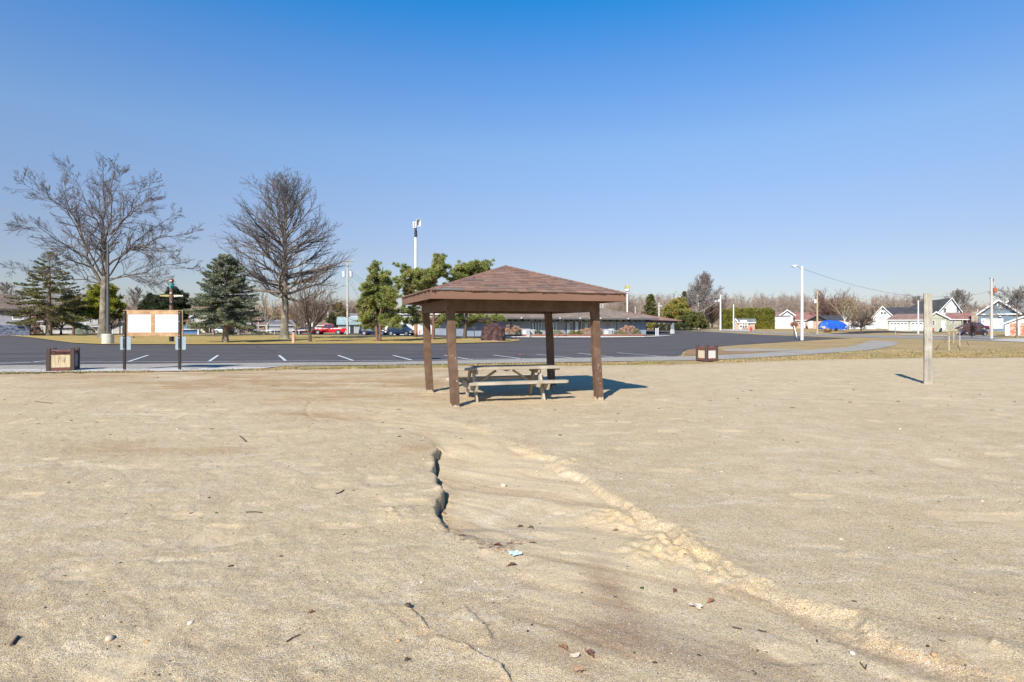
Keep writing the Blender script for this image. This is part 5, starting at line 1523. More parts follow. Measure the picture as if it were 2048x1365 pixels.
def pine(label, loc, H, Rw, seed, m, trunks=((0, 0, 0, 0, .2),), limbs=26, z0=2.0, puffs=3, pr=.55, ln=.22, wd=.045, n=90, name="pine_tree", shape=None, elev=(5, 55), clumps=None, tm=None, flat=.62):
    """trunks: (x, y, leanx, leany, radius); clumps: measured foliage masses (dx, dy, z, radius)"""
    rng = random.Random(seed); ND = Needles(seed); S = Segs()
    t = thing(name, label, "tree", loc)
    tks = []
    for (tx, ty, lx, ly, r) in trunks:
        me = trunk_mesh(H * .9, r, .05, rng, n=10, m=14, flare=1.2, lean=(lx, ly))
        me.transform(Matrix.Translation((tx, ty, 0)))
        finish(me, tm or bark_pine, True); tks.append(link("trunk", me, t))
    def limb_to(p0, c, r):
        p0 = np.array(p0, float); c = np.array(c, float); k = 5; prev = p0
        for j in range(k):
            f = (j + 1) / k; q = p0 + (c - p0) * f + np.array([rng.gauss(0, .05), rng.gauss(0, .05), .25 * math.sin(f * 3.1) * .5])
            S.add(prev, q, r * (1 - .7 * j / k), r * (1 - .7 * (j + 1) / k)); prev = q
        return prev
    if clumps is None:
        clumps = []
        for i in range(limbs):
            f = (i + rng.random()) / limbs; z = z0 + (H - z0 - .3) * f
            w = shape(f) if shape else (math.sin(math.pi * min(1, f * .8 + .25)) ** .8)
            az = i * 2.399; L_ = Rw * w * rng.uniform(.55, 1.0)
            clumps.append((math.cos(az) * L_, math.sin(az) * L_, z + rng.uniform(0, .5), pr * rng.uniform(.8, 1.25)))
            if L_ > 1.2: clumps.append((math.cos(az) * L_ * .55, math.sin(az) * L_ * .55, z + rng.uniform(-.1, .3), pr * rng.uniform(.6, 1.0)))
        clumps.append((0, 0, H - .3, pr * .8))
    if len(clumps) > 40 and name == "pine_tree":
        ex = []
        for i, a in enumerate(clumps):
            for b in clumps[i + 1:]:
                if .5 < math.dist(a[:3], b[:3]) < 1.15 and rng.random() < .30: ex.append(tuple((a[q] + b[q]) / 2 for q in range(3)) + (min(a[3], b[3]) * .8,))
        clumps = clumps + ex[:70]
    for (dx, dy, z, r) in clumps:
        bz = max(z0 * .8, z - .35 * math.hypot(dx, dy) - .3)
        tx, ty, lx, ly, rr = trunks[0] if len(trunks) == 1 or dx < 0 else trunks[1]
        ff = min(1, bz / (H * .9))
        e = limb_to((tx + lx * ff, ty + ly * ff, bz), (dx, dy, z - r * .25), .05)
        k = max(4, int(puffs * 3.4 * (r / .6)))
        for _ in range(k):
            q = np.array([rng.gauss(0, .5), rng.gauss(0, .5), rng.gauss(0, .34)]) * r
            ND.puff(np.array([dx, dy, z]) + q * 1.12, r * rng.uniform(.22, .46), int(n * .8 * (r / .6)), ln * 1.25, wd, flat)
            if rng.random() < .6: S.add(e, np.array([dx, dy, z]) + q, .018, .01)
    mb = S.mesh("branches", 4); finish(mb, tm or bark_pine); link("branches", mb, tks[0])
    mn = ND.mesh("crown"); finish(mn, m); link("crown", mn, t)
    return t

x, y = G(451, 686)
spruce("dense blue green spruce with exposed leaning trunk base on the grass island", (x, y, 0), 8.15, 3.55, 5, nd_spruce, z0=1.75, dens=1.15, ln=.17, wd=.06, tr=.27, tm=mat("spruce_bark", (.36, .29, .24), (.22, .17, .14), 5, .95, .6, 9), droop=.25, power=.70, up_top=.55, cluster=14, nb=175)
x, y = G(99, 672.4)
spruce("ragged olive green spruce with sparse upper branches at the left", (x, y, 0), 12.6, 6.2, 6, nd_olive, z0=2.7, dens=.72, ln=.28, wd=.095, tr=.42, tm=mat("left_spruce_bark", (.30, .24, .19), (.17, .13, .10), 4, .95, .6, 9), droop=.35, power=.80, up_top=.65, sparse_top=.75, cluster=10, nb=170, leafy=(.28, 1), top_w=.02)

def C_(px, py, Y, bx, r, dy=0.0):
    """foliage mass measured in the photo, relative to a tree rooted at column bx"""
    return ((px - bx) / F * Y, dy, CAMH + (HOR - py) / F * Y, r)
x, y = G(757, 684)
rr = random.Random(9)
cl = [C_(a, b_, y, 757, r_, rr.uniform(-1.2, 1.2)) for a, b_, r_ in ((748, 528, .32), (747, 540, .42), (750, 552, .5), (744, 563, .55), (738, 575, .6), (752, 577, .55), (771, 545, .32), (772, 556, .45), (774, 568, .5), (766, 580, .5), (780, 582, .5), (733, 590, .6), (725, 601, .55), (720, 612, .45), (745, 596, .5), (762, 593, .55), (779, 596, .6), (792, 598, .5), (735, 608, .5), (749, 618, .5), (730, 628, .55), (742, 636, .55), (724, 640, .4), (736, 650, .45), (770, 613, .45), (786, 612, .5), (772, 630, .55), (786, 634, .55), (797, 640, .5), (780, 645, .45), (765, 644, .4), (800, 652, .35), (728, 655, .3))]
cl += [(c[0] * .8, c[1] + 1.0, c[2] + .1, c[3] * .9) for c in cl] + [(c[0] * .6, -c[1], c[2] - .2, c[3]) for c in cl[::2]]
pine("twin trunked pine with reddish bark in front of the navy cars", (x, y, 0), 8.3, 2.4, 21, nd_pine, trunks=((-.12, 0, -.45, .2, .15), (.10, .1, .35, -.2, .14)), clumps=cl, z0=2.4, n=46, ln=.20, wd=.05)
x, y = base_at(866, 64)[:2]
cl = [C_(a, b_, y, 866, r_, rr.uniform(-1.5, 1.5)) for a, b_, r_ in ((881, 512, .4), (879, 524, .6), (889, 532, .5), (868, 535, .55), (880, 542, .65), (893, 548, .5), (858, 546, .55), (842, 548, .5), (828, 544, .5), (812, 540, .5), (797, 534, .35), (803, 545, .45), (818, 553, .55), (834, 558, .6), (850, 558, .55), (868, 556, .6), (796, 560, .4), (806, 566, .45), (822, 572, .5), (838, 570, .45), (800, 580, .45), (815, 588, .5), (830, 590, .4), (850, 578, .45), (866, 573, .4), (804, 596, .4), (822, 604, .45), (812, 618, .5), (800, 624, .4), (826, 630, .5), (836, 640, .45), (818, 645, .4), (845, 636, .4), (880, 640, .4), (893, 634, .35), (875, 652, .3), (803, 640, .35))]
cl += [(c[0] * .85, c[1] + 1.2, c[2] + .05, c[3] * .9) for c in cl] + [(c[0] * .75, -c[1] - .4, c[2] - .15, c[3] * .9) for c in cl[::2]]
pine("wide green pine behind the left corner of the shelter roof", (x, y, 0), 9.2, 3.2, 22, nd_pine, trunks=((0, 0, .2, 0, .2),), clumps=cl, z0=2.2, n=46, ln=.21, wd=.05)
x, y = G(929, 678.5)
cl = [C_(a, b_, y, 929, r_, rr.uniform(-1.5, 1.5)) for a, b_, r_ in ((965, 526, .45), (979, 528, .4), (950, 528, .5), (935, 531, .5), (920, 534, .5), (910, 541, .45), (942, 541, .6), (957, 538, .6), (972, 538, .55), (927, 546, .55), (914, 553, .5), (903, 562, .45), (930, 558, .6), (948, 552, .6), (965, 550, .55), (892, 570, .4), (915, 568, .5), (900, 578, .4), (935, 572, .5), (960, 565, .5), (885, 632, .4), (905, 640, .45), (920, 634, .4), (948, 637, .45), (965, 632, .4), (985, 638, .4), (1000, 634, .4), (975, 646, .3), (912, 650, .35), (940, 650, .3), (1008, 640, .3))]
cl += [(c[0] * .85, c[1] + 1.2, c[2] + .05, c[3] * .9) for c in cl] + [(c[0] * .75, -c[1] - .4, c[2] - .15, c[3] * .9) for c in cl[::2]]
pine("pine with dark trunk seen through the shelter, crown above the roof slope", (x, y, 0), 9.4, 3.2, 23, nd_pine, trunks=((0, 0, .6, 0, .23),), clumps=cl, z0=2.2, n=46, ln=.23, wd=.055, tm=bark_dark)

def far_ev(kind, label, px, Y, H, Rw, seed, m, **k):
    return kind(label, base_at(px, Y), H, Rw, seed, m, **k)
far_ev(pine, "bright yellow green pine half hidden by the forked trunk", 203, 104, 8.6, 4.0, 71, nd_yel, pr=.75, limbs=30, z0=3.0, ln=.34, wd=.10, n=34, shape=lambda f: (1 - f) ** .6 * .9 + .15)
far_ev(pine, "dark round pine behind the totem pole wings", 345, 112, 8.6, 2.7, 72, nd_dark, pr=.8, limbs=22, z0=3.0, ln=.34, wd=.09, n=36)
far_ev(pine, "dark green bushy tree left of the totem pole above the notice board", 306, 116, 7.2, 2.6, 73, nd_dark, pr=.85, limbs=22, z0=2.6, ln=.34, wd=.09, n=36)
far_ev(pine, "dark evergreen hanging behind the ragged olive spruce at its right", 147, 99, 6.4, 2.2, 74, nd_dark, pr=.6, limbs=16, z0=2.4, ln=.28, wd=.08, n=32)
far_ev(spruce, "cone shaped green tree behind the carport roof", 1301.5, 136, 8.0, 2.75, 75, nd_cone, z0=.6, dens=.8, ln=.34, wd=.13, tr=.2, nb=80, cluster=10, power=.75)
far_ev(pine, "golden green layered evergreen right of the carport", 1354, 126, 6.2, 3.6, 76, nd_gold, pr=.75, limbs=30, z0=1.6, ln=.34, wd=.11, n=34, shape=lambda f: (1 - f) ** .55)
far_ev(spruce, "pointed evergreen at the right side of the golden layered one", 1369, 131, 8.4, 2.5, 77, nd_cone, z0=.6, dens=.7, ln=.34, wd=.13, tr=.2, nb=70, cluster=9)
far_ev(pine, "low spreading evergreen at the foot of the slim pale trunk", 1383, 121, 3.6, 4.0, 78, nd_cone, pr=.6, limbs=20, z0=.6, ln=.3, wd=.10, n=34, shape=lambda f: (1 - f) ** .5)
far_ev(spruce, "small dark spruce left of the transformer pole, above the red pickup", 664, 132, 4.2, 2.0, 79, nd_dark, z0=.5, dens=.7, ln=.32, wd=.12, tr=.15, nb=44, cluster=9)
far_ev(pine, "rusty yellow evergreen behind the transformer pole", 676, 142, 6.4, 2.3, 80, needle_mat("rusty_needles", (.26, .19, .055), (.17, .13, .04), (.30, .20, .07)), pr=.8, limbs=20, z0=1.4, ln=.36, wd=.11, n=34)
far_ev(pine, "golden shrubby tree under the far end of the carport", 1292, 122, 2.4, 3.0, 81, nd_gold, pr=.5, limbs=14, z0=.5, ln=.26, wd=.09, n=34)

# the long clipped hedge: leaves over a solid green mass, its top ragged
def hedge():
    Y = 134; x0 = (1443 - 1024) / F * Y; x1 = (1545 - 1024) / F * Y
    z = float(gz((x0 + x1) / 2, Y)); H = CAMH + (HOR - 619.5) / F * Y - z
    t = thing("tall_hedge", "tall dense yellow green hedge like a wall behind the small brick house", "hedge", ((x0 + x1) / 2, Y, z))
    g = np.random.default_rng(3); W_ = (x1 - x0) / 2
    mb = MB().box(-W_ + .4, W_ - .4, -.6, 1.6, 0, H - .7)
    c = mb.build("hedge_core", nd_dark, t)
    n = 26000
    X = g.uniform(-W_, W_, n); top_ = H + .22 * np.sin(X * 1.7) + .18 * np.sin(X * 4.1 + 1) - .25 * sstep(np.abs(X), W_ - 1.6, W_)
    side = g.random(n)
    Z = np.where(side < .8, g.uniform(0, 1, n) * top_, top_ - g.random(n) * .5)
    col = .28 * np.sin(X * 3.2) * np.cos(Z * .5)
    Yv = np.where(side < .8, -.95 + col + g.normal(0, .18, n), g.uniform(-1, 1.8, n))
    P = np.stack([X, Yv, Z], -1)
    dr = np.stack([g.normal(0, .5, n), -.5 + g.normal(0, .4, n), .7 + g.normal(0, .4, n)], -1); dr /= np.linalg.norm(dr, axis=1, keepdims=True)
    w = np.cross(dr, g.normal(0, 1, (n, 3))); w /= np.linalg.norm(w, axis=1, keepdims=True)
    me = tri_mesh("foliage", P - w * .09, P + w * .09, P + dr * .38); finish(me, nd_arb); link("foliage", me, t)
hedge()

# ------------------------------------------------------------------ far bare woods: nobody could count them
def woods(name, label, spans, seed, m, rows, hgt, per):
    """spans: (px0, px1, top row) of the wood's skyline"""
    rng = random.Random(seed); S = Segs()
    for (p0, p1, ptop) in spans:
        for row in rows:
            n = max(2, int(abs(p1 - p0) / F * row / per * 2.2))
            for i in range(n):
                px = p0 + (p1 - p0) * (i + rng.random()) / n; X = (px - 1024) / F * row; Y = row + rng.uniform(-6, 6)
                z = float(gz(X, Y)); H = (CAMH + (HOR - ptop) / F * Y - z) * rng.uniform(hgt, 1.05)
                w = H * rng.uniform(.26, .42)
                th = H * rng.uniform(.10, .30)
                k = 3
                lean = rng.gauss(0, .04)
                for j in range(k):
                    S.add((X + lean * H * j / k, Y, z + th * j / k), (X + lean * H * (j + 1) / k, Y, z + th * (j + 1) / k), .16 - .02 * j, .14 - .02 * j)
                for q in range(11):
                    az = rng.uniform(0, 6.283); f = rng.random(); s = np.array([X + lean * H, Y, z + th * rng.uniform(.55, 1)])
                    e = np.array([X + math.cos(az) * w * (1 - f * .7), Y + math.sin(az) * w * .6, z + th + (H - th) * (.35 + .65 * f)])
                    md = (s + e) / 2 + np.array([rng.gauss(0, .3), 0, rng.gauss(0, .3)])
                    S.add(s, md, .085, .06); S.add(md, e, .06, .032)
                    for u in range(11):
                        g = rng.random(); b = md + (e - md) * g if rng.random() < .75 else s + (md - s) * g
                        d = np.array([rng.gauss(0, .65), rng.gauss(0, .4), rng.gauss(.55, .4)]) * H * .105
                        c = b + d; S.add(b, c, .036, .026)
                        for v in range(3):
                            bb = b + d * rng.random(); S.add(bb, bb + np.array([rng.gauss(0, .6), rng.gauss(0, .3), rng.gauss(.5, .4)]) * H * .06, .027, .020)
    me = S.mesh(name, 3); finish(me, m); o = link(name, me)
    tag(o, label, "woods", None, "stuff")
woods("bare_woods", "far grey brown leafless woods along the whole skyline", [(-160, 60, 606), (60, 250, 600), (380, 480, 598), (590, 720, 597), (1210, 1345, 589), (1345, 1470, 604), (1460, 1620, 589), (1740, 1830, 588), (1880, 1960, 612)], 1, mat("far_grey_wood", (.36, .285, .225), (.26, .20, .155), .2, .95), (165, 180, 200, 215), .74, 2.6)
woods("reddish_woods", "reddish brown leafless woods behind the houses on both sides", [(250, 420, 607), (560, 640, 604), (640, 790, 606), (1590, 1720, 598), (1920, 2200, 607)], 2, mat("far_red_wood", (.37, .215, .16), (.27, .165, .125), .2, .95), (176, 190, 205), .72, 2.4)
woods("tan_woods", "warm tan leafless thicket below the skyline on the right and centre", [(480, 600, 612), (1600, 1800, 612), (1540, 1620, 622), (1690, 1760, 604)], 3, mat("far_tan_wood", (.40, .265, .145), (.29, .195, .12), .2, .95), (170, 182), .75, 2.4)

# ------------------------------------------------------------------ shrubs
def shrub(label, px, Y, w, h, seed, m, name="round_shrub", cat="shrub", group=None, ln=.10, wd=.06, n=1500, core=True, dz=0.0, stems=False, m2=None):
    loc = base_at(px, Y); t = thing(name, label, cat, (loc[0], loc[1], loc[2] + dz), 0, group)
    g = np.random.default_rng(seed)
    q = g.normal(0, 1, (n, 3)); q /= np.linalg.norm(q, axis=1, keepdims=True); q[:, 2] = np.abs(q[:, 2])
    rr = (.80 + .2 * g.random((n, 1))) * (1 + .10 * np.sin(q[:, :1] * 7 + seed) + .08 * np.sin(q[:, 1:2] * 9))
    P = q * rr * np.array([w / 2, w / 2, h]); P[:, 2] = np.maximum(P[:, 2] - ln * .5, .02)
    dr = q + np.array([0, 0, .4]) + g.normal(0, .4, (n, 3)); dr /= np.linalg.norm(dr, axis=1, keepdims=True)
    v = np.cross(dr, g.normal(0, 1, (n, 3))); v /= np.linalg.norm(v, axis=1, keepdims=True)
    me = tri_mesh("foliage", P - v * wd / 2, P + v * wd / 2, P + dr * ln); finish(me, m); link("foliage", me, t)
    S = Segs()
    for k in range(26):
        e = P[g.integers(0, n)] * .9; S.add(np.array([g.normal(0, .08), g.normal(0, .08), 0]), e, .015, .01)
    ms = S.mesh("stems", 4); finish(ms, bark_dark); link("stems", ms, t)
    return t

def hydrangea(label, px, Y, w, h, seed):
    loc = base_at(px, Y); t = thing("dried_hydrangea", label, "shrub", loc)
    g = np.random.default_rng(seed); rng = random.Random(seed); S = Segs(); ND = Needles(seed)
    for k in range(70):
        az = rng.uniform(0, 6.28); r = math.sqrt(rng.random()) * w / 2; z = h * (rng.uniform(.55, 1.0) - .35 * (2 * r / w) ** 2)
        e = (math.cos(az) * r, math.sin(az) * r * .8, max(z, .25)); S.add((math.cos(az) * r * .25, math.sin(az) * r * .2, 0), e, .012, .008)
        ND.puff(e, .13, 34, .07, .07, .9)
    ms = S.mesh("stems", 4); finish(ms, mat("dry_stem", (.36, .25, .17))); link("stems", ms, t)
    me = ND.mesh("flower_heads"); finish(me, mat("dried_flower", (.66, .42, .28), (.50, .30, .20), 9, .9, trans=.2)); link("flower_heads", me, t)

nd_box = needle_mat("boxwood_leaves", (.23, .215, .04), (.13, .14, .03), (.28, .24, .05))
nd_bush = needle_mat("bush_leaves", (.10, .115, .04), (.055, .07, .025), (.14, .13, .04))
EY = 84
for lb, px, w, h in (("wide low yellow green shrub left of the entrance door", 1112, 2.6, .95), ("low yellow green shrub just right of the entrance walk", 1146, 1.7, .85), ("low yellow green shrub touching the one by the entrance walk", 1157, 1.6, .9), ("small olive shrub hidden behind the front right shelter post", 1210, 1.5, .95), ("low yellow green shrub between unit cabinet and right hydrangea", 1238, 2.2, .9), ("rounded shrub at the right end of the planting bed by the carport", 1273, 1.5, 1.1), ("olive shrub left of the back shelter post, right of the white cabinets", 1074, 2.0, .95), ("dark green shrub at the left side of the white cabinets", 1041, 1.8, 1.0)):
    shrub(lb, px, EY, w, h, int(px), nd_box if "yellow" in lb or "right end" in lb else nd_bush, n=900, ln=.13, wd=.07)
hydrangea("dried pink hydrangea clump nearest the brown covered hut", 1024, 85, 3.0, 1.7, 4)
hydrangea("dried pink hydrangea clump at the centre, left of the front right shelter post", 1183, 86, 3.4, 1.5, 5)
hydrangea("dried pink hydrangea clump at the right near the carport", 1257, 85, 2.8, 1.6, 6)
for lb, px, w, h in (("dark clipped bush just right of the carport bollards", 1319, 2.4, 1.55), ("second dark clipped bush right of the carport", 1334, 2.8, 1.6), ("third dark clipped bush along the far lot edge", 1349, 2.8, 1.65), ("last dark clipped bush beside the low spreading evergreen", 1368, 3.2, 1.7)):
    shrub(lb, px, 119, w, h, int(px), nd_dark, n=1300, ln=.18, wd=.10)
shrub("dark round bush at the corner of the stone based building", 72, 92, 2.0, 1.55, 9, nd_dark, n=1200, ln=.14, wd=.08)
# ornamental grass clump on the right
def grass_clump(label, px, Y, w, h, seed):
    t = thing("grass_clump", label, "ornamental grass", base_at(px, Y)); g = np.random.default_rng(seed); n = 1500
    a = g.uniform(0, 6.28, n); r = g.random(n) ** .5 * w * .25; b = np.stack([np.cos(a) * r, np.sin(a) * r, np.zeros(n)], -1)
    rr_ = g.random(n); e = np.stack([np.cos(a) * w * .5 * rr_, np.sin(a) * w * .5 * rr_, h * np.sqrt(np.clip(1.05 - rr_ ** 2, .02, 1)) * g.uniform(.75, 1.05, n)], -1); b = e * np.array([.55, .55, .45])
    v = np.stack([-np.sin(a), np.cos(a), np.zeros(n)], -1) * .025
    me = tri_mesh("blades", b - v, b + v, e); finish(me, mat("straw", (.62, .42, .20), (.50, .34, .16), 3, .9, trans=.2)); link("blades", me, t)
grass_clump("round tan ornamental grass clump right of the tan wooden pole", 1655, 106, 1.9, .95, 2)


# ================================================================== BUILDINGS
glass_m = mat("window_glass", (.055, .065, .075), (.10, .115, .13), 1.5, .12, spec=.8)
glass_pale = mat("pale_blue_glass", (.42, .52, .56), (.30, .38, .42), 1.2, .18, spec=.7)  # some panes are simply coloured a pale grey blue
white_t = mat("white_trim", (.68, .68, .67), (.60, .60, .59), 3, .7)
dark_t = mat("dark_trim", (.035, .032, .035), (.05, .045, .05), 3, .7)
def siding(name, c): return lined(name, c, tuple(x * .62 for x in c), 'Z', .22, width=.16)
def boards(name, c): return lined(name, c, tuple(x * .60 for x in c), 'X', .30, width=.12)
def shingles(name, c): return mat(name, c, tuple(x * .72 for x in c), 2.5, .95, .4, 10, col3=tuple(min(1, x * 1.18) for x in c), scale3=.8)
rf_brown = shingles("brown_roof", (.245, .155, .125)); rf_red = shingles("red_brown_roof", (.275, .135, .11)); rf_grey = shingles("grey_roof", (.22, .215, .215)); rf_black = shingles("charcoal_roof", (.060, .062, .072))
rf_tan = shingles("tan_brown_roof", (.27, .215, .17)); rf_teal = shingles("teal_roof", (.13, .23, .25)); rf_green = shingles("pale_green_roof", (.33, .41, .39))
si_white = siding("white_siding", (.66, .66, .67)); si_cream = siding("cream_siding", (.62, .58, .48)); si_olive = siding("olive_siding", (.43, .43, .33)); si_grey = siding("grey_siding", (.42, .42, .42))
si_blue = siding("slate_blue_siding", (.155, .215, .28)); si_blue2 = siding("bright_blue_wall", (.09, .22, .47)); si_green = siding("sage_siding", (.42, .47, .42))
br_org = bricky("orange_brick", (.42, .21, .12), (.50, .27, .16), (.45, .36, .28), 1.0, .22, .075, rot=(R(90), 0, 0))
br_red = bricky("red_brick", (.32, .12, .09), (.40, .17, .12), (.36, .28, .24), 1.0, .22, .075, rot=(R(90), 0, 0))
stone_m = bricky("blue_grey_stone", (.05, .065, .11), (.19, .22, .29), (.045, .05, .07), 1.0, .42, .15, rot=(R(90), 0, 0), msize=.03)
stone_tan = bricky("fieldstone", (.34, .26, .18), (.56, .48, .38), (.25, .20, .16), 1.0, .45, .22, rot=(R(90), 0, 0), msize=.03)
door_w = lined("garage_door_white", (.62, .61, .59), (.42, .41, .40), 'Z', .53, width=.05)

class House:
    """front wall in the local plane y = 0, looking toward -y; measured columns/rows turned into metres"""
    def __init__(s, name, label, px0, px1, Y, pyb, cat="house", rz=None, zb=None):
        s.Y = Y; s.px0 = px0; t0 = (px0 - 1024) / F; t1 = (px1 - 1024) / F
        s.ph = math.atan((t0 + t1) / 2) if rz is None else rz
        s.zb = CAMH + (HOR - pyb) / F * Y if zb is None else zb
        w = (t1 - t0) * Y * math.cos(s.ph)
        s.Y0 = Y + w / 2 * math.sin(s.ph); s.X0 = t0 * s.Y0
        s.t = thing(name, label, cat, (s.X0, s.Y0, s.zb), -s.ph)
        s.W = s.x(px1)
    def x(s, px):
        t = (px - 1024) / F; return (t * s.Y0 - s.X0) / (math.cos(s.ph) + t * math.sin(s.ph))
    def z(s, py): return CAMH + (HOR - py) / F * s.Y - s.zb
    def walls(s, px0, px1, pye, depth, m, y0=0.0, name="wall", pyb=None):
        zb = -.6 if pyb is None else s.z(pyb)
        return MB().box(s.x(px0), s.x(px1), y0, y0 + depth, zb, s.z(pye)).build(name, m, s.t)
    def gable(s, px0, px1, pye, pyp, depth, mw, mr, y0=0.0, over=.35, pxp=None, pyl=None, trim=white_t, th=.16, wall_name="gable_wall"):
        """gable facing the camera"""
        x0, x1 = s.x(px0), s.x(px1); ze, zp = s.z(pye), s.z(pyp); xp = s.x(pxp) if pxp else (x0 + x1) / 2
        MB().prism([(x0 + over, ze), (x1 - over, ze), (xp, zp - .12)], 'y', y0, y0 + depth).build(wall_name, mw, s.t)
        sl = (zp - ze)
        r = MB()
        for xa, sgn in ((x0, 1), (x1, -1)):
            r.prism([(xa, ze - .06), (xp, zp - .0), (xp, zp + th), (xa, ze + th - .06)], 'y', y0 - over, y0 + depth + over)
        ro = r.build("roof", mr, s.t)
        if trim is not None:
            b = MB()
            for xa in (x0, x1):
                b.prism([(xa, ze - .20), (xp, zp - .16), (xp, zp + th + .02), (xa, ze + th - .04)], 'y', y0 - over - .05, y0 - over - .002)
            b.build("barge_board", trim, ro)
        return ro
    def side_roof(s, px0, px1, pye, pyp, depth, mr, y0=0.0, over=.4, hip0=0, hip1=0, mw=None, trim=white_t):
        """ridge parallel to the front; hip0/hip1 = how many photo columns the ridge is shortened at each end"""
        x0, x1 = s.x(px0), s.x(px1); ze, zp = s.z(pye), s.z(pyp); a, b = y0 - over, y0 + depth + over; m = (a + b) / 2
        r0, r1 = s.x(px0 + hip0), s.x(px1 - hip1)
        v = [(x0, a, ze), (x1, a, ze), (x1, b, ze), (x0, b, ze), (r0, m, zp), (r1, m, zp)]
        lo = [(p[0], p[1], p[2] - .16) for p in v]
        f = [(0, 1, 5, 4), (1, 2, 5), (2, 3, 4, 5), (3, 0, 4), (7, 6, 10, 11), (8, 7, 11), (9, 8, 11, 10), (6, 9, 10), (0, 6, 7, 1), (1, 7, 8, 2), (2, 8, 9, 3), (3, 9, 6, 0)]
        ro = MB().add(v + lo, f).build("roof", mr, s.t)
        if trim is not None: MB().box(x0, x1, a - .03, a - .003, ze - .20, ze - .01).build("gutter", trim, ro)
        if mw is not None and (hip0 == 0 or hip1 == 0):
            for xx, hp in ((x0 + .35, hip0), (x1 - .45, hip1)):
                if hp == 0: MB().prism([(y0, ze - .1), (y0 + depth, ze - .1), (m, zp - .25)], 'x', xx, xx + .1).build("gable_wall", mw, s.t)
        return ro
    def window(s, px0, px1, pyt, pyb, y0=0.0, g=glass_m, fr=white_t, fw=.09, bars=0, name="window"):
        x0, x1, z0, z1 = s.x(px0), s.x(px1), s.z(pyb), s.z(pyt)
        m = MB().box(x0, x1, y0 - .06, y0 - .003, z1 - fw, z1).box(x0, x1, y0 - .06, y0 - .003, z0, z0 + fw).box(x0, x0 + fw, y0 - .058, y0 - .004, z0 + fw, z1 - fw).box(x1 - fw, x1, y0 - .058, y0 - .004, z0 + fw, z1 - fw)
        for k in range(bars):
            xx = x0 + (x1 - x0) * (k + 1) / (bars + 1); m.box(xx - .02, xx + .02, y0 - .055, y0 - .004, z0 + fw, z1 - fw)
        if z1 - z0 > .8: m.box(x0 + fw, x1 - fw, y0 - .056, y0 - .004, (z0 + z1) / 2 - .025, (z0 + z1) / 2 + .025)
        w = m.build(name, fr, s.t)
        MB().box(x0 + fw, x1 - fw, y0 - .03, y0 - .005, z0 + fw, z1 - fw).build("pane", g, w)
        return w
    def door(s, px0, px1, pyt, pyb, y0=0.0, m=None, fr=white_t, name="door", win=False):
        x0, x1, z0, z1 = s.x(px0), s.x(px1), s.z(pyb), s.z(pyt)
        d = MB().box(x0, x1, y0 - .05, y0 - .004, z0, z1).build(name, m or white_t, s.t)
        MB().box(x0 - .12, x0 - .002, y0 - .08, y0 - .003, z0, z1 + .12).box(x1 + .002, x1 + .12, y0 - .08, y0 - .003, z0, z1 + .12).box(x0, x1, y0 - .078, y0 - .003, z1 + .002, z1 + .12).build("frame", fr, d)
        if win:
            n = max(3, int((x1 - x0) / .6)); g = MB()
            for k in range(n):
                a = x0 + (x1 - x0) * (k + .15) / n; b = x0 + (x1 - x0) * (k + .85) / n; g.box(a, b, y0 - .06, y0 - .045, z1 - .42, z1 - .18)
            g.build("glazing", glass_m, d)
        return d
    def box(s, name, px0, px1, pyt, pyb, y0, y1, m, parent=None):
        return MB().box(s.x(px0), s.x(px1), y0, y1, s.z(pyb), s.z(pyt)).build(name, m, parent or s.t)

# ---- left end building with stone base
h = House("park_building", "grey board building with blue grey stone base and brown roof at the left edge", -190, 61, 88, 669.8, "building", rz=0.0)
_w = h.x(60.5); _d = 11.0; _k = .88
MB().prism([(0, 0), (_w, 0), (_w - _k * _d, _d), (0, _d)], 'z', -.6, h.z(617)).build("wall", boards("lilac_grey_boards", (.22, .215, .235)), h.t)
MB().prism([(-.05, -.08), (_w + .06, -.08), (_w + .05 - _k * _d, _d + .05), (-.05, _d + .05)], 'z', -.6, h.z(650.5)).build("stone_base", stone_m, h.t)
_e = h.z(617.5); _p = h.z(584); _o = .7
_v = [(-1, -_o, _e), (_w + .5, -_o, _e), (_w + .5 - _k * _d, _d + _o, _e), (-1, _d + _o, _e), (-1, _d / 2, _p), (_w - 8.2, _d / 2, _p)]
_l = [(a, b, c - .2) for a, b, c in _v]
_r = MB().add(_v + _l, [(0, 1, 5, 4), (1, 2, 5), (2, 3, 4, 5), (3, 0, 4), (7, 6, 10, 11), (8, 7, 11), (9, 8, 11, 10), (6, 9, 10), (0, 6, 7, 1), (1, 7, 8, 2), (2, 8, 9, 3), (3, 9, 6, 0)]).build("roof", shingles("dark_brown_roof", (.135, .098, .080)), h.t)
MB().box(-1, _w + .5, -_o - .06, -_o - .003, _e - .34, _e - .02).build("gutter", dark_t, _r)
h.window(25, 47.5, 624.5, 639.8, fw=.12, g=glass_m, bars=1)
h.box("downspout", 60.0, 61.8, 618.5, 669.5, -.16, -.02, dark_t)

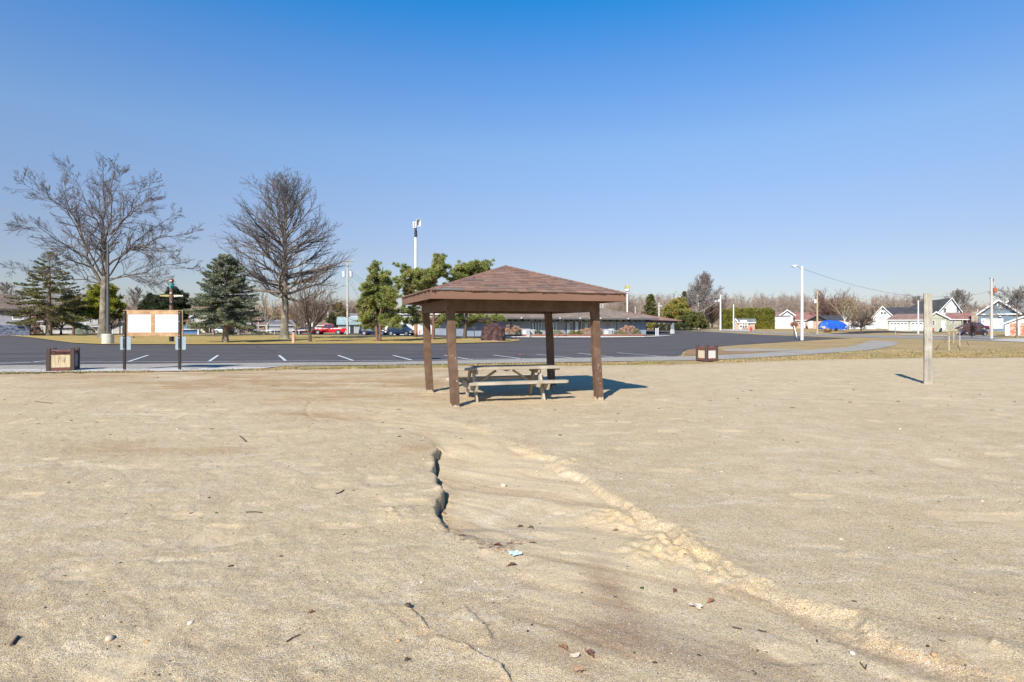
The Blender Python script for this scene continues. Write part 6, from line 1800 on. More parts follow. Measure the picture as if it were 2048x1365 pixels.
# ---- houses beyond the island, left to right
h = House("house", "small red brick house corner just right of the stone based building", 66, 92, 120, 667)
h.walls(66, 80, 652, 7, br_red); h.walls(80.2, 91, 642, 7, si_cream); h.side_roof(62, 95, 642, 626, 8, rf_red, mw=None)
h = House("house", "ranch house with long white garage doors and brown roof behind the small fruit tree", 100, 150, 115, 668.6)
h.walls(100, 149, 653, 8, si_cream); h.side_roof(97, 152, 653.5, 634, 8, rf_tan, hip0=14)
h.door(107, 147, 655, 668.6, m=door_w, win=True, name="garage_door")
h.box("chimney", 143.5, 150.5, 632, 653, 3, 4.2, br_red)
h = House("house", "pale two storey house with small upstairs window left of the forked trunk", 151, 198, 122, 668.5)
h.walls(151, 172, 636, 8, si_white); h.walls(172.1, 196, 636, 7, si_cream, y0=-.6)
h.side_roof(149, 176, 636, 627, 8, rf_tan); h.gable(170, 199, 636.5, 628, 8, si_cream, rf_tan, y0=-.6)
h.window(178.5, 184, 637.5, 646, y0=-.6); h.side_roof(182, 199, 652.5, 649.5, 2.2, rf_grey, y0=-2.6, over=.1)
h.box("porch_post", 183, 184, 652.6, 668.5, -2.5, -2.3, white_t); h.box("porch_post", 195, 196, 652.6, 668.5, -2.5, -2.3, white_t)
h = House("canopy_shed", "faded green canvas shed with low peaked roof before the two storey house", 145, 183, 106, 669.4, "shed")
gcan = mat("faded_canvas", (.22, .28, .23), (.30, .31, .24), 1.2, .9, .3, 6)
h.walls(148, 181, 655, 6, gcan); h.gable(144, 184, 655.5, 649, 6, gcan, mat("canvas_roof", (.36, .41, .37), (.28, .33, .29), 2), over=.2, trim=None, th=.06)
h = House("garage", "white gabled garage behind the left post of the notice board", 220, 262, 112, 669, "garage")
h.walls(221, 261, 652.5, 7, si_white); h.gable(219, 263, 653, 643, 7, si_white, rf_grey); h.door(227, 243, 656, 668.8, m=door_w, name="garage_door")
h = House("house", "low brown roofed house mostly hidden behind the notice board", 226, 300, 128, 666)
h.walls(228, 298, 646, 8, si_cream); h.side_roof(224, 302, 646.5, 634, 8, rf_brown); h.window(236, 243, 647, 653); h.window(270, 279, 647, 654)
h = House("garage", "bright blue garage with teal roof right of the notice board", 364, 397, 110, 669.6, "garage")
h.walls(365, 396, 657.5, 7, si_blue2); h.side_roof(363, 398, 658, 647.5, 7, rf_teal, hip0=14, hip1=12, over=.25); 
h = House("house", "cream two storey house partly hidden by the blue green spruce", 381, 432, 124, 668.5)
h.walls(382, 430, 634, 8, si_cream); h.gable(378, 434, 634.5, 621, 8, si_cream, rf_tan); h.window(384, 390, 636, 644); h.window(418, 425, 656, 663); h.door(405, 409, 654, 668, m=white_t)
h.side_roof(398, 434, 652, 648, 2, rf_grey, y0=-2.4, over=.1); h.box("porch_post", 404, 405, 652, 668.5, -2.4, -2.2, white_t); h.box("porch_post", 418, 419, 652, 668.5, -2.4, -2.2, white_t)
h = House("house", "sage green house with garage behind the spruce trunk", 432, 466, 120, 667.5)
h.walls(432, 465, 648.5, 8, si_green); h.side_roof(430, 468, 649, 638, 8, rf_brown); h.door(440, 461, 653, 667.3, m=door_w, name="garage_door")
h = House("house", "brown red house with white front gable behind the fence", 476, 528, 130, 666.5)
h.walls(477, 526, 650, 8, br_red); h.side_roof(474, 530, 650.5, 638, 8, rf_brown); h.gable(482, 503, 650, 637, 3, si_white, rf_brown, y0=-1.2); h.window(508, 514, 653, 660)
h = House("house", "slate grey house with broad porch left of the big straight trunk", 533, 590, 126, 667)
h.walls(534, 588, 649.5, 8, si_grey); h.side_roof(530, 592, 650, 639.5, 8, rf_grey); h.window(541, 547, 651.5, 657); h.window(555, 561, 651.5, 657)
h.side_roof(538, 570, 657.5, 653.5, 2.4, rf_grey, y0=-2.6, over=.1)
for p_ in (540, 554, 568): h.box("porch_post", p_, p_ + .8, 657.6, 667, -2.5, -2.3, white_t)
h = House("house", "white gabled house behind the small dark trunked tree", 612, 652, 138, 665.5)
h.walls(613, 650, 650, 8, si_white); h.gable(611, 632, 650.5, 639, 8, si_white, rf_red); h.side_roof(630, 654, 650.5, 640, 7, rf_brown); h.window(618, 622, 643, 648)
h = House("shed", "pale green roofed shed behind the transformer pole", 674, 722, 114, 668.5, "shed")
h.walls(676, 720, 648, 7, si_green); h.side_roof(673, 723, 648.5, 633.5, 8, rf_green, trim=None); h.door(700, 708, 652, 668.3, m=dark_t)
h = House("house", "white house with small dark roof peeking over the green roofed shed", 694, 714, 150, 652)
h.walls(695, 713, 632, 6, si_white); h.side_roof(693, 715, 632.5, 627, 6, rf_grey); h.window(699, 703, 633.5, 637)

# ---- long pale block behind the pines
h = House("storage_block", "long pale grey flat building with one dark door behind the pines", 770, 934, 97, 671, "building")
pale = lined("pale_ribbed_wall", (.60, .61, .56), (.46, .47, .43), 'X', .60, width=.05)
h.walls(770, 932, 627, 14, pale); h.side_roof(766, 936, 627.5, 618, 14, rf_tan, over=.3, mw=pale)
d = h.door(866.8, 876, 646.5, 671, m=mat("navy_door", (.055, .055, .10)), fr=white_t)
h.box("door_pane", 867.6, 875.2, 647.4, 654.5, -.07, -.052, mat("wired_glass", (.40, .38, .44)), d)
h.window(780, 798, 643, 648.5, bars=3, g=glass_m); h.box("wall_notice", 841, 845, 648, 652, -.05, -.005, white_t); h.window(856, 858.5, 650, 653)
h.box("red_standpipe", 839, 840.4, 661, 671, -.9, -.75, mat("red_paint", (.45, .03, .025)))

# ---- community building: rotated wall line with clerestory band and wide eaves
def community():
    A = Vector(((930 - 1024) / F * 84, 84, 0)); B = Vector(((1292 - 1024) / F * 98, 98, 0)); d = B - A; L_ = d.length; rz = math.atan2(d.y, d.x)
    t = thing("community_building", "long low community building with broad brown hipped roof and blue grey walls", "building", A, rz)
    def sx(px):
        k = (px - 1024) / F; return (A.x - k * A.y) / (k * d.y - d.x) * L_
    wallm = boards("blue_grey_boards", (.30, .345, .41))
    EZ = 2.78; D = 15
    MB().box(0, L_, 0, D, -.5, EZ - .55).build("wall", wallm, t)
    MB().box(.05, L_ - .05, .05, D, EZ - .548, EZ + .05).build("clerestory_band", dark_t, t)
    # clerestory panes between dark mullions
    rr = random.Random(2)
    x = .3
    while x < L_ - .6:
        w = rr.choice((.5, .7, .9)); MB().box(x, x + w, .02, .048, EZ - .50, EZ - .18).build("clerestory_window", mat("clerestory_glass", (.16, .18, .20), (.34, .36, .38), .8, .2, spec=.7, coord='Generated') if rr.random() < .6 else glass_m, t); x += w + rr.choice((.25, .5))
    ov = 1.5; v = [(-ov, -ov, EZ), (L_ + ov, -ov, EZ), (L_ + ov, D + ov, EZ), (-ov, D + ov, EZ), (9.5, D / 2, EZ + 2.7), (L_ - 9.5, D / 2, EZ + 2.7)]
    lo = [(p[0], p[1], p[2] - .14) for p in v]
    ro = MB().add(v + lo, [(0, 1, 5, 4), (1, 2, 5), (2, 3, 4, 5), (3, 0, 4), (7, 6, 10, 11), (8, 7, 11), (9, 8, 11, 10), (6, 9, 10), (0, 6, 7, 1), (1, 7, 8, 2), (2, 8, 9, 3), (3, 9, 6, 0)]).build("roof", shingles("long_roof", (.225, .170, .130)), t)
    MB().box(-ov, L_ + ov, -ov - .05, -ov - .003, EZ - .24, EZ + .02).build("fascia", mat("grey_fascia", (.13, .125, .12)), ro)
    def panel(name, p0, p1, z0, z1, m, y=-.04, par=None):
        a, b = sorted((sx(p0), sx(p1))); return MB().box(a, b, y, -.003, z0, z1).build(name, m, par or t)
    for p0, p1 in ((1063, 1068), (1069, 1073.5), (1074.5, 1079), (1080, 1084)):
        w = panel("window", p0, p1, .5, EZ - .62, dark_t); panel("pane", p0 + .6, p1 - .6, .58, EZ - .68, glass_pale, -.06, w)
    for p0, p1 in ((1100, 1104), (1104.6, 1109), (1109.6, 1114)):
        w = panel("window", p0, p1, .2, EZ - .62, dark_t); panel("pane", p0 + .5, p1 - .5, .28, EZ - .68, glass_pale, -.06, w)
    dd = panel("door", 1117, 1130, 0, 2.1, mat("grey_door", (.25, .25, .28))); panel("handle", 1128, 1129, .95, 1.15, dark_t, -.08, dd)
    for k in range(9):
        a = 1133 + k * 6.0; w = panel("window", a, a + 5.2, .1, EZ - .62, white_t if k % 2 else dark_t); panel("pane", a + .9, a + 4.3, .18, EZ - .70, glass_m if k % 3 else glass_pale, -.06, w)
    panel("door", 1212, 1220, 0, 2.0, mat("grey_door", (.25, .25, .28)))
    for px in (985, 1022, 1095, 1131.5, 1192, 1233, 1262):
        panel("corner_strip", px - .35, px + .35, 0, EZ - .57, dark_t)
    for px in (1034, 1110, 1190, 1245, 1150, 1170):
        x = sx(px); f = MB().lathe([(.10, 0), (.14, .05), (.15, .22)], 10, (x, -ov - .12, EZ - .18)).build("floodlight", can_m, t)
    # carport wing at the right end: lower roof on posts
    cx0 = L_ + .2; cx1 = L_ + 7.2
    z1 = EZ - .02
    v = [(cx0 - 2.5, 1.0, z1 - .05), (cx1 + 1.6, 1.0, z1 - .26), (cx1 + 1.6, 11.5, z1 - .26), (cx0 - 2.5, 11.5, z1 - .05), (cx0 - 2.5, 6.2, z1 + 1.5), (cx1 - 3.4, 6.2, z1 + .95)]
    lo = [(p[0], p[1], p[2] - .13) for p in v]
    cr = MB().add(v + lo, [(0, 1, 5, 4), (1, 2, 5), (2, 3, 4, 5), (3, 0, 4), (7, 6, 10, 11), (8, 7, 11), (9, 8, 11, 10), (6, 9, 10), (0, 6, 7, 1), (1, 7, 8, 2), (2, 8, 9, 3), (3, 9, 6, 0)]).build("carport_roof", shingles("carport_roof", (.30, .165, .13)), t)
    MB().beam((cx0, 1.6, z1 - .48), (cx1 + .6, 1.6, z1 - .56), .16, .34).build("carport_beam", mat("slate_beam", (.10, .12, .16)), t)
    for x, y in ((cx0 + .6, 1.6), (cx1 - .1, 1.6), (cx0 + .6, 10.4), (cx1 - .1, 10.4)):
        p = MB().box(x - .2, x + .2, y - .2, y + .2, .5, z1 - .6).build("carport_post", mat("grey_post_paint", (.24, .26, .29)), t)
        MB().prism([(x - .34, -.1), (x + .34, -.1), (x + .21, .9), (x - .21, .9)], 'y', y - .25, y + .25).build("post_base", mat("pale_post_base", (.56, .56, .55), (.46, .46, .45), 4), p)
community()

for k, (lb, px, Y) in enumerate((("left of the two white bollards under the carport edge", 1312, 88), ("right one of the two white bollards by the carport post", 1316, 88))):
    o = MB().lathe([(.09, -.1), (.09, 1.15), (.06, 1.2)], 12).build("bollard", white_t, None, loc=base_at(px, Y)); tag(o, lb, "bollard", "bollards by the carport")
def cabinet(lb, px, Y, w, h):
    t = thing("utility_cabinet", lb, "cabinet", base_at(px, Y), R(8)); m = mat("cabinet_white", (.46, .47, .48), (.38, .39, .41), 3, .6)
    MB().box(-w / 2, w / 2, 0, .8, 0, h).build("case", m, t, bevel=.03); MB().box(-w / 2 - .04, w / 2 + .04, -.04, .84, h + .002, h + .06).build("top", white_t, t)
    MB().box(-w * .38, -w * .05, -.02, -.003, h * .35, h * .8).build("label_plate", mat("pale_plate", (.72, .70, .66)), t)
    g = MB()
    for q in range(5): g.box(w * .05, w * .42, -.02, -.003, h * .3 + q * .12, h * .3 + q * .12 + .05)
    g.build("louvre", mat("grey_louvre", (.30, .31, .32)), t)
cabinet("taller white cabinet between the shrubs left of the back shelter post", 1052, 81, 1.1, 1.05)
cabinet("lower white cabinet right beside the taller one", 1063, 82, .9, .95)
cabinet("white cabinet right behind the front right shelter post", 1216, 83, 1.2, 1.0)
cabinet("small white cabinet with pale plate at the right of the one behind the post", 1224, 83.5, .6, 1.05)
# low brick planting-bed edges
for lb, a, b in (("long low brick bed edge left of the entrance walk", 1012, 1131), ("long low brick bed edge right of the entrance walk", 1134, 1286)):
    pa = Vector(base_at(a, 80)); pb = Vector(base_at(b, 83.5)); mb = MB(); mb.beam(pa + Vector((0, 0, .16)), pb + Vector((0, 0, .16)), .3, .36)
    o = mb.build("planter_wall", mat("bed_brick", (.36, .17, .12), (.28, .13, .10), 6, .95, .4, 12)); tag(o, lb, "planter wall")
    mu = MB(); mu.beam(pa + Vector((.2, 1.6, .12)), pb + Vector((-.2, 1.6, .12)), 2.9, .2)
    o = mu.build("mulch_bed", mat("mulch", (.20, .095, .065), (.13, .07, .05), 7, .95, .6, 20)); o["kind"] = "structure"
blk = None
for k, px in enumerate((1018, 1046, 1076, 1101, 1128, 1149, 1170, 1206, 1226, 1243, 1260, 1277)):
    if blk is None:
        blk = MB().prism([(-.09, 0), (.09, 0), (.06, .13), (-.06, .13)], 'x', -.85, .85).build("wheel_stop", mat("stop_concrete", (.66, .64, .58), (.54, .52, .47), 5, .9), None); o = blk
    else:
        o = blk.copy(); C.objects.link(o)
    X_, Y_, Z_ = base_at(px, 75.2 + (px - 1018) * .006); o.location = (X_, Y_, .03)
    tag(o, "low pale concrete wheel stop in the row along the building kerb", "wheel stop", "wheel stops along the kerb")

# ---- houses on the right
h = House("house", "small orange brick house with white porch before the tall hedge", 1466, 1512, 128, 656.4)
h.walls(1467, 1510, 644.5, 7, br_org); h.side_roof(1474, 1512, 645, 637.5, 7, rf_grey, over=.3); h.gable(1465, 1477, 645.5, 638, 7, br_org, rf_grey, over=.2)
h.window(1468.4, 1472, 646.5, 653); h.walls(1479, 1484, 646.5, .1, si_white, y0=-.12); h.window(1496, 1502, 646, 652)
for p_ in (1484.6, 1489, 1493.5): h.box("porch_post", p_, p_ + 1.2, 645.2, 656.2, -1.6, -1.4, white_t)
h.box("porch_railing", 1480, 1494, 641.3, 644.6, -1.7, -1.6, white_t)
h = House("house", "white house with brown roof and three small gables behind the white garage", 1501, 1590, 150, 656.6)
h.walls(1510, 1588, 638.5, 9, si_white); h.side_roof(1518, 1586, 639, 624, 10, rf_brown, hip0=14)
h.gable(1501, 1524, 641, 632.2, 4, si_white, rf_brown, y0=-2); h.gable(1509, 1531, 640, 631, 4, si_white, rf_brown, y0=-3.2)
h.gable(1558, 1591, 632, 621.2, 5, si_white, rf_brown, y0=-1.5, over=.5); h.walls(1512, 1529, 640, 3, si_white, y0=-3.2); h.window(1514, 1527, 643.5, 650, y0=-3.2, bars=2, g=glass_pale); h.walls(1505, 1540, 650.5, .3, si_white, y0=-5)
h.walls(1563, 1586, 632, 3, si_white, y0=-1.5)
h = House("garage", "big plain white garage with sloping side wall, left of the street lamp", 1534, 1582, 140, 657.6, "garage")
h.walls(1550, 1581, 632.3, 9, si_white); h.door(1553, 1579, 641, 657.4, m=door_w, name="garage_door", fr=si_white)
MB().prism([(h.x(1535), -.5), (h.x(1549.9), -.5), (h.x(1549.9), h.z(632.6)), (h.x(1535), h.z(640.5))], 'y', .3, 9).build("side_wall", si_white, h.t)
MB().prism([(h.x(1534), h.z(641.0)), (h.x(1550), h.z(632.6)), (h.x(1582), h.z(632.2)), (h.x(1582), h.z(631.4)), (h.x(1550), h.z(631.6)), (h.x(1534), h.z(640.0))], 'y', -.3, 9.3).build("roof", rf_grey, h.t)
h = House("house", "long brick ranch house with red brown roof behind the street lamp", 1580, 1640, 150, 656)
h.walls(1581, 1638, 640, 9, br_org); h.side_roof(1578, 1642, 640.3, 624, 10, rf_red); h.door(1583, 1590, 644.5, 656, m=door_w, name="garage_door"); h.window(1597, 1603, 644, 650, bars=1); h.door(1606, 1609, 643.5, 655.8)
h = House("house", "house with black front gable and charcoal roof behind the blue tarp", 1611, 1694, 138, 656.4)
h.walls(1616, 1692, 642, 9, br_org); h.gable(1611, 1661, 643, 631, 9, mat("black_gable", (.04, .04, .045)), rf_black, trim=dark_t); h.side_roof(1640, 1696, 643, 630.8, 10, rf_black, y0=1, trim=None)
h.door(1616.5, 1625, 643.5, 655.5, m=door_w, name="garage_door"); h.window(1672, 1680, 645, 651)
h = House("privacy_fence", "long white board fence between the boat and the white barn", 1691, 1750, 134, 656.6, "fence")
wf = lined("white_fence_boards", (.62, .62, .62), (.44, .44, .44), 'X', .18, width=.1)
MB().box(0, h.W, 0, .05, -.4, h.z(644.5)).build("fence_boards", wf, h.t)
for k in range(9): MB().box(h.W * k / 8 - .06, h.W * k / 8 + .06, -.08, -.003, -.4, h.z(643.6)).build("fence_post", white_t, h.t)
h = House("barn_house", "large white barn like house with two gables and long charcoal roof", 1742, 1925, 150, 658)
h.walls(1746, 1787, 634, 10, si_white); h.gable(1742, 1790, 635.5, 612.4, 10, si_white, rf_black, pxp=1765); h.door(1753, 1775, 641, 657.6, m=door_w, name="garage_door")
for a, b_, c_, d_ in ((1764, 1767, 616.5, 620), (1762, 1765.5, 624, 628), (1768.5, 1772, 624, 628)): h.window(a, b_, c_, d_, fw=.06, fr=dark_t)
h.side_roof(1768, 1825, 634, 613.2, 12, rf_black, y0=1, trim=None); h.walls(1788, 1900, 634, 10, si_white, y0=1.5)
MB().prism([(h.x(1800), h.z(628)), (h.x(1822), h.z(613)), (h.x(1842), h.z(603)), (h.x(1903), h.z(597.5)), (h.x(1878), h.z(626)), (h.x(1870), h.z(634))], 'y', 2.5, 3.1).build("roof", rf_black, h.t)
h.gable(1876, 1926, 626, 597.8, 10, si_white, rf_black, pxp=1904.5, y0=1.2, over=.5); h.walls(1880, 1922, 620, 9, si_white, y0=1.3); 
h.window(1887.5, 1893, 617, 625.5, y0=1.2, fw=.06, fr=mat("grey_frame", (.35, .36, .38))); h.window(1913.5, 1918.5, 617, 625.5, y0=1.2, fw=.06, fr=mat("grey_frame", (.35, .36, .38)))
h = House("house", "olive sided house with two white garage doors behind the timber post", 1774, 1900, 126, 661.6)
h.walls(1775, 1862, 639, 8, si_olive); h.side_roof(1771, 1870, 639.8, 627.2, 9, rf_brown, hip0=20, over=.3)
h.door(1780, 1815, 645, 661.4, m=door_w, name="garage_door", win=True); h.door(1822, 1846, 645, 661.4, m=door_w, name="garage_door", win=True)
for p_ in (1776.6, 1818, 1850): h.box("wall_lamp", p_, p_ + 1.2, 645, 647, -.2, -.01, dark_t)
h.walls(1856, 1898, 637.8, 8, si_olive, y0=-1.2); h.gable(1853, 1901, 638.5, 625.2, 8, si_olive, rf_brown, pxp=1872, y0=-1.2)
h.window(1864, 1870, 641, 651, y0=-1.2); h.door(1883.5, 1889, 643.5, 660, y0=-1.2); h.box("planter_box", 1863, 1868, 656, 660.5, -2, -1.4, mat("red_bin", (.45, .09, .07))); h.box("grill", 1880, 1884, 656, 661, -2.2, -1.5, dark_t)
h = House("house", "tan wing with brown roof, covered porch and fieldstone chimney", 1896, 1958, 132, 661)
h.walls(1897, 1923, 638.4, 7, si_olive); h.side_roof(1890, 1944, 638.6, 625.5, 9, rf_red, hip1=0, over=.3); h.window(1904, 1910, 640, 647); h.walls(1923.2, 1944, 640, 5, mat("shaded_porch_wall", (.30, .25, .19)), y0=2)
for p_ in (1925, 1934, 1941): h.box("porch_post", p_, p_ + 1, 639.5, 660, -.2, 0, white_t)
h.box("chimney", 1942.5, 1956, 624.5, 660, -1.2, .6, stone_tan); h.box("vent_pipe", 1954.5, 1956, 619.5, 624.4, -.6, -.4, white_t)
h = House("garage", "slate blue garage with white trimmed gable and wide white door at the right", 1955, 2110, 112, 658.2, "garage")
h.walls(1957, 2040, 628, 10, si_blue); h.gable(1953, 2044, 629.5, 600, 10, si_blue, rf_grey, over=.6, th=.2)
h.box("eave_band", 1955, 2042, 627.4, 629.8, -.30, -.02, white_t); h.door(1964, 2005, 638.5, 658, m=door_w, name="garage_door"); h.window(1994, 2004, 606, 615.5, bars=2, fw=.14)
h.box("security_lamp", 1998, 2003, 631, 634, -.4, -.02, white_t)
h.walls(2012, 2110, 628, 12, si_blue, y0=6); h.gable(2008, 2125, 606, 566, 12, si_blue, rf_grey, y0=7, over=.7, th=.25); h.walls(2046, 2110, 632, 9, si_grey, y0=.5); h.side_roof(2000, 2118, 624, 601, 14, rf_grey, y0=1.5, trim=None)
h = House("shed", "little white shed with orange panels on its doors at the right edge", 2006, 2092, 88, 672.4, "shed")
h.walls(2010, 2086, 646.5, 5, si_white); h.gable(2005, 2091, 647.5, 633, 5, si_white, rf_tan, over=.25, th=.08)
org = mat("worn_orange_panel", (.60, .17, .08), (.42, .14, .08), 3, .85, col3=(.62, .42, .34), scale3=2.2)
for a, b_ in ((2020, 2033), (2040.5, 2048.5), (2058, 2071)):
    d = h.door(a, b_, 647, 671, m=org, fr=white_t)

# ---- brown covered hut beside the pine, its cover in folds
def covered_hut():
    x, y = G(986.5, 683.2); k = y / F
    t = thing("covered_hut", "dark brown tarp covered hut with low peak beside the pine", "tarp hut", (x, y, 0))
    m = mat("camo_tarp", (.060, .024, .022), (.020, .014, .016), 1.6, .7, .8, 5, contrast=(.42, .58), col3=(.115, .055, .045), scale3=3.2, bdist=.1)
    g = random.Random(4); n = 20; W_ = 24 * k; Dp = 2.0
    prof = [(0, 1.0), (.30, 1.02), (.80, 1.0), (1.36, .99), (1.42, .95), (1.62, .60), (1.80, .28), (1.90, .08), (1.92, .02)]
    vs = []
    for z, s in prof:
        for q in range(n):
            a = 2 * math.pi * q / n; c, sn = math.cos(a), math.sin(a); r = 1 / max(abs(c) ** 8 + abs(sn) ** 8, 1e-6) ** .125
            fo = 1 + .035 * math.sin(q * 2.7 + z * 2) + g.uniform(-.02, .02)
            vs.append((c * r * W_ * .97 * s * fo, sn * r * Dp * .5 * s * fo, z * (1 + .02 * math.sin(q))))
    fs = [(j * n + q, j * n + (q + 1) % n, (j + 1) * n + (q + 1) % n, (j + 1) * n + q) for j in range(len(prof) - 1) for q in range(n)] + [tuple(range((len(prof) - 1) * n, len(prof) * n))]
    MB().add(vs, fs).build("tarp_cover", m, t)
    MB().box(-W_ * 1.02, W_ * .4, -Dp * .62, -Dp * .50, 0, .10).build("timber_sill", mat("pink_sill", (.48, .33, .27)), t)
covered_hut()
x, y = G(948.5, 679.5)
t = thing("box_sign", "small black box on a thin post beside the dark pine trunk", "sign box", (x, y, 0)); MB().box(-.04, .04, -.04, .04, 0, 1.15).build("post", dark_t, t); MB().box(-.26, .26, -.10, .10, 1.15, 1.50).build("box", dark_t, t, bevel=.02)
x, y = G(587, 688); t = thing("marker_post", "short pinkish marker post at the lot edge by the big trunk", "marker post", (x, y, 0)); mpk = mat("pink_wood", (.58, .34, .25), (.46, .26, .19), 6); MB().box(-.12, .12, -.10, .10, -.05, .95).build("post", mpk, t, bevel=.02); MB().box(-.14, .14, -.12, .12, .952, 1.0).build("cap", mat("pale_cap", (.62, .46, .36)), t)
x, y = G(225, 678); t = thing("meter_box", "dark blue grey electrical box behind the concrete lamp drum", "electrical box", (x + .25, y + 3, 0)); MB().box(-.35, .35, -.2, .2, 0, 1.25).build("case", mat("slate_case", (.12, .13, .17)), t, bevel=.03); MB().box(-.38, .0, -.25, .25, 1.252, 1.55).build("white_top", white_t, t, bevel=.03)

# ---- fire hydrant
def hydrant():
    x, y = G(1502, 663.6); t = thing("fire_hydrant", "small red fire hydrant in the grass before the white garage", "fire hydrant", (x, y, float(gz(x, y)))); m = mat("hydrant_red", (.62, .06, .04), (.50, .05, .04), 6, .5)
    MB().lathe([(.26, 0), (.26, .08), (.18, .10), (.18, .62), (.22, .66), (.22, .72), (.18, .84), (.08, .94), (.06, 1.0)], 14).build("barrel", m, t)
    for s in (-1, 1): MB().tube((s * .12, 0, .52), (s * .34, 0, .52), .085, n=10).build("outlet", m, t)
    MB().tube((0, -.12, .46), (0, -.34, .46), .12, n=12).build("outlet", m, t)
hydrant()
# ---- mailbox topped with a wreath-like bundle
x, y, z = base_at(1588.5, 88); t = thing("mailbox", "dark mailbox post topped with a round tan bundle left of the street lamp", "mailbox", (x, y, z))
MB().box(-.06, .06, -.06, .06, -.1, 1.15).build("post", mat("brown_post", (.12, .06, .045)), t); MB().box(-.12, .12, -.25, .25, 1.15, 1.38).build("box", dark_t, t, bevel=.04)
nd = Needles(8); nd.puff((0, 0, 1.75), .52, 520, .18, .05, .8); me = nd.mesh("straw_bundle"); finish(me, mat("straw_bundle_tan", (.50, .30, .20), (.38, .22, .15), 6, .9, trans=.1)); link("straw_bundle", me, t)
x, y, z = base_at(1790.5, 92); t = thing("sign_post", "thin green grey sign post beside the path bend", "post", (x, y, z)); MB().box(-.05, .05, -.05, .05, -.1, 1.35).build("post", mat("green_grey_post", (.25, .30, .27)), t); MB().box(-.09, .09, -.06, -.052, .9, 1.3).build("plate", mat("plate_green", (.30, .36, .34)), t)

# ---- chain link fence
def chain_fence(label, px0, px1, Y0, Y1, H, sp=2.6):
    A = Vector(base_at(px0, Y0)); B = Vector(base_at(px1, Y1)); d = B - A; n = max(2, int(d.length / sp)); t = thing("chain_link_fence", label, "fence", A); u = d.normalized(); bl = mat("black_vinyl", (.025, .03, .03))
    for k in range(n + 1):
        p = d * (k / n); MB().tube(p + Vector((0, 0, -.1)), p + Vector((0, 0, H + .1)), .05, n=6).build("fence_post", bl, t)
    MB().tube((0, 0, H), d + Vector((0, 0, H)), .03, n=5).build("top_rail", bl, t)
    w = Segs(); q = 0
    while q < d.length:
        for s in (-1, 1):
            a = u * q; b = u * (q + s * H); 
            if 0 <= q + s * H <= d.length: w.add(tuple(a + Vector((0, 0, .05))), tuple(b + Vector((0, 0, H))), .007, .007)
        q += .22
    me = w.mesh("wire_net", 3); finish(me, bl); link("wire_net", me, t)
chain_fence("black chain link fence behind the island, left of the red pickup", 468, 606, 104, 106, 2.2)
chain_fence("black chain link fence between the transformer pole and the navy cars", 697, 770, 106, 106, 2.2)
t = thing("guard_rail", "long low white rail behind the island, left of the red pickup", "rail", base_at(500, 102)); dv = Vector(base_at(622, 103)) - Vector(base_at(500, 102))
MB().beam((0, 0, .72), dv + Vector((0, 0, .72)), .06, .14).build("rail", white_t, t)
for k in range(6): p = dv * (k / 5); MB().box(p.x - .05, p.x + .05, p.y - .0, p.y + .1, -.1, .65).build("post", white_t, t)

# ================================================================== VEHICLES
tyre_m = mat("tyre_rubber", (.022, .022, .024), None, rough=.9); rim_m = mat("alloy_rim", (.55, .56, .58), (.45, .46, .48), 8, .3, metal=.7)
autogl = mat("car_glass", (.035, .045, .055), rough=.06, spec=.9); lampc = mat("headlight_glass", (.80, .82, .85), rough=.12, spec=.8); lampr = mat("taillight_red", (.50, .02, .025), rough=.2, spec=.6)
chrome = mat("chrome", (.70, .70, .72), rough=.2, metal=.9); blackp = mat("black_plastic", (.025, .025, .028), rough=.6)
def paint(name, c):
    m = mat(name, c, rough=.30, spec=.4); m.node_tree.nodes["Principled BSDF"].inputs["Coat Weight"].default_value = .25; return m

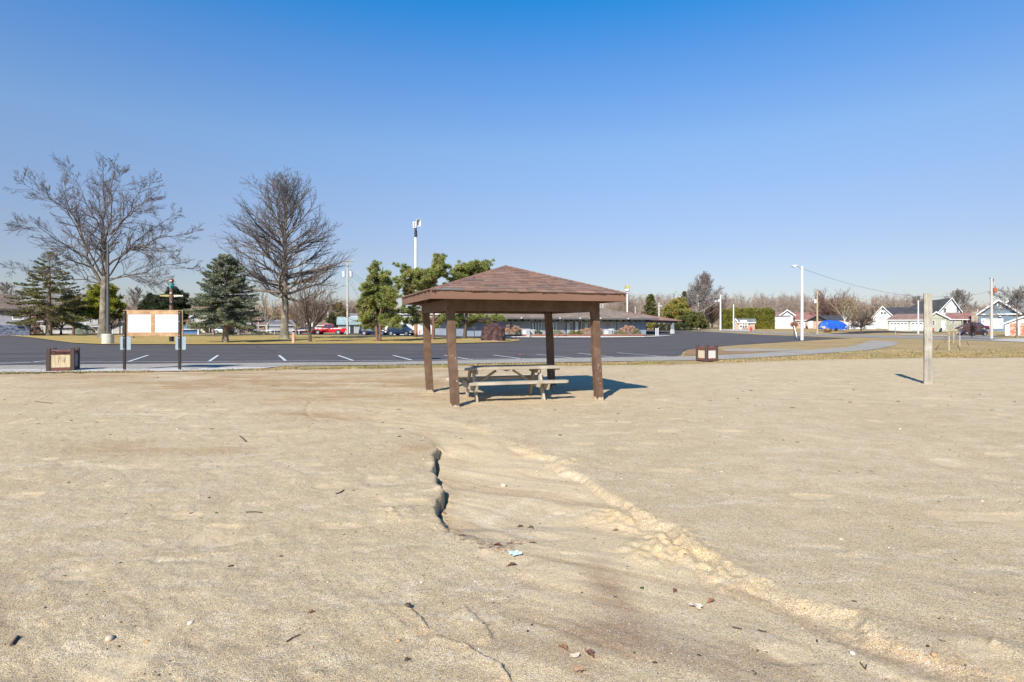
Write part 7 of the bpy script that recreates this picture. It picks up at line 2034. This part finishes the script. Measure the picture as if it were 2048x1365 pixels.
def car(name, label, cat, loc, rz, L_, W_, H, pm, kind="suv"):
    """x forward; loft of cross-sections for the body, a glazed cabin above the belt line"""
    t = thing(name, label, cat, loc, rz)
    belt = {"suv": .98, "sedan": .86, "pickup": 1.12}[kind]; gc = {"suv": .26, "sedan": .20, "pickup": .34}[kind]
    h2 = L_ / 2
    if kind == "suv": top = [(-h2, .80), (-h2 + .06, belt), (-h2 + .5, belt + .02), (.18 * L_, belt), (.24 * L_, belt - .02), (.36 * L_, belt - .08), (h2 - .22, belt - .18), (h2 - .04, belt - .38), (h2, .50)]
    elif kind == "sedan": top = [(-h2, .60), (-h2 + .05, belt - .02), (-.30 * L_, belt + .02), (-.24 * L_, belt), (.20 * L_, belt), (.34 * L_, belt - .10), (h2 - .2, belt - .22), (h2 - .03, belt - .36), (h2, .42)]
    else: top = [(-h2, .75), (-h2 + .03, belt + .05), (-.12 * L_, belt + .05), (-.11 * L_, belt), (.20 * L_, belt), (.24 * L_, belt + .02), (h2 - .30, belt - .06), (h2 - .05, belt - .18), (h2, .60)]
    xs = sorted(set([p[0] for p in top] + list(np.linspace(-h2 + .1, h2 - .1, 16))))
    tx = [p[0] for p in top]; tz = [p[1] for p in top]
    vs = []; R_ = 10
    for x in xs:
        zt = float(np.interp(x, tx, tz)); e = min(1, (h2 - abs(x)) / .45); w = W_ / 2 * (.86 + .14 * math.sin(e * math.pi / 2)); zb = gc + .10 * (1 - e)
        mid = (zb + zt) / 2
        sec = [(w * .90, zb), (w * .985, zb + .12), (w, mid), (w * .985, zt - .14), (w * .93, zt - .03), (w * .80, zt)]
        sec = sec[:5] + [(w * .80, zt)]
        vs += [(x, y, z) for y, z in sec] + [(x, -y, z) for y, z in reversed(sec)]
    R_ = 12
    n = len(xs); fs = [(j * R_ + k, j * R_ + (k + 1) % R_, (j + 1) * R_ + (k + 1) % R_, (j + 1) * R_ + k) for j in range(n - 1) for k in range(R_)] + [tuple(range(R_)), tuple(range((n - 1) * R_, n * R_))]
    body = MB().add(vs, fs).build("body", pm, t, smooth=False); 
    for p in body.data.polygons: p.use_smooth = True
    body.modifiers.new("edge", 'EDGE_SPLIT').split_angle = R(38)
    # cabin
    if kind == "suv": c = (-h2 + .10, .26 * L_, -h2 + .42, .06 * L_)
    elif kind == "sedan": c = (-.33 * L_, .24 * L_, -.19 * L_, .05 * L_)
    else: c = (-.115 * L_, .21 * L_, -.085 * L_, .09 * L_)
    w0, w1 = W_ * .44, W_ * .36
    zb = belt - .02; zt = H - .06
    v = [(c[0], -w0, zb), (c[1], -w0, zb), (c[1], w0, zb), (c[0], w0, zb), (c[2], -w1, zt), (c[3], -w1, zt), (c[3], w1, zt), (c[2], w1, zt)]
    MB().add(v, [(0, 3, 2, 1), (4, 5, 6, 7), (0, 1, 5, 4), (1, 2, 6, 5), (2, 3, 7, 6), (3, 0, 4, 7)]).build("cabin_glass", autogl, t)
    rf = MB().box(c[2] - .04, c[3] + .05, -w1 - .02, w1 + .02, zt - .02, H).build("roof_panel", pm, t, bevel=.03)
    pl = MB()
    for s in (-1, 1):
        A0 = (c[0], s * w0, zb); A1 = (c[2], s * w1, zt); B0 = (c[1], s * w0, zb); B1 = (c[3], s * w1, zt)
        pl.beam(A0, A1, .09, .07); pl.beam(B0, B1, .07, .06)
        for f in ((.36, .68) if kind == "suv" else (.5,)):
            a = Vector(A0).lerp(Vector(B0), f); b = Vector(A1).lerp(Vector(B1), f); pl.beam(a, b, .09, .03)
        pl.beam(A0, B0, .03, .05)
    pl.build("pillars", pm, t)
    if kind == "suv":
        for s in (-1, 1): MB().beam((c[2] + .1, s * (w1 - .06), H + .05), (c[3] - .1, s * (w1 - .06), H + .05), .04, .04).build("roof_rail", blackp, rf)
    if kind == "pickup":
        MB().box(-h2 + .08, -.125 * L_, -W_ * .41, W_ * .41, belt + .045, belt + .056).build("bed_liner", blackp, t)
        MB().box(-.20 * L_, -.135 * L_, -W_ * .30, W_ * .30, belt + .06, belt + .30).build("tool_chest", blackp, t)
    wr = .37 if kind != "sedan" else .32
    if kind == "pickup": wr = .41
    for fx in (-.30 if kind != "pickup" else -.29, .31):
        for s in (-1, 1):
            x = fx * L_; y = s * (W_ / 2 - .11)
            MB().tube((x, y - s * .02, wr), (x, y + s * .118, wr), wr + .07, n=20).build("wheel_arch", blackp, t)
            wv = MB().tube((x, y - .10, wr), (x, y + .10 if s > 0 else y + .10, wr), wr, n=20)
            wv = MB().tube((x, y - s * .1, wr), (x, y + s * .135, wr), wr, n=20).build("wheel", tyre_m, t, bevel=.03)
            MB().tube((x, y + s * .136, wr), (x, y + s * .15, wr), wr * .64, n=14).build("rim", rim_m, wv)
    hz = np.interp(h2 - .2, tx, tz) - .12
    for s in (-1, 1):
        MB().box(h2 - .30, h2 - .02, s * W_ * .40 - .17, s * W_ * .40 + .10 * (1 if s > 0 else 1.7), hz - .16, hz + .04).build("headlight", lampc, t, bevel=.03)
        MB().box(-h2 - .012, -h2 + .12, s * W_ * .42 - .10, s * W_ * .42 + .08, belt - .30, belt - .06).build("taillight", lampr, t, bevel=.02)
        MB().box(c[1] - .28, c[1] - .12, s * (W_ / 2 + .02), s * (W_ / 2 + .20), belt - .02, belt + .14).build("wing_mirror", pm, t, bevel=.03)
    MB().box(h2 - .06, h2 + .015, -W_ * .26, W_ * .26, hz - .14, hz + .02).build("grille", chrome if kind == "suv" else blackp, t, bevel=.01)
    MB().box(h2 - .10, h2 + .04, -W_ * .45, W_ * .45, gc + .06, gc + .24).build("bumper", blackp if kind != "pickup" else pm, t, bevel=.04)
    MB().box(-h2 - .04, -h2 + .08, -W_ * .45, W_ * .45, gc + .06, gc + .26).build("bumper", blackp if kind != "pickup" else chrome, t, bevel=.04)
    dl = MB()
    for s in (-1, 1):
        for xx in ((.20 * L_, -.03 * L_, -.24 * L_) if kind != "pickup" else (.20 * L_, .03 * L_)):
            dl.box(xx - .008, xx + .008, s * W_ / 2 - .004, s * W_ / 2 + .003, gc + .18, belt - .06)
    dl.build("door_seam", blackp, t)
    return t
red = paint("red_car_paint", (.72, .012, .022)); navy = paint("navy_car_paint", (.010, .016, .050)); navy2 = paint("dark_blue_car_paint", (.010, .022, .050)); maroon = paint("maroon_car_paint", (.085, .018, .040)); silver = paint("silver_car_paint", (.45, .47, .48)); blackc = paint("black_car_paint", (.022, .018, .026))
def at_px(px, Y, dz=0): x, y, z = base_at(px, Y); return (x, y, z + dz)
car("pickup_truck", "bright red pickup truck parked behind the grass island facing left", "pickup truck", at_px(660, 101), R(181), 5.9, 2.0, 1.86, red, "pickup")
car("parked_car", "navy blue sport utility wagon behind the twin trunked pine", "car", at_px(749, 95, -.05), R(-7), 4.75, 1.88, 1.76, navy, "suv")
car("parked_car", "dark blue rounded sport utility wagon with pale headlights facing right", "car", at_px(804, 92, -.05), R(-24), 4.8, 1.92, 1.78, navy2, "suv")
car("parked_car", "low maroon car behind the small trees left of the red pickup", "car", at_px(611, 108), R(178), 4.5, 1.8, 1.40, maroon, "sedan")
car("parked_car", "silver car under the sage green house behind the spruce trunk", "car", at_px(452, 108), R(5), 4.6, 1.8, 1.42, silver, "sedan")
car("parked_car", "black sedan on the lower drive with red rear light at its right", "car", at_px(1945, 88, -.04), R(196), 4.3, 1.8, 1.40, blackc, "sedan")
car("parked_car", "dark maroon sedan parked higher up right behind the black sedan", "car", at_px(1944, 100, .62), R(172), 4.5, 1.8, 1.42, maroon, "sedan")

# ---- boat under a blue tarp on its trailer
def boat():
    t = thing("tarped_boat", "boat on a trailer wrapped in a bright blue tarp", "boat", (0, 0, 0)); Y = 116; x, y, z = base_at(1663.5, Y); t.location = (x, y, z)
    k = Y / F; W_ = 53 * k
    tarp = mat("blue_tarp", (.015, .11, .55), (.010, .075, .40), 1.5, .45, .9, 3, bdist=.15, spec=.4); hull = mat("boat_hull", (.50, .48, .42), (.36, .34, .30), 2, .5)
    g = random.Random(6); xs = np.linspace(-W_ / 2, W_ / 2, 17); vs = []; n = 9
    for x_ in xs:
        f = (x_ + W_ / 2) / W_
        top = 1.05 + 1.15 * float(np.interp(f, [0, .06, .24, .45, .74, .90, 1], [.05, .45, .95, 1.0, .88, .62, .3])); hw = 1.15 * float(np.interp(f, [0, .2, .8, 1], [.35, .95, 1, .75])); low = .34 + g.uniform(-.05, .05)
        for q in range(n):
            a = math.pi * q / (n - 1); vs.append((x_ + g.uniform(-.05, .05), -hw * math.cos(a), low + (top - low) * (math.sin(a) ** .45) + g.uniform(-.04, .04)))
    fs = [(j * n + q, j * n + q + 1, (j + 1) * n + q + 1, (j + 1) * n + q) for j in range(16) for q in range(n - 1)]
    o = MB().add(vs, fs).build("tarp", tarp, t); o.modifiers.new("thick", 'SOLIDIFY').thickness = .02
    MB().prism([(-W_ * .48, .72), (-W_ * .42, .45), (W_ * .40, .40), (W_ * .47, .75), (W_ * .47, .95), (-W_ * .48, .95)], 'y', -.95, .95).build("hull", hull, t, bevel=.08)
    MB().lathe([(.05, 0), (.28, .2), (.28, .8), (.1, 1.0)], 10, (W_ * .485, 0, .7)).build("motor", mat("motor_white", (.66, .68, .68)), t)
    fr = MB().beam((-W_ * .56, 0, .38), (W_ * .42, 0, .38), .12, .10); fr.beam((-.3, -.9, .36), (-.3, .9, .36), .1, .1)
    fr.build("trailer_frame", steel_g, t)
    for s in (-1, 1): MB().tube((.25, s * .98, .33), (.25, s * 1.16, .33), .33, n=16).build("wheel", tyre_m, t, bevel=.02)
boat()

# ---- person in pink by the low fork tree
def person():
    Y = 100; x, y, z = base_at(486.5, Y)
    t = thing("person", "person in pink top and dark trousers walking behind the island grass", "person", (x, y, z), R(70))
    V = {'pel': (0, 0, .93, .135, .11), 'wst': (0, 0, 1.05, .12, .095), 'chs': (0.01, 0, 1.28, .15, .11), 'nck': (0.01, 0, 1.46, .055, .055), 'hd0': (.03, 0, 1.56, .075, .085), 'hd1': (.03, 0, 1.66, .085, .095), 'hd2': (.02, 0, 1.73, .05, .055)}
    E = [('pel', 'wst'), ('wst', 'chs'), ('chs', 'nck'), ('nck', 'hd0'), ('hd0', 'hd1'), ('hd1', 'hd2')]
    for s, n, fx in ((-1, 'l', .20), (1, 'r', -.18)):
        V[n + 'hip'] = (0, s * .10, .88, .09, .09); V[n + 'kn'] = (fx * .7, s * .10, .49, .06, .06); V[n + 'an'] = (fx * 1.3, s * .10, .09, .04, .04); V[n + 'to'] = (fx * 1.3 + .17, s * .11, .035, .035, .03)
        V[n + 'sh'] = (0, s * .19, 1.39, .06, .06); V[n + 'el'] = (-fx * .5, s * .25, 1.12, .042, .042); V[n + 'wr'] = (-fx * .5 + .17, s * .23, .92, .028, .028); V[n + 'ha'] = (-fx * .5 + .23, s * .23, .86, .03, .02)
        E += [('pel', n + 'hip'), (n + 'hip', n + 'kn'), (n + 'kn', n + 'an'), (n + 'an', n + 'to'), ('chs', n + 'sh'), (n + 'sh', n + 'el'), (n + 'el', n + 'wr'), (n + 'wr', n + 'ha')]
    def skin(name, keys, edges, m, grow_=0.0):
        me = bpy.data.meshes.new(name); ix = {k: i for i, k in enumerate(keys)}
        me.from_pydata([V[k][:3] for k in keys], [(ix[a], ix[b]) for a, b in edges if a in ix and b in ix], []); o = link(name, me, t)
        o.modifiers.new("skin", 'SKIN')
        for i, k in enumerate(keys):
            sv = me.skin_vertices[0].data[i]; sv.radius = (V[k][3] + grow_, V[k][4] + grow_); sv.use_root = (i == 0)
        o.modifiers.new("sub", 'SUBSURF').levels = 2; o.modifiers["sub"].render_levels = 2; me.materials.append(m); return o
    body = skin("body", list(V), E, mat("skin_tone", (.50, .31, .23)))
    skin("pink_top", ['pel', 'wst', 'chs', 'lsh', 'lel', 'rsh', 'rel', 'lwr', 'rwr'], E, mat("pink_cloth", (.70, .30, .38), (.60, .24, .32), 8, .9), .014)
    skin("trousers", ['pel', 'lhip', 'lkn', 'lan', 'rhip', 'rkn', 'ran'], E, mat("dark_cloth", (.06, .055, .07)), .016)
    V['h0'] = (-.01, 0, 1.62, .085, .10); V['h1'] = (0.0, 0, 1.72, .075, .085); V['h2'] = (-.05, 0, 1.52, .05, .05)
    skin("hair", ['h0', 'h1', 'h2'], [('h0', 'h1'), ('h0', 'h2')], mat("brown_hair", (.12, .07, .045)), .0)
    fm = MB()
    for s in (-1, 1):
        for q in range(4): fm.tube((.02 + (.04 if s < 0 else .18) + .012 * q, s * .235, .84), (.05 + (.04 if s < 0 else .18) + .012 * q, s * .23, .77 + .01 * abs(q - 1)), .008, .006, 5)
    fm.build("fingers", mat("skin_tone", (1, 1, 1)), body)
person()

# ================================================================== THINGS ON THE SAND
def sand_z(x, y):
    h, *_ = sand_h(np.array([x]), np.array([y])); e = float(sand_edge(np.array([x]), np.array([y]))[0])
    return float(h[0]) * (1 - float(sstep(e, -2.0, 0))) + .045

def scatter_mesh(name, label, cat, mats, pts, sizes, kindshape, seed, flat=.6, stretch=1.0):
    """many tiny stones or chips resting on the sand, one heap of stuff"""
    g = np.random.default_rng(seed); n = len(pts)
    ico = bmesh.new(); bmesh.ops.create_icosphere(ico, subdivisions=1, radius=1.0); bv = np.array([v.co[:] for v in ico.verts]); bf = np.array([[v.index for v in f.verts] for f in ico.faces]); ico.free()
    k = len(bv); a = g.uniform(0, 6.283, n); sc = np.stack([sizes * g.uniform(.7, 1.3, n) * stretch, sizes * g.uniform(.6, 1.0, n), sizes * flat * g.uniform(.7, 1.1, n)], -1)
    V = bv[None] * (1 + g.normal(0, .12, (n, k, 1))) * sc[:, None, :]
    c, s = np.cos(a)[:, None], np.sin(a)[:, None]; X = V[..., 0] * c - V[..., 1] * s; Yv = V[..., 0] * s + V[..., 1] * c
    V = np.stack([X + pts[:, 0:1], Yv + pts[:, 1:2], V[..., 2] + pts[:, 2:3] + sc[:, 2:3] * .25], -1).reshape(-1, 3)
    Fc = (bf[None] + np.arange(n)[:, None, None] * k).reshape(-1, 3)
    me = np_mesh(name, V, Fc, 3)
    for m in mats: me.materials.append(m)
    mi = np.repeat(g.integers(0, len(mats), n), len(bf)).astype(np.int32); me.polygons.foreach_set("material_index", mi)
    me.update(); o = link(name, me); tag(o, label, cat, None, "stuff"); return o

def sample(n, seed, y0=2.2, y1=16, tr=1.05, pw=1.0):
    g = np.random.default_rng(seed); Y = y0 * np.exp(g.random(n) ** pw * math.log(y1 / y0)); X = g.uniform(-tr, tr, n) * (Y + .3)
    h, yl, co, si = sand_h(X, Y); return np.stack([X, Y, h + .045], -1), si, co
P, si, co = sample(4200, 5); keep = np.random.default_rng(1).random(len(P)) < (1 - si * .85); P = P[keep]
g_ = np.random.default_rng(2)
stone_ms = [mat("pebble_tan", (.50, .40, .28)), mat("pebble_grey", (.36, .33, .30)), mat("pebble_white", (.60, .53, .42)), mat("pebble_brown", (.24, .16, .11)), mat("pebble_rust", (.46, .27, .13))]
scatter_mesh("pebbles", "small loose pebbles scattered over the sand", "pebbles", stone_ms, P, g_.lognormal(math.log(.0042), .45, len(P)) * np.clip(P[:, 1] / 5, .8, 1.6), 0, 3)
P, si, co = sample(1500, 15, 2.2, 24)
dark_ms = [mat("debris_dark", (.060, .042, .030)), mat("debris_brown", (.115, .070, .045)), mat("debris_moss", (.075, .095, .030))]
scatter_mesh("dark_debris", "tiny dark seed pods, bark flakes and moss bits on the sand", "debris", dark_ms, P, np.random.default_rng(4).lognormal(math.log(.0060), .5, len(P)) * np.clip(P[:, 1] / 6, .75, 2.0), 0, 6, flat=.35, stretch=1.5)

# larger stones as things
def stone(label, px, py, r, m, seed):
    x, y = G(px, py); g = random.Random(seed); bm = bmesh.new(); bmesh.ops.create_icosphere(bm, subdivisions=2, radius=r)
    for v in bm.verts: v.co = Vector((v.co.x * 1.15, v.co.y * .9, v.co.z * .62)) * (1 + g.uniform(-.06, .06))
    me = bpy.data.meshes.new("stone"); bm.to_mesh(me); bm.free(); finish(me, m, True); o = link("stone", me, None, (x, y, sand_z(x, y) + r * .25), (0, 0, seed)); tag(o, label, "stone")
stone("pale rounded stone in the left foreground with smaller chips beside it", 381, 1266, .016, stone_ms[2], 1)
stone("flat buried pale stone near the bottom left", 219, 1298, .024, stone_ms[0], 2)
stone("small orange stone low left of the two pale ones", 294, 1298, .009, stone_ms[4], 3)
stone("orange brown stone near the bottom edge left of the lower crack", 797, 1297, .012, stone_ms[4], 4)
stone("grey rounded pebble on the low mound above the lower crack", 944, 1257, .010, stone_ms[2], 5)
stone("dark little stone at the foot of the mound above the lower crack", 926, 1228, .009, stone_ms[1], 6)
stone("pale stone beside a grey one left of the mound", 843, 1180, .010, stone_ms[2], 7)
stone("white chip standing in the wash at the lower right", 1705, 1309, .012, mat("white_stone", (.85, .85, .84)), 8)
stone("tan stone half sunk in the plain right of the bank", 1682, 1088, .016, stone_ms[0], 9)
stone("reddish brown stone near the bottom right corner", 1868, 1327, .016, stone_ms[4], 10)
stone("pale lump of dried sand on the smooth bed of the wash", 1007, 967, .038, mat("dry_lump", (.60, .50, .36), (.50, .40, .28), 20, .9, .5, 40), 11)

# leaves: curled oak leaves, individual
def leaf(label, px, py, L_, rz, seed, m):
    L_ *= .78
    g = random.Random(seed); x, y = G(px, py); n = 9; vs = []; 
    for i in range(n):
        f = i / (n - 1); w = L_ * .26 * math.sin(math.pi * min(1, f * .9 + .08)) * (1 + .45 * math.sin(f * 17 + seed)); z = .12 * L_ * math.sin(f * math.pi) + g.uniform(0, .03) * L_
        vs += [(L_ * (f - .5), -w, z + .18 * w + g.uniform(0, .08) * L_), (L_ * (f - .5), 0, z - .04 * L_), (L_ * (f - .5), w, z + .30 * w + g.uniform(0, .10) * L_)]
    fs = [(3 * i + a, 3 * i + 1 + a, 3 * i + 4 + a, 3 * i + 3 + a) for i in range(n - 1) for a in (0, 1)]
    o = MB().add(vs, fs).build("fallen_leaf", m, None, loc=(x, y, sand_z(x, y) + .004)); o.rotation_euler = (g.uniform(-.2, .2), g.uniform(-.2, .2), rz); o.modifiers.new("thick", 'SOLIDIFY').thickness = .0012
    MB().tube((-L_ * .5, 0, 0), (-L_ * .78, .02 * L_, .01), .0012, n=4).build("leaf_stalk", m, o); tag(o, label, "leaf")
lf1 = mat("leaf_brown", (.15, .070, .042), (.10, .05, .034), 30, .8); lf2 = mat("leaf_tan", (.30, .185, .115), (.21, .13, .08), 30, .8); lf3 = mat("leaf_rust", (.24, .105, .058), (.17, .08, .045), 30, .8)
leaf("curled brown oak leaf below the turquoise wrapper", 1025, 1145, .085, .3, 1, lf1)
leaf("rust leaf lying near the left foreground pale stone", 623, 1243, .055, .5, 2, lf3)
leaf("orange brown leaf at the bottom centre of the wash", 1127, 1312, .07, -.7, 3, lf3)
leaf("large torn brown leaf right of the bottom centre one", 1180, 1325, .085, -1.1, 4, lf1)
leaf("pale pink brown leaf at the bottom edge centre", 1160, 1358, .08, 0, 5, lf2)
leaf("dried leaf on the right side of the wash below the bank", 1423, 1205, .07, .5, 6, lf3)
leaf("reddish leaf left of the white paper in the wash", 1350, 1185, .06, 1, 7, lf1)
leaf("small curled leaf on the smooth bed beside the upper stick", 1041, 1048, .07, .2, 8, lf1)
leaf("small dark leaf right of the upper curled leaf", 1062, 1051, .06, 0, 9, lf1)
leaf("brown leaf caught halfway along the twig drift", 995, 1108, .09, -.5, 10, lf1)
leaf("brown leaf at the upper end of the twig drift", 925, 1088, .09, -.2, 11, lf2)
leaf("rusty leaf just beneath the dark crack", 890, 1022, .05, -.4, 12, lf3)
leaf("small round dark leaf in the left foreground", 562, 1127, .035, 0, 13, lf1)
leaf("brown leaf at the bottom left corner", 815, 1340, .05, 1.2, 14, lf1)
leaf("light brown leaf on the slope left of the yellow mound", 1232, 1062, .07, .3, 15, lf2)
leaf("tan leaf in the fan near the turquoise wrapper", 1065, 1095, .08, -.3, 16, lf2)

# drift of twigs and leaf scraps along the foot of the crack
def drift():
    g = random.Random(12); S = Segs(); path = [(905, 1058), (880, 1055), (895, 1072), (918, 1084), (945, 1096), (975, 1107), (1003, 1115), (1020, 1095), (1040, 1090)]
    for k in range(190):
        i = g.randrange(len(path) - 1); f = g.random(); px = path[i][0] + (path[i + 1][0] - path[i][0]) * f + g.gauss(0, 9); py = path[i][1] + (path[i + 1][1] - path[i][1]) * f + g.gauss(0, 5)
        x, y = G(px, py); z = sand_z(x, y) + .003; a = g.gauss(-.5, .7); l = g.uniform(.01, .05); p = (x, y, z); q = (x + math.cos(a) * l, y + math.sin(a) * l, z + g.uniform(0, .012)); S.add(p, q, .0016, .0010)
        if g.random() < .4: S.add(q, (q[0] + g.uniform(-.02, .02), q[1] + g.uniform(-.02, .02), z + .004), .001, .0007)
    me = S.mesh("twig_drift", 4); finish(me, mat("drift_brown", (.18, .095, .065), (.30, .19, .14), 30, .9)); o = link("twig_drift", me); tag(o, "drift of brown twigs and leaf scraps along the foot of the crack", "twigs", None, "stuff")
drift()
def stick(label, pts, r=.004):
    P_ = [G(*p) for p in pts]; x0, y0 = P_[0]; z0 = sand_z(x0, y0); v = [Vector((x - x0, y - y0, sand_z(x, y) - z0 + .006)) for x, y in P_]
    o = MB().path(v, r, 5).build("stick", mat("stick_dark", (.11, .075, .055), (.07, .05, .04), 40, .9), None, loc=(x0, y0, z0)); tag(o, label, "stick")
stick("dark forked stick lying left of the gully", [(672, 999), (680, 996), (688, 991)], .007)
stick("thin straight dark stick in the left middle distance", [(491, 1036), (510, 1035), (524, 1036)], .005)
stick("curved dark stick near the left middle", [(480, 880), (487, 884), (492, 889)], .010)
stick("long faint twig near the far left", [(70, 808), (90, 810), (105, 812)], .007)
stick("splintered stick in the lower left foreground", [(573, 1302), (584, 1294), (600, 1287)], .0035)
stick("short stick pointing down near the white chip", [(1720, 1330), (1731, 1342), (1733, 1335)], .003)
stick("dark stick low in the wash on the right", [(1464, 1258), (1474, 1262), (1484, 1264)], .004)
stick("dark stick beside the pale scuffs in the wash", [(1515, 1264), (1524, 1267), (1533, 1268)], .004)
stick("dark stick in the bottom left corner", [(23, 1310), (32, 1299), (36, 1294)], .009)

def scrap(name, label, px, py, w, d, m, seed, cat):
    g = random.Random(seed); x, y = G(px, py); n = 5; vs = [(w * (i / (n - 1) - .5) * (1 + g.uniform(-.12, .12)), d * (j / (n - 1) - .5) * (1 + g.uniform(-.15, .15)), .012 + g.uniform(-.006, .014)) for j in range(n) for i in range(n)]
    fs = [(j * n + i, j * n + i + 1, (j + 1) * n + i + 1, (j + 1) * n + i) for j in range(n - 1) for i in range(n - 1)]
    o = MB().add(vs, fs).build(name, m, None, loc=(x, y, sand_z(x, y))); o.rotation_euler = (0, 0, .5 + seed); o.modifiers.new("thick", 'SOLIDIFY').thickness = .001; tag(o, label, cat); return o
scrap("wrapper", "crumpled pale turquoise wrapper lying in the wash", 1030, 1124, .075, .075, mat("turquoise_foil", (.42, .72, .75), (.72, .86, .86), 20, .35, spec=.6), 0, "wrapper")
scrap("paper_scrap", "small whitish paper scrap half buried in the lower wash", 1392, 1215, .07, .045, mat("dirty_paper", (.55, .45, .36), (.44, .35, .27), 30, .8), 2, "paper")
scrap("paper_scrap", "thin white paper strip at the bottom centre", 1150, 1330, .05, .014, mat("dirty_paper", (1, 1, 1)), 3, "paper")
scrap("red_ball_scrap", "tiny red scrap lying on the parking lot behind the table", 1042, 711, .22, .22, mat("red_scrap", (.65, .12, .08)), 1, "scrap").location.z = .03

# ---- dry grass tufts along the verge and the leaf litter line
def tufts():
    g = np.random.default_rng(7); n = 42000
    px = g.uniform(-250, 2300, n); se = np.interp(px, [p[0] for p in SAND_EDGE_PX], [p[1] for p in SAND_EDGE_PX])
    Ye = CAMH * F / (se - HOR); Y = Ye + np.abs(g.normal(0, 1, n)) * np.where(px > 1350, 5.0, np.where(px < 560, .45, .95)) + .02
    X = (px - 1024) / F * Y
    path_near = np.interp((X / Y) * F + 1024, [-300, 0, 380, 540, 780, 1040, 1240, 1400, 1500, 1600, 1700, 1750, 1785, 1800, 2300], [746, 741.5, 739, 733.5, 731, 727, 724, 721, 717.5, 711, 704, 699.5, 692.5, 680, 680])
    row = HOR + CAMH * F / Y; ok = (row > path_near + .5) & (fbm(X * .8, Y * 1.2, 3, 9) > -.12); X, Y = X[ok], Y[ok]; n = len(X)
    a = g.uniform(0, 6.28, n); h = g.uniform(.02, .075, n) * (1 + .9 * np.clip(fbm(X * .6, Y, 2, 17), 0, 1)); w = g.uniform(.012, .04, n)
    B = np.stack([X, Y, gz(X, Y) + .0], -1); v = np.stack([np.cos(a) * w, np.sin(a) * w, np.zeros(n)], -1); e = np.stack([g.normal(0, .035, n), g.normal(0, .035, n), h], -1)
    me = tri_mesh("dry_grass", B - v, B + v, B + e); finish(me, mat("dry_blades", (.46, .34, .16), (.33, .22, .10), 1.1, .95, col3=(.24, .24, .08), scale3=.5, contrast=(.4, .6), trans=.15)); o = link("dry_grass", me); tag(o, "dry straw coloured grass blades along the sand edge and verge", "grass", None, "stuff")
tufts()
